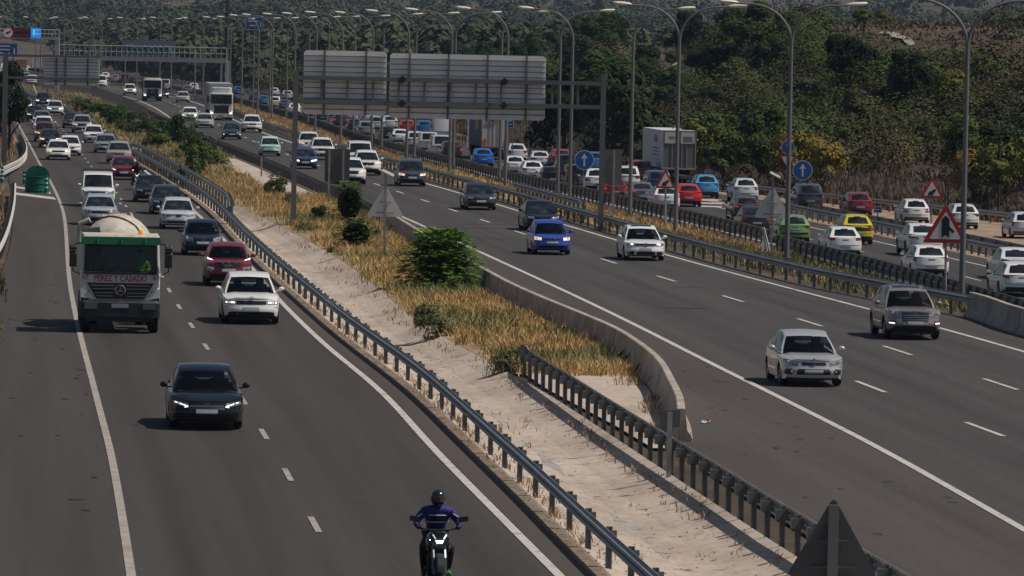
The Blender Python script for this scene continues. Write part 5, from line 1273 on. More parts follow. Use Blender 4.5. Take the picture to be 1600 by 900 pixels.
for gi,gm in enumerate(GC):
    mb=MB()
    for q in range(9 if gi<2 else 14):
        cx=gx0+(gx1-gx0)*(.08+.9*(q+.5*gi)/ (9.5 if gi<2 else 15)); pts=[]
        for kk in range(9):
            aa=kk/8*random.choice((4.2,5.4)); pts.append((cx+ .34*math.cos(aa+q),.235-.012*gi,z+1.3-.12*gi+ .62*math.sin(aa+q*.7)))
        mb.tube(pts,.12 if gi<2 else .05,4)
    mb.build('graffiti',gm,gp)
# ---- variable message sign gantry at the far left
Yv=Yg+60; o=P(92,59,Yv); o.z=0
root=empty('message_gantry',o,0,'far gantry with a black electronic message sign, red ring and lit blue square','message gantry')
def rel(px,py): return P(px,py,Yv)-o
a0=rel(-40,58); b0=rel(92,60)
mb=MB(); mb.box(((a0.x+b0.x)/2,0,(a0.z+b0.z)/2),(b0.x-a0.x,.9,.35)); mb.build('deck_beam',LG,root)
mb=MB()
for kx in range(24): xx=a0.x+(b0.x-a0.x)*kx/23; mb.tube([(xx,.4,b0.z+.1),(xx,.4,b0.z+1.25)],.04,4)
for h in(.65,1.25): mb.tube([(a0.x,.4,b0.z+h),(b0.x,.4,b0.z+h)],.045,4)
mb.build('railing',LG,root)
mb=MB(); mb.box((b0.x-.2,0,b0.z/2),(.7,.6,b0.z)); mb.build('post',LG,root)
v0=rel(8,44.5); v1=rel(63,58.5)
mb=MB(); mb.box(((v0.x+v1.x)/2,-.55,(v0.z+v1.z)/2),(v1.x-v0.x,.3,v0.z-v1.z)); vm=mb.build('message_panel',mat('vms_black',(.008,.005,.006),.5),root)
mb=MB(); q=rel(13.3,51)
mb.lathe([(.62,-.74),(.72,-.74)],'Y',24,0,(q.x,0,q.z)); mb.build('red_ring',mat('led_red',(.2,.02,.02),.5,emit=(1,.10,.08),es=.6),vm)
mb=MB(); mb.lathe([(0,-.73),(.60,-.73)],'Y',24,0,(q.x,0,q.z)); mb.build('ring_field',mat('led_pale',(.2,.3,.33),.5,emit=(.35,.55,.62),es=.35),vm)
mb=MB(); mb.box((q.x-.12,-.75,q.z-.05),(.42,.02,.36)); mb.box((q.x+.25,-.75,q.z+.12),(.3,.02,.3)); mb.build('pictogram',mat('led_off',(.01,.01,.015),.5),vm)
mb=MB(); q=rel(56.5,51.8); mb.box((q.x,-.72,q.z),(1.45,.05,1.55)); bs=mb.build('blue_square',mat('led_blue',(.02,.15,.4),.5,emit=(.03,.28,.85),es=.75),vm)
mb=MB(); mb.box((q.x-.3,-.76,q.z+.1),(.25,.02,.9)); mb.box((q.x+.2,-.76,q.z-.1),(.7,.02,.12)); mb.box((q.x+.2,-.76,q.z+.45),(.6,.02,.1)); mb.build('arrow_marks',mat('led_cyan',(.1,.4,.6),.5,emit=(.2,.7,1),es=.8),bs)
random.seed(5)
for rz0 in (.36,-.3):
    mb=MB()
    x=rel(21,50).x; xe=rel(47,50).x
    while x<xe:
        w=random.uniform(.10,.24); mb.box((x+w/2,-.72,(v0.z+v1.z)/2+rz0),(w*.7,.03,.36)); x+=w+.05
    mb.build('message_text',mat('led_dim_red',(.08,.005,.005),.6,emit=(.5,.02,.02),es=.14),vm)
# ---- blue direction signs
def blue_sign(px0,py0,px1,py1,base,label,Y=None,name='direction_sign',legs=2,marks=3,z=ZR):
    if Y is None: Y=G((px0+px1)/2,base,z).y
    a=P(px0,py0,Y); b=P(px1,py1,Y); c=(a+b)/2; g=Vector((c.x,Y,ground(c.x,Y))); root=empty(name,g,0,label,'road sign')
    w=b.x-a.x; h=a.z-b.z; zc=c.z-g.z
    mb=MB(); mb.box((0,0,zc),(w,.06,h)); p=mb.build('sign_face',mat('blue_face',(.012,.085,.30),.5),root)
    mb=MB(); e=max(.03,.02*w)
    for sx in(-1,1): mb.box((sx*(w/2-e),-.035,zc),(e,.01,h-e*2))
    for sz in(-1,1): mb.box((0,-.038,zc+sz*(h/2-e)),(w-e*2,.01,e))
    mb.build('sign_border',WHITE,p)
    mb=MB()
    for k in range(marks):
        zz=zc+h/2-h*(k+1)/(marks+1); mb.box((-.08*w+(.05*w if k%2 else 0),-.036,zz),(w*(.55-.1*(k%2)),.01,h*.09))
    if marks>1: mb.box((.36*w,-.036,zc-.1*h),(.05*w,.01,.4*h))
    if marks: mb.build('sign_lettering',WHITE,p)
    mb=MB()
    for k in range(legs): 
        x=(-w*.3+w*.6*k) if legs>1 else 0; mb.box((x,.06,(zc+h/2)/2),(max(.08,w*.03),.08,zc+h/2))
    mb.build('post',GALV,root); return root
blue_sign(-14,66,28,89,120,'large blue direction sign below the message gantry at the left edge',Y=Yv+40,marks=3)
blue_sign(384,26,411,47,150,'blue direction sign standing high among the far lamp posts',Y=1250,marks=2)
blue_sign(794,183,803,200,258,'narrow blue sign showing right of the big sign back',marks=2)
blue_sign(836,222,844,230,246,'small blue plate on the outer verge behind the white saloon',legs=1,marks=1)
blue_sign(1101,265,1110,273,296,'small blue plate directly above the sky blue crossover',legs=1,marks=1)
blue_sign(1365,322,1378,333,352,'small blue plate with a white mark between the wine red and white hatchbacks',legs=1,marks=1)
blue_sign(596,173,603,182,200,'small blue round edged sign under the gap of the two sign backs',legs=1,marks=0)
# ---- round and triangular traffic signs
def disc_sign(px,py,r,basepx,basey,label,z=ZR,extra=None):
    g=G(basepx,basey,z); Y=g.y; c=P(px,py,Y); g.z=ground(g.x,Y); root=empty('traffic_sign',g,0,label,'traffic sign'); s=F/Y; R_=r/s; x=c.x-g.x; zc=c.z-g.z
    mb=MB(); mb.lathe([(0,0),(R_,0),(R_,.03),(0,.03)],'Y',32,0,(x,-.08,zc)); f=mb.build('sign_rim',WHITE,root)
    mb=MB(); mb.lathe([(0,-.006),(R_*.93,-.006)],'Y',32,0,(x,-.08,zc)); f=mb.build('sign_face',BLUE,root)
    mb=MB(); R2=R_; mb.prism([(-.085*R2,-.62*R2),(.085*R2,-.62*R2),(.085*R2,.2*R2),(.34*R2,.12*R2),(0,.66*R2),(-.34*R2,.12*R2),(-.085*R2,.2*R2)],-.016,-.008,0,(x,-.08,zc)); mb.build('arrow',WHITE,root)
    mb=MB(); mb.tube([(x*0,0,-.1),(x,0,zc+R_*.9)],.045,8); mb.build('post',GALV,root); return root,x,zc,R_,s
def tri_pts(w,up=1,c=.0):
    h=w*.866; return [(-w/2,-h/3*up),(w/2,-h/3*up),(0,2*h/3*up)]
def rounded(poly,r,n=4):
    o=[]; m=len(poly)
    for i in range(m):
        p=Vector(poly[i]); a=(Vector(poly[i-1])-p).normalized(); b=(Vector(poly[(i+1)%m])-p).normalized()
        for k in range(n+1):
            t=k/n; q=p+a*r*(1-t)**2+b*r*t**2; o.append((q.x,q.y))
    return o
def tri_sign(px0,px1,ytop,ybot,basepx,basey,label,kind,z=ZR,up=1,root=None,Y=None,solar=False,back=False,crate=None):
    g=G(basepx,basey,z) if Y is None else None
    if g is None: c_=P(basepx,ytop,Y); g=Vector((c_.x,Y,z))
    Y=g.y; g.z=ground(g.x,Y); s=F/Y
    zt=P(px0,ytop,Y).z-g.z; zb=P(px0,ybot,Y).z-g.z; cx=P((px0+px1)/2,ytop,Y).x-g.x; w=(px1-px0)/s; h=zt-zb
    root=root or empty('warning_sign',g,0,label,'traffic sign')
    if up==1: T0=[(-w/2,0),(w/2,0),(0,h)]
    else: T0=[(-w/2,h),(w/2,h),(0,0)]
    cen=(0,h/3 if up==1 else 2*h/3)
    sc=lambda k:[((x-cen[0])*k,cen[1]+(y-cen[1])*k) for x,y in T0]
    if back:
        mb=MB(); mb.prism(rounded(T0,w*.09),0,.04,0,(cx,0,zb)); mb.build('sign_back',back,root)
        mb=MB(); 
        for f_ in (.12,.45,.72): 
            ww=w*(1-f_)*.55; mb.box((cx,-.02,zb+h*f_),(ww,.03,.025))
        mb.build('bracket',GALVD,root)
        mb=MB(); top=zt+(.35 if solar else -.0*h); mb.box((cx,-.07,(top-.2)/2),(.11 if not crate else .16,.07,top+.2-(0 if solar else .25))); mb.build('post',GALV if not crate else mat('post_grey',(.16,.165,.17),.5),root)
        if solar:
            mb=MB(); mb.box((cx+.1,-.07,top+.15),(.55,.5,.04),rx=.2,ry=.45); mb.box((cx,-.07,top),(.12,.12,.3)); mb.build('solar_panel',mat('solar_back',(.35,.33,.28),.5),root)
        return root
    mb=MB(); mb.prism(rounded(T0,w*.07),0,.03,0,(cx,-.1,zb)); mb.build('sign_border',RED,root)
    mb=MB(); mb.prism(rounded(sc(.70),w*.04),-.006,-.002,0,(cx,-.1,zb)); mb.build('sign_face',WHITE,root)
    mb=MB(); c0=(cx,-.11,zb)
    def P_(poly): mb.prism([(x*w,y*h) for x,y in poly],-.008,0,0,c0)
    if kind=='queue':
        for ox,oy,sc_ in ((-.055,.13,.95),(.055,.25,.66),(.12,.33,.5)):
            A=lambda l:[(ox+x*sc_,oy+y*sc_) for x,y in l]
            P_(A([(-.11,0),(.11,0),(.11,.11),(-.11,.11)])); P_(A([(-.075,.11),(.075,.11),(.055,.20),(-.055,.20)])) if sc_<1 else (P_(A([(-.085,.11),(-.07,.11),(-.05,.19),(-.065,.19)])),P_(A([(.07,.11),(.085,.11),(.065,.19),(.05,.19)])),P_(A([(-.065,.18),(.065,.18),(.065,.2),(-.065,.2)])))
            P_(A([(-.10,-.04),(-.06,-.04),(-.06,0),(-.10,0)])); P_(A([(.06,-.04),(.10,-.04),(.10,0),(.06,0)]))
    if kind=='merge':
        P_([(-.085,.13),(-.0,.20),(.085,.13),(.085,.33) ,(.085,.60),(0,.70),(-.085,.60)]); P_([(.07,.44),(.20,.30),(.17,.245),(.07,.34)])
    if kind!='yield': mb.build('pictogram',BLACK,root)
    if kind!='yield':
        mb=MB(); mb.tube([(0,0,-.1),(cx,-.03,zt-.1*h)],.05,8); mb.build('post',GALV,root)
    return root
disc_sign(913,250,15.5,911,306,'round blue sign with a white up arrow left of the gantry post')
disc_sign(1254,266,15.5,1253,322,'larger round blue sign with a white up arrow right of the double armed lamp post')
r_,x,zc,R_,s=disc_sign(1231,230,10.5,1232,304,'small round blue arrow sign above a yield triangle, half behind a lamp post')
w=28/s; mb=MB(); mb.prism(rounded([(w/2,.433*w),(-w/2,.433*w),(0,-.433*w)],w*.06),0,.03,0,(x,-.1,zc-R_-.5*w)); mb.build('yield_border',RED,r_)
mb=MB(); mb.prism(rounded([(w*.34,.34*w),(-w*.34,.34*w),(0,-.25*w)],w*.04),-.006,-.001,0,(x,-.1,zc-R_-.5*w)); mb.build('yield_face',WHITE,r_)
tri_sign(1024,1056,263,294,1040,348,'red edged warning triangle with a queue of cars left of the double armed lamp post','queue',-.4)
tri_sign(1438,1475,276,309,1455,356,'red edged warning triangle with a queue of cars by the service road','queue')
tri_sign(1442,1514,317,379,1478,443,'largest red edged warning triangle showing a merging lane','merge',-.6)
tri_sign(331,347,56,66,339,120,'tiny red edged warning triangle on the far sandy slope','dot',0,Y=1500)
tri_sign(573,632,288,338,602,405,'big grey triangular sign back with a small solar panel, standing in the dry grass','',0,solar=True,back=SIGNG)
tri_sign(1178,1237,289,340,1205,397,'grey triangular sign back with a solar panel in front of the car queue','',-.6,solar=True,back=SIGNG)
tri_sign(1231,1375,774,900,1303,1000,'huge dark triangular sign back at the bottom edge between the guardrails','',0,Y=87,back=mat('sign_back_slate',(.075,.078,.084),.55),crate=1)
def rect_back(px0,py0,px1,py1,posts,base,label,m,z=0,h2=None):
    g=G((px0+px1)/2,base,z); Y=g.y; g.z=ground(g.x,Y); s=F/Y; a=P(px0,py0,Y)-g; b=P(px1,py1,Y)-g
    root=empty('traffic_sign',g,0,label,'traffic sign'); w=b.x-a.x
    mb=MB(); mb.prism(rounded([(a.x,b.z),(b.x,b.z),(b.x,a.z),(a.x,a.z)],min(w,a.z-b.z)*.08),0,.05); mb.build('sign_panel',m,root)
    mb=MB()
    for q in posts: x=P(q,py0,Y).x-g.x; mb.box((x,-.06,a.z/2-.1),(.11,.08,a.z+.1))
    mb.build('post',GALV,root); return root
rect_back(508,232,546,285,(515,537),322,'dark rectangular sign back on two posts beside the shrubs',SIGND)
rect_back(937,233,971,287,(960,),341,'grey rectangular sign back next to the right gantry post',mat('sign_back_mid',(.12,.125,.13),.6),-.4)
rect_back(1033,640,1062,668,(1047,),744,'small grey sign back on a single post at the end of the concrete barrier',mat('sign_back_mid2',(.10,.105,.11),.55))
rect_back(301,206,318,217,(309,),232,'tiny dark plate on a post above the round bush',SIGND)
rect_back(405,243,413,253,(409,),276,'tiny dark plate on a post in front of the mint car',SIGND)
# hilltop totem
Yt=760; a=P(1089,23,Yt); g=Vector((a.x+.4,Yt,ground(a.x,Yt)-.2)); s=F/Yt
root=empty('totem_sign',g,0,'tall narrow white and blue panel on two legs on top of the bare hill','totem sign')
z0_=P(1093,50,Yt).z-g.z; z1_=P(1093,23,Yt).z-g.z; mb=MB(); mb.box((0,0,(z0_+z1_)/2),(.75,.2,z1_-z0_)); mb.build('panel',mat('totem_blue',(.10,.17,.28),.4),root)
mb=MB(); mb.box((0,-.11,z0_+.4),(.7,.02,.7)); mb.box((.46,-.02,(z0_+z1_)/2),(.12,.2,z1_-z0_)); mb.build('white_field',WHITE,root)
mb=MB(); mb.box((-.3,.05,z1_/2),(.09,.1,z1_)); mb.box((.3,.05,z1_/2),(.09,.1,z1_)); mb.build('leg',GALV,root)
# dark mast at the top left and two red masts
Ym=1300
def mast(px,ytop,w,m,label,Y=Ym,arms=False):
    a=P(px,ytop,Y); g=Vector((a.x,Y,ground(a.x,Y)-.2)); root=empty('mast',g,0,label,'mast'); H=a.z-g.z
    mb=MB(); mb.tube([(0,0,0),(0,0,H)],[w,w*.7],8); mb.build('pole',m,root)
    if arms:
        mb=MB(); mb.tube([(0,0,H*.72),(1.0,0,H*.80),(1.8,0,H*.74),(2.4,0,H*.64)],.22,6); mb.tube([(0,0,H*.9),(1.2,0,H*.84)],.12,6); mb.build('arm',m,root)
    return root
mast(356,-12,.55,mat('mast_dark',(.012,.013,.014),.7),'dark thick mast with a bent arm standing up to the top edge',arms=True)
RM=mat('mast_red',(.16,.03,.025),.6)
mast(420,-8,.22,RM,'thin dark red mast at the top edge right of the blue direction sign',Y=2400); mast(513,-8,.22,RM,'thin dark red mast at the top edge above the lamp heads',Y=2400)
# ------------------------------------------------------------------ crash cushion, bollards, delineators
g=G(58,301); GREEN=noisy('green_plastic',[(.3,(.0,.09,.05)),(.6,(.0,.145,.085)),(.8,(.01,.19,.12))],1.5,.5)
root=empty('crash_cushion',g,rz,'green plastic arched gore marker at the start of the exit ramp','crash cushion')
s=F/g.y; w=38/s/2
mb=MB(); n=16; vs=[]
arch=lambda k,rr=1,zz=0: None
for (zq,dy,rr) in ((0,0,1.0),(.45,0,1.0),(.95,.0,.98)):
    for k in range(n+1):
        a=math.pi*k/n; vs.append((-w*rr*math.cos(a),-.75*math.sin(a)*rr+.3,zq))
mb.add(vs,[(i*(n+1)+k,i*(n+1)+k+1,(i+1)*(n+1)+k+1,(i+1)*(n+1)+k) for i in range(2) for k in range(n)])
pl=[(-w,0)]+[(-w*math.cos(math.pi*k/n),.95+.62*math.sin(math.pi*k/n)) for k in range(n+1)]+[(w,0)]
mb.prism(pl,.3,.42); mb.build('shell',GREEN,root,True,40)
mb=MB()
for zq in(.12,.55,.92):
    mb.tube([(-w*1.01*math.cos(math.pi*k/n),-.76*math.sin(math.pi*k/n)+.3,zq) for k in range(n+1)],.025,5)
mb.build('rib',mat('green_dark',(.0,.07,.045),.5),root)
def bollard(px,py,h,label):
    g=G(px,py); root=empty('bollard',g,0,label,'bollard','green marker posts at the ramp'); 
    mb=MB(); mb.lathe([(.16,0),(.15,.04),(.10,.06),(.10,h),(.06,h+.03),(0,h+.03)],'Z',14); mb.build('post',GREEN,root,True,40)
    mb=MB()
    for z in(.35,.6,.85): 
        if z<h-.05: mb.lathe([(.104,z-.05),(.104,z+.05)],'Z',14)
    mb.build('band',mat('reflective_white',(.6,.62,.62),.4),root)
bollard(3,287,1.0,'green banded marker post at the left frame edge'); bollard(38,288,.8,'green banded marker post left of the arched gore marker')
bollard(68,294,.95,'green banded marker post right of the arched gore marker'); bollard(72,302,1.0,'nearest green banded marker post beside the white hatch lines')
def delin(px,py,h,label,z=0,m=None):
    g=G(px,py,z); g.z=ground(g.x,g.y)-.05; root=empty('delineator',g,0,label,'marker post','white marker posts')
    mb=MB(); mb.prism([(-.06,0),(.06,0),(.06,h-.05),(0,h),(-.06,h-.05)],-.03,.03); mb.build('post',WHITE,root)
    mb=MB(); mb.box((0,-.032,h-.18),(.05,.008,.12)); mb.build('reflector',mat('reflector_amber',(.35,.18,.05),.4),root)
for x,y,h,l,z in ((782,672,.5,'white marker post behind the near guardrail below the dark rail start',0),(542,487,.5,'white marker post in the pale ditch behind the guardrail, right of the white hatchback SUV',0),
 (874,483,.45,'white marker post on top of the curved concrete barrier',.45),(424,395,.5,'white marker post at the upper end of the pale ditch',0),(350,252,.5,'white marker post by the upper guardrail start, right of the round bush',0),
 (337,297,.5,'white marker post on the sandy patch below the round bush',0),(1192,394,1.0,'white marker post leaning at the end of the far double guardrail',-1),(856,300,.7,'white marker post behind the raised short guardrail',-.6),
 (991,350,.7,'white marker post right of the gantry post foot',-.5),(1563,470,.9,'white marker post on the concrete barrier at the right frame edge',0),(214,250,.6,'white marker post behind the upper left carriageway rail',0),(297,268,.5,'white marker post left of the round bush',0)): delin(x,y,h,l,z)
# end strut of the far double rail
g=G(1203,396,-1.0); root=empty('rail_end_post',g,0,'slanted pale steel end post where the double guardrail restarts','rail end')
mb=MB(); mb.tube([(0,0,0),(-.35,0,1.3)],.06,6); mb.tube([(-.12,.1,0),(-.42,.1,1.3)],.05,6); mb.build('post',WG,root)
# litter
g=G(1103,661,.02); root=MB(); random.seed(2)
vs=[(random.uniform(-.14,.14),random.uniform(-.3,.3),random.uniform(.0,.09)) for _ in range(9)]
root.add(vs,[(0,1,2,3),(3,4,5),(5,6,7,8),(0,4,8),(2,6,1)],0); root.add([(x*.5+.05,y*.5,z+.04) for x,y,z in vs],[(0,1,2,3),(3,4,5),(5,6,7)],1)
o=root.build('litter',[WHITE,RED]); o.location=g; tag(o,'crumpled red and white wrapper lying on the shoulder right of the concrete barrier','litter')
# ------------------------------------------------------------------ motorcycles and riders
def motorcycle(px,py,label,plabel,jacket,detail=True,yaw=0):
    p=G(px,py); a=math.atan(.088)+yaw
    root=empty('motorcycle',p+Vector((0,.75,.0)),a,label,'motorcycle')
    mb=MB()
    def tor(cy,r,wd,m):
        mb=MB(); mb.lathe([(r-.12,-wd*.3),(r-.05,-wd/2),(r-.01,-wd*.3),(r,0),(r-.01,wd*.3),(r-.05,wd/2),(r-.12,wd*.3),(r-.12,-wd*.3)],'X',28,0,(0,cy,r)); return mb.build('tyre',TYRE,root,True)
    tor(-.72,.31,.13,0); tor(.72,.32,.19,0)
    mb=MB()
    for cy in(-.72,.72):
        for k in range(5):
            an=k*1.2566; mb.tube([(0,cy,.31),(0,cy+.21*math.cos(an),.31+.21*math.sin(an))],.014,5)
    mb.build('wheel_spokes',RIMD,root)
    mb=MB()
    for s in(-1,1): mb.tube([(s*.10,-.72,.31),(s*.10,-.60,.62),(s*.09,-.50,.92)],[.028,.03,.024],8); 
    mb.build('fork',CHROME if 0 else mat('fork_steel',(.10,.105,.12),.3,.6),root,True)
    mb=MB()
    for k in range(7):
        an=.5+k*.33; 
    vs=[]; 
    for k in range(8):
        an=math.pi*.95-k*.22
        for x,rr in ((-.075,.33),(-.05,.36),(.05,.36),(.075,.33)): vs.append((x,-.72+rr*math.cos(an),.31+rr*math.sin(an)))
    mb.add(vs,[(i*4+k,i*4+k+1,(i+1)*4+k+1,(i+1)*4+k) for i in range(7) for k in range(3)]); mb.build('mudguard',BLACK,root,True)
    mb=MB(); 
    ball(mb,(0,-.12,.88),.2,0,12,.95,1.35,.75); ball(mb,(-.16,-.3,.78),.13,0,10,.5,1.2,1.1); ball(mb,(.16,-.3,.78),.13,0,10,.5,1.2,1.1); mb.build('fuel_tank',paint((.02,.025,.03)),root,True)
    mb=MB(); mb.box((0,0,.5),(.34,.45,.35)); mb.tube([(-.17,-.2,.35),(-.17,.6,.35),(-.17,.9,.5)],.05,8); mb.tube([(0,-.3,.62),(0,.5,.6),(0,.8,.78)],.06,8); mb.box((0,-.32,.52),(.36,.08,.36)); mb.build('engine',mat('engine_dark',(.02,.021,.022),.4,.3),root)
    mb=MB(); mb.box((0,.42,.82),(.28,.6,.10)); mb.tube([(0,.6,.82),(0,.95,.95)],[.12,.07],8); mb.build('saddle',BLACK,root,True)
    mb=MB(); mb.tube([(-.38,-.33,1.08),(-.16,-.46,1.05),(.16,-.46,1.05),(.38,-.33,1.08)],.016,6); mb.build('handlebar',BLACK,root)
    mb=MB(); vs=[(-.12,-.60,1.0),(.12,-.60,1.0),(.15,-.58,.86),(.07,-.64,.74),(-.07,-.64,.74),(-.15,-.58,.86)]; mb.add(vs+[(x*.8,y+.16,z) for x,y,z in vs],[tuple(range(6)),(11,10,9,8,7,6)]+[(i,(i+1)%6,(i+1)%6+6,i+6) for i in range(6)]); mb.build('front_cowl',paint((.02,.025,.03)),root)
    mb=MB(); mb.prism([(-.075,.885),(.075,.885),(.05,.83),(-.05,.83)],-.655,-.62); mb.build('headlight',LENSL,root)
    for s in(-1,1):
        mb=MB(); mb.tube([(s*.07,-.655,.91),(s*.12,-.63,.985)],.012,5); mb.tube([(s*.10,-.75,.60),(s*.10,-.64,.72)],.012,5); mb.build('running_light',LENSL if s>0 else mat('dim_light',(.3,.3,.32),.3,emit=(1,1,1),es=.5),root)
        mb=MB(); mb.tube([(s*.30,-.38,1.07),(s*.36,-.42,1.2)],.01,5); mb.box((s*.42,-.43,1.24),(.17,.05,.09),ry=-.15*s); mb.build('wing_mirror',BLACK,root)
    # rider
    per=empty('person',root.location,a,plabel,'person')
    rv=bpy.context
    T_=[(0,.36,.90),(0,.28,1.06),(0,.12,1.23),(0,-.02,1.37),(0,-.08,1.45)]
    J=[(T_[0],(.18,.16)),(T_[1],(.18,.15)),(T_[2],(.215,.15)),(T_[3],(.165,.12)),(T_[4],(.075,.075))]; E=[(0,1),(1,2),(2,3),(3,4)]
    for s in(-1,1):
        b=len(J); J+=[((s*.225,-.01,1.33),(.095,.095)),((s*.36,-.05,1.19),(.07,.07)),((s*.375,-.15,1.12),(.058,.058)),((s*.35,-.30,1.10),(.042,.042))]; E+=[(3,b),(b,b+1),(b+1,b+2),(b+2,b+3)]
    skin_body('jacket',J,E,[jacket],per)
    J=[((0,.32,.88),(.17,.15))];E=[]
    for s in(-1,1):
        b=len(J); J+=[((s*.12,.26,.84),(.11,.11)),((s*.24,-.12,.74),(.085,.085)),((s*.235,.0,.52),(.062,.065)),((s*.215,.12,.32),(.048,.05)),((s*.215,.02,.26),(.045,.04)),((s*.215,-.08,.25),(.035,.03))]; E+=[(0,b)]+[(b+i,b+i+1) for i in range(5)]
    skin_body('trousers',J,E,[JEAN],per)
    for s in(-1,1):
        mb=MB(); mb.tube([(s*.215,.13,.28),(s*.215,.0,.25),(s*.215,-.10,.24)],[.05,.055,.04],8); mb.build('shoe',mat('green_sole',(.04,.20,.05),.6) if s>0 else BLACK,per,True)
        # glove: palm, four fingers, thumb round the grip
        mb=MB(); gx=s*.34; ball(mb,(gx,-.345,1.095),.045,0,10,1.0,.9,.6)
        for k in range(4):
            x=gx+s*(-.03+.02*k); mb.tube([(x,-.36,1.105),(x,-.395,1.09),(x,-.39,1.062),(x,-.365,1.055)],[.0105,.010,.009,.008],6)
        mb.tube([(gx-s*.035,-.335,1.08),(gx-s*.05,-.355,1.06),(gx-s*.045,-.375,1.055)],[.012,.010,.009],6); mb.build('glove',BLACK,per,True)
    mb=MB(); ball(mb,(0,-.12,1.58),.145,0,18,.94,1.10,1.05,12); hm=mb.build('helmet',paint((.015,.016,.018)),per,True)
    mb=MB(); n=8; vs=[]
    for k in range(n+1):
        an=-math.pi/2-1.05+2.1*k/n
        for z,rr in((1.52,.136),(1.575,.149),(1.625,.144)): vs.append((rr*.95*math.cos(an),-.12+rr*1.11*math.sin(an),z))
    mb.add(vs,[(i*3+k,i*3+k+1,(i+1)*3+k+1,(i+1)*3+k) for i in range(n) for k in range(2)]); mb.build('visor',mat('smoked_visor',(.06,.04,.035),.1,coat=.4),hm,True)
    if detail:
        mb=MB()
        for (y_,z_,rx_) in ((0,1.275,.205),(0,1.15,.19)):
            pts=[]
            for k in range(13):
                an=math.pi*k/12; pts.append((-rx_*1.08*math.cos(an),(.055 if z_>1.2 else .145)-.185*math.sin(an),z_))
            mb.tube(pts,.011,6)
        for s in(-1,1):
            mb.tube([(s*.27,-.10,1.30),(s*.35,-.115,1.25),(s*.40,-.07,1.20)],.012,6)
        mb.build('jacket_stripe',mat('stripe_pale',(.45,.45,.55),.6),per)
        mb=MB()
        for k in range(1): 
            vs=[];
            for i in range(13):
                an=math.pi*i/12
                for z_,yy in((1.165,.135),(1.262,.062)): vs.append((-.208*math.cos(an),yy-.183*math.sin(an),z_))
            mb.add(vs,[(i*2,i*2+1,i*2+3,i*2+2) for i in range(12)])
        mb.build('jacket_band',BLACK,per,True)
    return root
motorcycle(680,925,'black naked motorcycle with a bright headlight cluster at the bottom edge','person in a blue jacket with pale stripes riding the nearest motorcycle',mat('jacket_blue',(.016,.016,.15),.75),True,yaw=.0)
motorcycle(212,297,'small dark motorcycle squeezing past the black saloon','person in dark clothes riding the small motorcycle beside the black saloon',mat('jacket_dark',(.015,.015,.017),.8),False)
# ------------------------------------------------------------------ fence on the outer verge
random.seed(11)
def fence(label, curve_, off, y0, y1, h, sp, name='mesh_fence', z=None, m=None):
    n=int((y1-y0)/sp); o0=Vector((at(curve_,y0)+off,y0,0)); o0.z=ground(o0.x,y0); root=empty(name,o0,0,label,'fence')
    pm=MB(); pm.tube([(0,0,-.1),(0,0,h)],.04,6); pme=pm.mesh('post',m or GALVD)
    pts=[]
    for i in range(n+1):
        Y=y0+(y1-y0)*i/n; X=at(curve_,Y)+off; pts.append(Vector((X,Y,ground(X,Y)))-o0)
    rest=MB()
    for i,p in enumerate(pts):
        if i<100: q=ob('post',pme,root); q.location=p
        else: rest.tube([p,p+Vector((0,0,h))],.04,5)
    if rest.v: rest.build('post',m or GALVD,root)['kind']='stuff'
    mb=MB()
    for f in (.06,.25,.45,.65,.85,1.0): mb.tube([p+Vector((0,0,h*f)) for p in pts],.010,3,cap=False)
    for i in range(len(pts)-1):
        for k in range(1,8):
            p=pts[i].lerp(pts[i+1],k/8); mb.tube([p,p+Vector((0,0,h))],.007,3,cap=False)
    mb.build('wire_mesh',m or GALVD,root); return root
fence('wire mesh fence with thin posts along the outer verge below the trees',So,5.2,230,640,1.9,3.2)
# screen fence beside the upper middle carriageway (grey slats)
y0=G(250,192).y; y1=1040
fence('dense grey palisade fence between the two carriageways, under the left sign back',M_0,-1.6,y0,y1,1.5,2.4,'palisade_fence',m=mat('palisade_grey',(.10,.105,.105),.7))
# ------------------------------------------------------------------ foliage
def leafmat(name, cols, sc=.9, rnd=.5):
    m=noisy(name,cols,sc,.75,rnd=rnd,detail=3,spec=.10); nt=m.node_tree; b=nt.nodes['Principled BSDF']
    return m
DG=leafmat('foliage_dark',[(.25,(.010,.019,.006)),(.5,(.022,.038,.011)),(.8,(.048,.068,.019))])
MG=leafmat('foliage_mid',[(.25,(.020,.038,.009)),(.5,(.042,.070,.016)),(.8,(.085,.118,.028))])
OG=leafmat('foliage_olive',[(.25,(.032,.036,.013)),(.5,(.065,.065,.026)),(.8,(.11,.10,.045))])
YG=leafmat('foliage_yellow',[(.25,(.045,.06,.014)),(.45,(.10,.115,.026)),(.64,(.20,.165,.034)),(.85,(.30,.19,.036))],1.4)
BR=leafmat('foliage_brown',[(.25,(.040,.034,.018)),(.5,(.075,.058,.032)),(.8,(.125,.092,.052))])
SG=leafmat('foliage_sage',[(.25,(.05,.062,.028)),(.5,(.095,.108,.05)),(.8,(.17,.17,.085))],2)
FG=leafmat('foliage_fresh',[(.25,(.055,.115,.014)),(.5,(.12,.22,.03)),(.75,(.26,.36,.06))],1.6,.2)
BARK=noisy('bark',[(.3,(.04,.03,.022)),(.7,(.09,.07,.05))],3,.95)
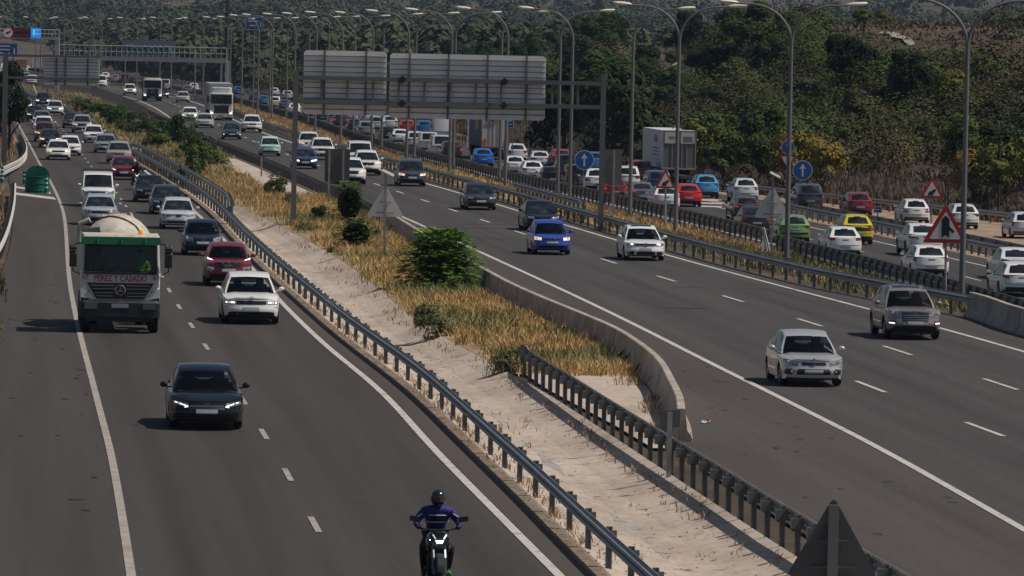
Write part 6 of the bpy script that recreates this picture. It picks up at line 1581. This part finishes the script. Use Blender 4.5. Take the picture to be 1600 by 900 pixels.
def fast_quads(name, C, U, V_, m):
    """C centres, U,V half vectors (n,3): one quad each (leaf shaped)"""
    n=len(C); vs=np.empty((n,4,3)); vs[:,0]=C-U; vs[:,1]=C-V_*.9; vs[:,2]=C+U; vs[:,3]=C+V_*.9
    me=bpy.data.meshes.new(name); me.vertices.add(4*n); me.vertices.foreach_set('co',vs.reshape(-1).astype(np.float32))
    me.loops.add(4*n); me.loops.foreach_set('vertex_index',np.arange(4*n,dtype=np.int32)); me.polygons.add(n)
    me.polygons.foreach_set('loop_start',np.arange(0,4*n,4,dtype=np.int32)); me.polygons.foreach_set('loop_total',np.full(n,4,dtype=np.int32))
    me.update(calc_edges=True); me.materials.append(m); return me
def rdir(n):
    a=rng.normal(size=(n,3)); return a/np.linalg.norm(a,axis=1)[:,None]
def crown_mesh(name, m, W, H, n, leaf, lobes=9, flat=.75, z0=.2, droop=0):
    # lobes: ellipsoids spread in the crown; leaves lie near lobe surfaces
    Cs=[];Us=[];Vs=[]
    L=[]
    for i in range(lobes):
        a=rng.uniform(0,2*math.pi); t=rng.uniform(0,1); rr=W/2*.58*math.sqrt(rng.uniform(.05,1))*(1-.55*max(0,t-.5)*2*.8)
        r=W/2*rng.uniform(.34,.55)*(1-.35*t); L.append((rr*math.cos(a),rr*math.sin(a),z0*H+(1-z0)*H*((.18+.70*t) if W>3 else (.02+.72*t)),r))
    L.append((0,0,z0*H+(1-z0)*H*.55,W*.34))
    per=n//len(L)
    for (x,y,z,r) in L:
        d=rdir(per); d[:,2]=np.where(d[:,2]<-.5,-d[:,2],d[:,2]); k=r*(.55+.5*rng.random(per)**.5)
        # cluster leaves in clumps on the lobe
        nc=max(6,per//22); cd=rdir(nc); cd[:,2]=np.abs(cd[:,2])*1.0-.25; idx=rng.integers(0,nc,per); d2=cd[idx]+rng.normal(size=(per,3))*.22; d2/=np.linalg.norm(d2,axis=1)[:,None]
        mixm=(rng.random(per)<.75)[:,None]; d=np.where(mixm,d2,d)
        c=np.array([x,y,z])+d*k[:,None]*np.array([1,1,flat]); c[:,2]=np.minimum(c[:,2],H*1.0)
        nrm=d*.9+rdir(per)*.42+np.array([0,0,.25]); nrm/=np.linalg.norm(nrm,axis=1)[:,None]
        u=np.cross(nrm,rdir(per)); u/=np.linalg.norm(u,axis=1)[:,None]; v=np.cross(nrm,u)
        s=leaf*rng.uniform(.6,1.3,per)[:,None]; u=u*s; v=v*s*.6; u[:,2]-=droop*s[:,0]*.3
        Cs.append(c);Us.append(u);Vs.append(v)
    return fast_quads(name,np.concatenate(Cs),np.concatenate(Us),np.concatenate(Vs),m)
def trunk_mesh(H,W,z0):
    mb=MB(); r=.05*W*.5+.05; mb.tube([(0,0,-.3),(.05,0,H*z0*.7),(.0,.05,H*.55),(0,0,H*.8)],[r*1.3,r,r*.6,.03],7)
    for k in range(5):
        a=k*1.3; h=H*(z0+.08*k); mb.tube([(0,0,h*.8),(W*.18*math.cos(a),W*.18*math.sin(a),h+.12*H),(W*.33*math.cos(a),W*.33*math.sin(a),h+.22*H)],[r*.5,r*.3,.02],5)
    return mb.mesh('trunk',BARK)
TREES={}
def tree_proto(kind,i):
    k=(kind,i)
    if k in TREES: return TREES[k]
    spec={'dark':(DG,7.0,7.5,6000,.20,14,.85,.0),'pine':(DG,6.5,5.0,5000,.17,12,.8,.0),'mid':(MG,6.0,5.4,5000,.18,12,.85,.0),'olive':(OG,4.6,3.4,3000,.14,9,.75,.03),'yellow':(YG,5.0,5.4,3400,.15,11,.8,.08),
          'brown':(BR,4.5,2.8,2600,.13,9,.7,.02),'umbrella':(MG,5.2,5.6,3600,.17,8,.55,.45),'shrub':(MG,2.6,1.7,2600,.085,11,.9,.0),'dshrub':(MG,2.8,1.9,2800,.085,11,.9,.0),'oshrub':(SG,2.4,1.3,2200,.07,10,.9,.0)}[kind]
    m,W,H,n,lf,lb,fl,z0=spec
    TREES[k]=(crown_mesh('crown',m,W,H,n,lf,lb,fl,z0),trunk_mesh(H,W,max(.08,z0)),W,H); return TREES[k]
LB={'dark':('dense dark green broadleaf tree in the belt of woodland beside the motorway','tree','tree','dark trees of the woodland belt'),
'pine':('low dark green pine in the thicket covering the slope','tree','tree','pines on the slope'),
'mid':('mid green bushy tree growing among the darker trees','tree','tree','mid green trees among the woodland'),
'olive':('grey green low bushy tree on the dry slope','tree','tree','grey green bushes on the slope'),
'yellow':('yellow and orange tinged young tree at the foot of the slope','tree','tree','yellowing trees at the foot of the slope'),
'brown':('brownish half dry bush on the slope','shrub','shrub','dry brown bushes on the slope'),
'umbrella':('round headed pine with a bare trunk standing on the ridge','tree','tree','pines on the ridge'),
'shrub':('green shrub in the strip between the carriageways','shrub','shrub','green shrubs between the carriageways'),
'dshrub':('dark green shrub in the strip between the carriageways','shrub','shrub','dark shrubs between the carriageways'),
'oshrub':('grey green low shrub in the dry grass','shrub','shrub','low shrubs in the dry grass')}
def tree(kind, loc, sx=1, sz=1, label=None, group=None, i=None, trunk=True):
    if 'shrub' in kind: trunk=False
    i=random.randrange(3) if i is None else i
    cm,tm,W,H=tree_proto(kind,i); lb=LB[kind]
    r=empty(lb[1],loc,random.uniform(0,6.28),label or lb[0],lb[2],group or (lb[3] if not label else None)); r.scale=(sx,sx,sz)
    ob('crown',cm,r); 
    if trunk: ob('trunk',tm,r)
    return r
def tree_px(kind,px,ybase,w,h,label=None,gz=None,trunk=True,i=None,group=None):
    p=GT(px,ybase) if gz is None else G(px,ybase,gz)
    cm,tm,W,H=tree_proto(kind,i or 0); s=F/p.y
    return tree(kind,p+Vector((0,0,-.1)),w/s/W,h/s/H,label,group,i,trunk)
# hand placed trees
tree_px('umbrella',1350,58,46,46,'round headed tree with a visible trunk standing alone on the ridge at the top right',i=0)
tree_px('pine',1418,36,22,20,'left one of the three small dark trees on the skyline ridge'); tree_px('pine',1450,32,16,18,'middle one of the three small dark trees on the skyline ridge'); tree_px('umbrella',1476,30,14,18,'smallest umbrella shaped tree on the skyline ridge',i=1)
tree_px('dark',958,262,175,185,'largest dark green tree, rising behind the right gantry post',i=0); tree_px('dark',880,250,120,150,'dark tree with green lower foliage just right of the big sign backs',i=1)
tree_px('dark',1050,100,34,26,'single dark bush on the bare brown hill',i=2); tree_px('mid',1102,110,26,34,'round green bush right of the pale track on the bare hill')
for (x,yb,w,h,k_) in ((1075,285,110,115,'yellow'),(1130,292,100,110,'yellow'),(1180,296,95,110,'yellow'),(1235,298,100,120,'yellow'),(1285,300,90,110,'yellow'),(1010,270,70,60,'olive'),(1560,322,110,125,'yellow'),(1520,318,90,110,'yellow'),(1610,328,100,130,'yellow'),(1100,270,120,100,'mid'),(1200,270,120,110,'mid'),(1570,300,140,130,'dark'),(1160,300,80,50,'brown'),(1220,303,80,45,'brown')):
    tree_px(k_,x,yb,w,h)
# scatter on the slope and the woodland belt
random.seed(21); cnt=0; tries=0; placed=[]
def bare(px,py,dd=0):
    if px>1290 and dd>31: return random.random()<.97
    if 960<px<1065 and 58<py<138: return True
    if 1055<px<1125 and 70<py<125: return random.random()<.75
    if px>1410 and 10<py<(90 if px>1440 else 68): return random.random()<.96
    if 1300<px<1440 and 45<py<80: return True
    return False
while cnt<300 and tries<9000:
    tries+=1
    Y=260+ (1500-260)*random.random()**1.15; dd=(9 if Y<620 else 5)+ 60*random.random()**.85
    X=at(So,Y)+1+dd; z=ground(X,Y); px,py=proj((X,Y,z))
    if not(-60<px<1660): continue
    if bare(px,py,dd): continue
    sep=4.0 if Y<900 else 5.0
    if any(abs(X-a)<sep*.6 and abs(Y-b)<sep*2.2 for a,b in placed): continue
    if px>980:
        if py>235: k_=random.choices(('olive','brown','yellow','mid'),(4,2.4,1.2,1.5))[0]
        elif py>150: k_=random.choices(('pine','mid','olive','brown','yellow'),(3,2.5,2,.8,.5))[0]
        elif py>95: k_=random.choices(('pine','dark','olive','mid'),(5,2,1,1.4))[0]
        else: k_=random.choices(('olive','pine','brown','mid'),(2.5,2.5,1.2,1.5))[0]
        sc=random.uniform(.55,1.0)*(1.0 if Y<560 else 1.1)
        if dd>38: sc*=.8
    else:
        k_=random.choices(('dark','mid','pine','olive','yellow'),(6,1.8,1.5,.4,.25))[0]; sc=random.uniform(.75,1.15)
        if Y>820: sc*=.78
        if dd<12: k_=random.choice(('mid','olive','dark','olive')); sc*=.7
    placed.append((X,Y)); cnt+=1
    tree(k_,(X,Y,z-.15),sc*random.uniform(.9,1.15),sc*random.uniform(.8,1.1))
# left side beyond the left carriageway
for (x,yb,w,h,k_,l) in ((14,232,78,140,'dark','slender dark tree at the left frame edge in front of the gantry'),(-6,205,50,110,'dark','dark tree cut by the left frame edge')):
    tree_px(k_,x,yb,w,h,l,gz=.3,i=1)
tree_px('oshrub',-4,478,34,75,'yellowish shrub poking in at the left frame edge beside the ramp',gz=0.2,i=0); tree_px('oshrub',-12,530,36,60,'dry brown shrub at the left frame edge just below the yellowish one',gz=0.2,i=1)
# shrubs in the centre strip
tree_px('shrub',316,279,86,72,'large round green bush above the upper end of the pale ditch',gz=0,i=0)
tree_px('dshrub',431,306,50,42,'dark rounded broom bush left of the tall gantry post',gz=0,i=1)
tree_px('oshrub',676,524,92,60,'grey green feathery bush in the dry grass beside the ditch',gz=0,i=0)
tree_px('oshrub',792,580,64,44,'low olive shrub at the start of the dark guardrail',gz=0,i=1)
for (x,y,w,h,k_) in ((180,196,60,34,'shrub'),(205,205,60,36,'dshrub'),(232,216,58,36,'shrub'),(262,222,58,44,'shrub'),(150,178,44,22,'shrub'),(285,226,60,56,'shrub'),(165,186,60,30,'shrub'),(135,172,50,24,'dshrub'),(245,232,60,36,'dshrub'),(300,240,50,40,'shrub'),(212,212,60,30,'oshrub'),(340,262,46,26,'oshrub'),(455,322,40,26,'oshrub'),(500,345,50,30,'shrub'),(585,375,36,22,'oshrub'),(120,166,40,18,'oshrub'),(232,200,50,24,'oshrub'),(190,182,46,20,'dshrub'),(218,190,44,18,'shrub'),(275,250,40,22,'oshrub'),(590,420,30,14,'oshrub'),(520,395,26,14,'oshrub'),(478,360,40,18,'oshrub')):
    tree_px(k_,x,y,w,h,gz=0)
FM=leafmat('foliage_frond',[(.25,(.035,.062,.014)),(.5,(.07,.12,.026)),(.75,(.14,.20,.05))],1.6,.2)
# frond bushes (tree of heaven like), leaflets on arching stems
def frond_bush(px,py,w,h,label,nf=150,m=FG,seed=1):
    random.seed(seed); p=G(px,py,0); s=F/p.y; W=w/s; H=h/s
    root=empty('bush',p,0,label,'bush'); C=[];U=[];V_=[]; st=MB()
    for i in range(nf):
        a=random.uniform(0,2*math.pi); t=random.random(); rr=W*.42*math.sqrt(random.random())*(1-.5*t*t)
        base=Vector((rr*math.cos(a),rr*math.sin(a),H*(.10+.72*t))); 
        a2=a+random.uniform(-.7,.7); out=Vector((math.cos(a2),math.sin(a2),random.uniform(.2,1.0)*(.4+t))).normalized(); L=random.uniform(.35,.75)*(.16*W+.18)
        if i%6==0: st.tube([(0,0,0),base*.6,base],[.03,.02,.01],4)
        pts=[]; n=11
        for k in range(n+1):
            u=k/n; q=base+out*L*u+Vector((0,0,-.42*L*u*u)); pts.append(q)
        for k in range(1,n+1):
            ax=(pts[k]-pts[k-1]).normalized(); side=ax.cross(Vector((0,0,1))).normalized()
            ll=(.27*L)*math.sin(math.pi*(.15+.80*k/n))+.03
            for sd in(-1,1):
                dd_=(side*sd+ax*.45+Vector((0,0,-.25))).normalized(); c=pts[k]+dd_*ll*.55; C.append(c); U.append(dd_*ll*.55); V_.append(ax*ll*.17)
    cm=fast_quads('foliage',np.array(C),np.array(U),np.array(V_),m); ob('foliage',cm,root); st.build('stem',BARK,root)
    # leafy filling lower down
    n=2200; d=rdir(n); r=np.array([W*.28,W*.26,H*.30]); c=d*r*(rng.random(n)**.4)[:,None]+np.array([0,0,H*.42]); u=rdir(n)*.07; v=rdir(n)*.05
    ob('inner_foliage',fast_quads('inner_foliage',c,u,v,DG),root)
    return root
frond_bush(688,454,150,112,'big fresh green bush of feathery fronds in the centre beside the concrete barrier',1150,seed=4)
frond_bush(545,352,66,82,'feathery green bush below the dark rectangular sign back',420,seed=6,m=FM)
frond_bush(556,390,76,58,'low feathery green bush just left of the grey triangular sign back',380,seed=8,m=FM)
# ------------------------------------------------------------------ dry grass
def grass(name, pts, hts, m, w=.02, lean=.8, per=9, spread=.22, label=None):
    n=len(pts)*per; P0=np.repeat(np.array(pts),per,axis=0); hh=np.repeat(np.array(hts),per)*rng.uniform(.55,1.15,n)
    base=P0+np.c_[rng.normal(size=n)*spread,rng.normal(size=n)*spread*1.6,np.zeros(n)]
    a=rng.uniform(0,2*math.pi,n); ln=rng.uniform(.1,1,n)*lean*hh
    top=base+np.c_[np.cos(a)*ln,np.sin(a)*ln,hh]; mid=(base+top)/2+np.c_[-np.cos(a)*ln*.15,-np.sin(a)*ln*.15,hh*.06]
    b=rng.uniform(0,math.pi,n); wv=np.c_[np.cos(b),np.sin(b),np.zeros(n)]*(w*rng.uniform(.6,1.5,n))[:,None]
    vs=np.empty((n,5,3)); vs[:,0]=base-wv; vs[:,1]=base+wv; vs[:,2]=mid+wv*.9; vs[:,3]=top; vs[:,4]=mid-wv*.9
    me=bpy.data.meshes.new(name); me.vertices.add(5*n); me.vertices.foreach_set('co',vs.reshape(-1).astype(np.float32)); me.loops.add(5*n); me.loops.foreach_set('vertex_index',np.arange(5*n,dtype=np.int32)); me.polygons.add(n)
    me.polygons.foreach_set('loop_start',np.arange(0,5*n,5,dtype=np.int32)); me.polygons.foreach_set('loop_total',np.full(n,5,dtype=np.int32)); me.update(calc_edges=True); me.materials.append(m)
    o=ob(name,me); o['kind']='stuff'; o['category']='grass'; o['label']=label or 'dry grass'; return o
GOLD=noisy('grass_gold',[(.3,(.38,.245,.09)),(.5,(.60,.42,.185)),(.75,(.72,.55,.30))],.45,.8,detail=4,spec=.2)
GRG=noisy('grass_green',[(.3,(.14,.155,.06)),(.5,(.26,.26,.11)),(.75,(.46,.42,.21))],.5,.8,detail=4,spec=.2)
RST=noisy('grass_rust',[(.3,(.24,.15,.085)),(.5,(.40,.27,.16)),(.75,(.55,.40,.25))],.45,.8,detail=4,spec=.2)
def region(n, fa, fb, y0, y1, keep=lambda X,Y,u:True, pw=1.0):
    o=[]; tr=0
    while len(o)<n and tr<n*8:
        tr+=1; Y=y0*(y1/y0)**(random.random()**pw); a,b=fa(Y),fb(Y)
        if b-a<.2: continue
        u=random.random(); X=a+(b-a)*u
        if keep(X,Y,u): o.append((X,Y,ground(X,Y)-.03))
    return o
nz=lambda X,Y,s,k: noise.noise((X*s,Y*s*.6,k))
vg0=G(800,585).y
cm_k=lambda X,Y,u: (u>.12+.25*nz(X,Y,.8,1)) and not (at(M_0,Y)-3.0<X and G(500,308).y<Y<G(352,248).y)
p=region(7500,lambda Y:at(D_r,Y),lambda Y:at(M_0,Y)-.45,vg0,G(300,262).y,cm_k)
lo=[q for q in p if nz(q[0],q[1],.22,2)<.2]; hi_=[q for q in p if nz(q[0],q[1],.22,2)>=.0]
grass('dry_grass',lo,[random.uniform(.16,.5) for _ in lo],GOLD,.016,label='golden dry grass in the strip left of the middle carriageway')
grass('green_grass',hi_[::3],[random.uniform(.2,.55) for _ in hi_[::3]],GRG,.016,label='grey green tall grass in the strip left of the middle carriageway')
# upper part of that strip
p=region(3600,lambda Y:at(L_g,Y)+.6,lambda Y:at(M_0,Y)-.6,G(320,285).y,1100,lambda X,Y,u:True)
p=[q for q in p if not (at(M_0,q[1])-3.0<q[0] and G(500,308).y<q[1]<G(352,248).y)]
grass('dry_grass',p[::3],[random.uniform(.2,.5) for _ in p[::3]],RST,.03,label='rust coloured grass between the upper guardrails')
grass('green_grass',p[1::2],[random.uniform(.2,.6) for _ in p[1::2]],GRG,.03,label='green weeds between the upper guardrails')
# verge between the middle and right carriageways
p=region(9500,lambda Y:at(M_r,Y)+.5,lambda Y:at(R_g,Y)-.25,150,1100)
p=[q for q in p if q[1]>290 or random.random()<.55]; a=[q for q in p if q[1]>290 or random.random()<.12]; a=[q for q in a if nz(q[0],q[1],.1,7)<.12]
grass('dry_grass',a,[random.uniform(.15,.4) for _ in a],RST,.022,label='rust coloured dry grass on the lamp post verge')
b=[q for q in p if nz(q[0],q[1],.1,7)>=-.05 and (q[1]>300 or random.random()<.15)]; grass('dry_grass',b[::2],[random.uniform(.18,.45) for _ in b[::2]],GOLD,.022,label='golden dry grass on the lamp post verge')
c=p[::4]+[q for q in p if q[1]<300]; grass('green_grass',c,[random.uniform(.15,.42) for _ in c],SG,.022,label='green weeds on the lamp post verge')
ROUT=noisy('grass_russet',[(.3,(.10,.060,.035)),(.5,(.19,.115,.065)),(.75,(.30,.20,.12))],.3,.85,detail=4,spec=.2)
# outer verge and slope
p=region(9000,lambda Y:at(So,Y)+1.0,lambda Y:at(So,Y)+11,240,1100)
grass('dry_grass',p[::2],[random.uniform(.3,.7) for _ in p[::2]],ROUT,.03,label='reddish dry grass along the outer fence')
q=p[1::2]; grass('dry_grass',q[::2],[random.uniform(.3,.7) for _ in q[::2]],ROUT,.03,label='golden dry grass along the outer fence'); grass('green_grass',q[1::2],[random.uniform(.3,.8) for _ in q[1::2]],OG,.035,label='grey green weeds along the outer fence')
p=region(9000,lambda Y:at(So,Y)+10,lambda Y:at(So,Y)+75,300,1200)
grass('dry_grass',p,[random.uniform(.2,.45) for _ in p],noisy('grass_hill',[(.3,(.07,.046,.032)),(.5,(.12,.08,.055)),(.75,(.18,.125,.085))],.12,.85,detail=4),.09,per=8,spread=1.0,lean=1.2,label='brown dry grass covering the bare hill tops')
# left edge
p=region(1800,lambda Y:at(L_sh,Y)-9,lambda Y:at(L_sh,Y)-.6,150,1000); grass('dry_grass',p,[random.uniform(.3,.8) for _ in p],RST,.03,label='dry grass beyond the left edge of the ramp')
# small weeds on the ditch and at posts
p=region(420,lambda Y:at(L_g,Y)-.1,lambda Y:at(D_r,Y)-.1,104,300,lambda X,Y,u: u<.06 or (u>.86 and random.random()<.5) or random.random()<.025)
grass('weeds',p,[random.uniform(.08,.28) for _ in p],RST,.012,per=6,spread=.12,label='small dry weeds growing in the joints of the pale ditch')
p=[(lambda g:(g.x,g.y,0))(G(x+random.uniform(-25,25),y+random.uniform(-14,14))) for x,y in ((950,560),(1000,590),(900,560),(1030,640),(860,555),(1040,680)) for _ in range(26)]
grass('weeds',p,[random.uniform(.1,.35) for _ in p],RST,.014,per=7,spread=.15,label='dry weeds on the sandy corner behind the concrete barrier')
# debris stones
mb=MB()
for _ in range(1100):
    Y=103*(2.6**random.random()); X=at(L_g,Y)+random.uniform(-.5,.3) if random.random()<.5 else random.uniform(at(L_g,Y),at(D_r,Y)); r=random.uniform(.01,.035); z=ground(X,Y)+.02
    mb.add([(X-r,Y-r,z),(X+r,Y-r,z),(X+r*.6,Y+r,z),(X-r*.8,Y+r*1.2,z),(X,Y,z+r)],[(0,1,4),(1,2,4),(2,3,4),(3,0,4)])
o=mb.build('gravel',DIRT); o['kind']='stuff'
# sandy corner behind barrier and pale track on the hill
g0=[G(x,y,.016) for x,y in ((822,585),(900,566),(950,560),(985,576),(1014,608),(1036,650),(1052,700),(1020,700),(960,664),(900,632),(850,605))]
mb=MB(); mb.add(g0,[tuple(range(len(g0)))]); o=mb.build('sandy_corner',SAND); o['kind']='structure'
def track(px,w,label):
    c=[GT(x,y) for x,y in px]; mb=MB(); vs=[]
    d=[]
    for i in range(len(c)-1):
        for k in range(5): d.append(c[i].lerp(c[i+1],k/5))
    d.append(c[-1])
    for i,p in enumerate(d):
        t=(d[min(i+1,len(d)-1)]-d[max(i-1,0)]).normalized(); n=Vector((t.y,-t.x,0)); ww=w*(.7+.5*noise.noise((i*.5,1,1)))
        for s_ in(-1,0,1): q=p+n*ww*s_; vs.append((q.x,q.y,ground(q.x,q.y)+.12))
    mb.add(vs,[(i*3+k,i*3+k+1,(i+1)*3+k+1,(i+1)*3+k) for i in range(len(d)-1) for k in range(2)]); o=mb.build('path',mat('pale_track',(.36,.31,.25),.95)); o['kind']='structure'
track([(1372,52),(1392,53),(1410,60),(1426,72)],.45,''); track([(1094,66),(1084,76),(1078,88),(1050,106)],.7,'')
# undergrowth on the slope
def undergrowth(n, m, seed, y0=270, y1=1300, s0=(1.2,2.5), nq=360, dmin=7, lab=''):
    r=np.random.default_rng(seed); C=[];U=[];V_=[]; k=0
    while k<n:
        Y=y0+(y1-y0)*r.random()**1.25; dd=dmin+70*r.random(); X=at(So,Y)+1+dd
        z=ground(X,Y); px,py=proj((X,Y,z))
        if not(-80<px<1680) : continue
        if noise.noise((X*.05,Y*.016,seed))<-.02: k+=.3; continue
        if bare(px,py,dd): k+=.2; continue
        k+=1; s=r.uniform(*s0)*(1+Y/1500); fq=1.0 if Y<650 else .6; nn=int(nq*fq); d=r.normal(size=(nn,3)); d/=np.linalg.norm(d,axis=1)[:,None]; d[:,2]=np.abs(d[:,2])
        C.append(np.array([X,Y,z-.1])+d*np.array([s,s*1.2,s*.85])*r.uniform(.7,1,(nn,1))*(1+.25*np.sin(d[:,:1]*5+d[:,1:2]*4+X)))
        rr=r.normal(size=(nn,3)); nm=d*1.0+rr/np.linalg.norm(rr,axis=1)[:,None]*.45+np.array([0,0,.2]); nm/=np.linalg.norm(nm,axis=1)[:,None]
        r2=r.normal(size=(nn,3)); uu=np.cross(nm,r2); uu/=np.linalg.norm(uu,axis=1)[:,None]; vv=np.cross(nm,uu); q=(.078+.024*s)/fq**.5; U.append(uu*q); V_.append(vv*q*.75)
    o=ob('undergrowth',fast_quads('undergrowth',np.concatenate(C),np.concatenate(U),np.concatenate(V_),m)); o['kind']='stuff'; o['category']='undergrowth'; o['label']=lab
undergrowth(1500,DG,51,lab='dark green undergrowth between the trees of the slope'); undergrowth(1300,MG,52,lab='mid green undergrowth between the trees of the slope'); undergrowth(1000,OG,53,lab='grey green scrub on the slope'); undergrowth(620,BR,54,lab='brown dry scrub on the slope')
undergrowth(160,YG,55,y1=600,lab='yellowing scrub near the fence')
# ------------------------------------------------------------------ far wooded hills as one mass
def far_wood(name, n, y0, y1, m, size, seed, xr=(-.12,.12), nq=60, dens=None, lf=.13):
    r=np.random.default_rng(seed); C=[];U=[];V_=[]
    for _ in range(n):
        Y=y0+(y1-y0)*r.random()**1.0; X=Y*r.uniform(*xr)
        if dens and not dens(X,Y,r): continue
        z=ground(X,Y); s=size*r.uniform(.6,1.35); 
        d=r.normal(size=(nq,3)); d/=np.linalg.norm(d,axis=1)[:,None]; d[:,2]=np.abs(d[:,2])
        C.append(np.array([X,Y,z+.15*s])+d*np.array([s*.55,s*.55,s*.8])*r.uniform(.6,1,(nq,1)))
        rr=r.normal(size=(nq,3)); nm=d+rr/np.linalg.norm(rr,axis=1)[:,None]*.45; nm/=np.linalg.norm(nm,axis=1)[:,None]; r2=r.normal(size=(nq,3)); uu=np.cross(nm,r2); uu/=np.linalg.norm(uu,axis=1)[:,None]; vv=np.cross(nm,uu); U.append(uu*s*lf); V_.append(vv*s*lf*.85)
    me=fast_quads(name,np.concatenate(C),np.concatenate(U),np.concatenate(V_),m); o=ob(name,me); o['kind']='stuff'; o['category']='woodland'; o['label']='far off woodland on the hills'
    return o
FD=leafmat('far_foliage_dark',[(.3,(.020,.032,.014)),(.5,(.048,.062,.028)),(.75,(.10,.11,.055))],.02,0)
FO=leafmat('far_foliage_olive',[(.3,(.04,.045,.025)),(.5,(.075,.075,.042)),(.75,(.13,.115,.07))],.02,0)
far_wood('far_woodland',2600,1050,2600,FD,8.5,1,xr=(-.125,.12),nq=240,lf=.075,dens=lambda X,Y,r: X>at(So,min(Y,1980))+4 or X<at(L_sh,min(Y,1980))-14 or Y>1950)
far_wood('far_woodland',700,1200,2600,FO,7.0,2,xr=(-.125,.12),nq=220,lf=.075,dens=lambda X,Y,r: X>at(So,min(Y,1980))+4 or X<at(L_sh,min(Y,1980))-14 or Y>1950)
far_wood('far_woodland',2300,2500,6200,FD,11,3,nq=90,lf=.10,dens=lambda X,Y,r: noise.noise((X*.004,Y*.002,4))>-.18)
far_wood('far_woodland',900,2500,6200,FO,9,4,nq=80,lf=.10,dens=lambda X,Y,r: noise.noise((X*.004,Y*.002,4))>-.3)
# ------------------------------------------------------------------ haze, sky, sun
hz=MB(); hz.box((0,3620,70),(1500,7400,172)); 
hm=bpy.data.materials.new('haze_air'); hm.use_nodes=True; nt=hm.node_tree; nt.nodes.clear(); out=nt.nodes.new('ShaderNodeOutputMaterial'); pv=nt.nodes.new('ShaderNodeVolumePrincipled')
pv.inputs['Color'].default_value=(.50,.66,1,1); pv.inputs['Density'].default_value=.000045; pv.inputs['Anisotropy'].default_value=.0; nt.links.new(pv.outputs[0],out.inputs['Volume'])
o=hz.build('haze',hm); o['kind']='stuff'
for v in o.data.vertices: pass
SUN_EL=R(56); 
# sun stands to the right of the camera, slightly behind it
az=R(5)   # angle behind the +x axis, towards the camera
sd=Vector((math.cos(SUN_EL)*math.cos(az),-math.cos(SUN_EL)*math.sin(az),math.sin(SUN_EL)))
sl=bpy.data.lights.new('sun','SUN'); sl.energy=4.8; sl.angle=R(.53); sl.color=(1,.92,.82); so=bpy.data.objects.new('sun',sl); COL.objects.link(so)
so.rotation_euler=sd.to_track_quat('Z','Y').to_euler()
w=bpy.data.worlds.new('World'); S.world=w; w.use_nodes=True; nt=w.node_tree; bg=nt.nodes['Background']; sk=nt.nodes.new('ShaderNodeTexSky'); sk.sky_type='NISHITA'; sk.sun_disc=False
sk.sun_elevation=SUN_EL; sk.sun_rotation=math.atan2(sd.x,sd.y); sk.air_density=1.0; sk.dust_density=1.2; sk.ozone_density=1.0
nt.links.new(sk.outputs[0],bg.inputs[0]); bg.inputs[1].default_value=.062
S.view_settings.view_transform='Standard'; S.view_settings.look='None'; S.view_settings.exposure=-.4; S.view_settings.gamma=1
S.render.engine='CYCLES'
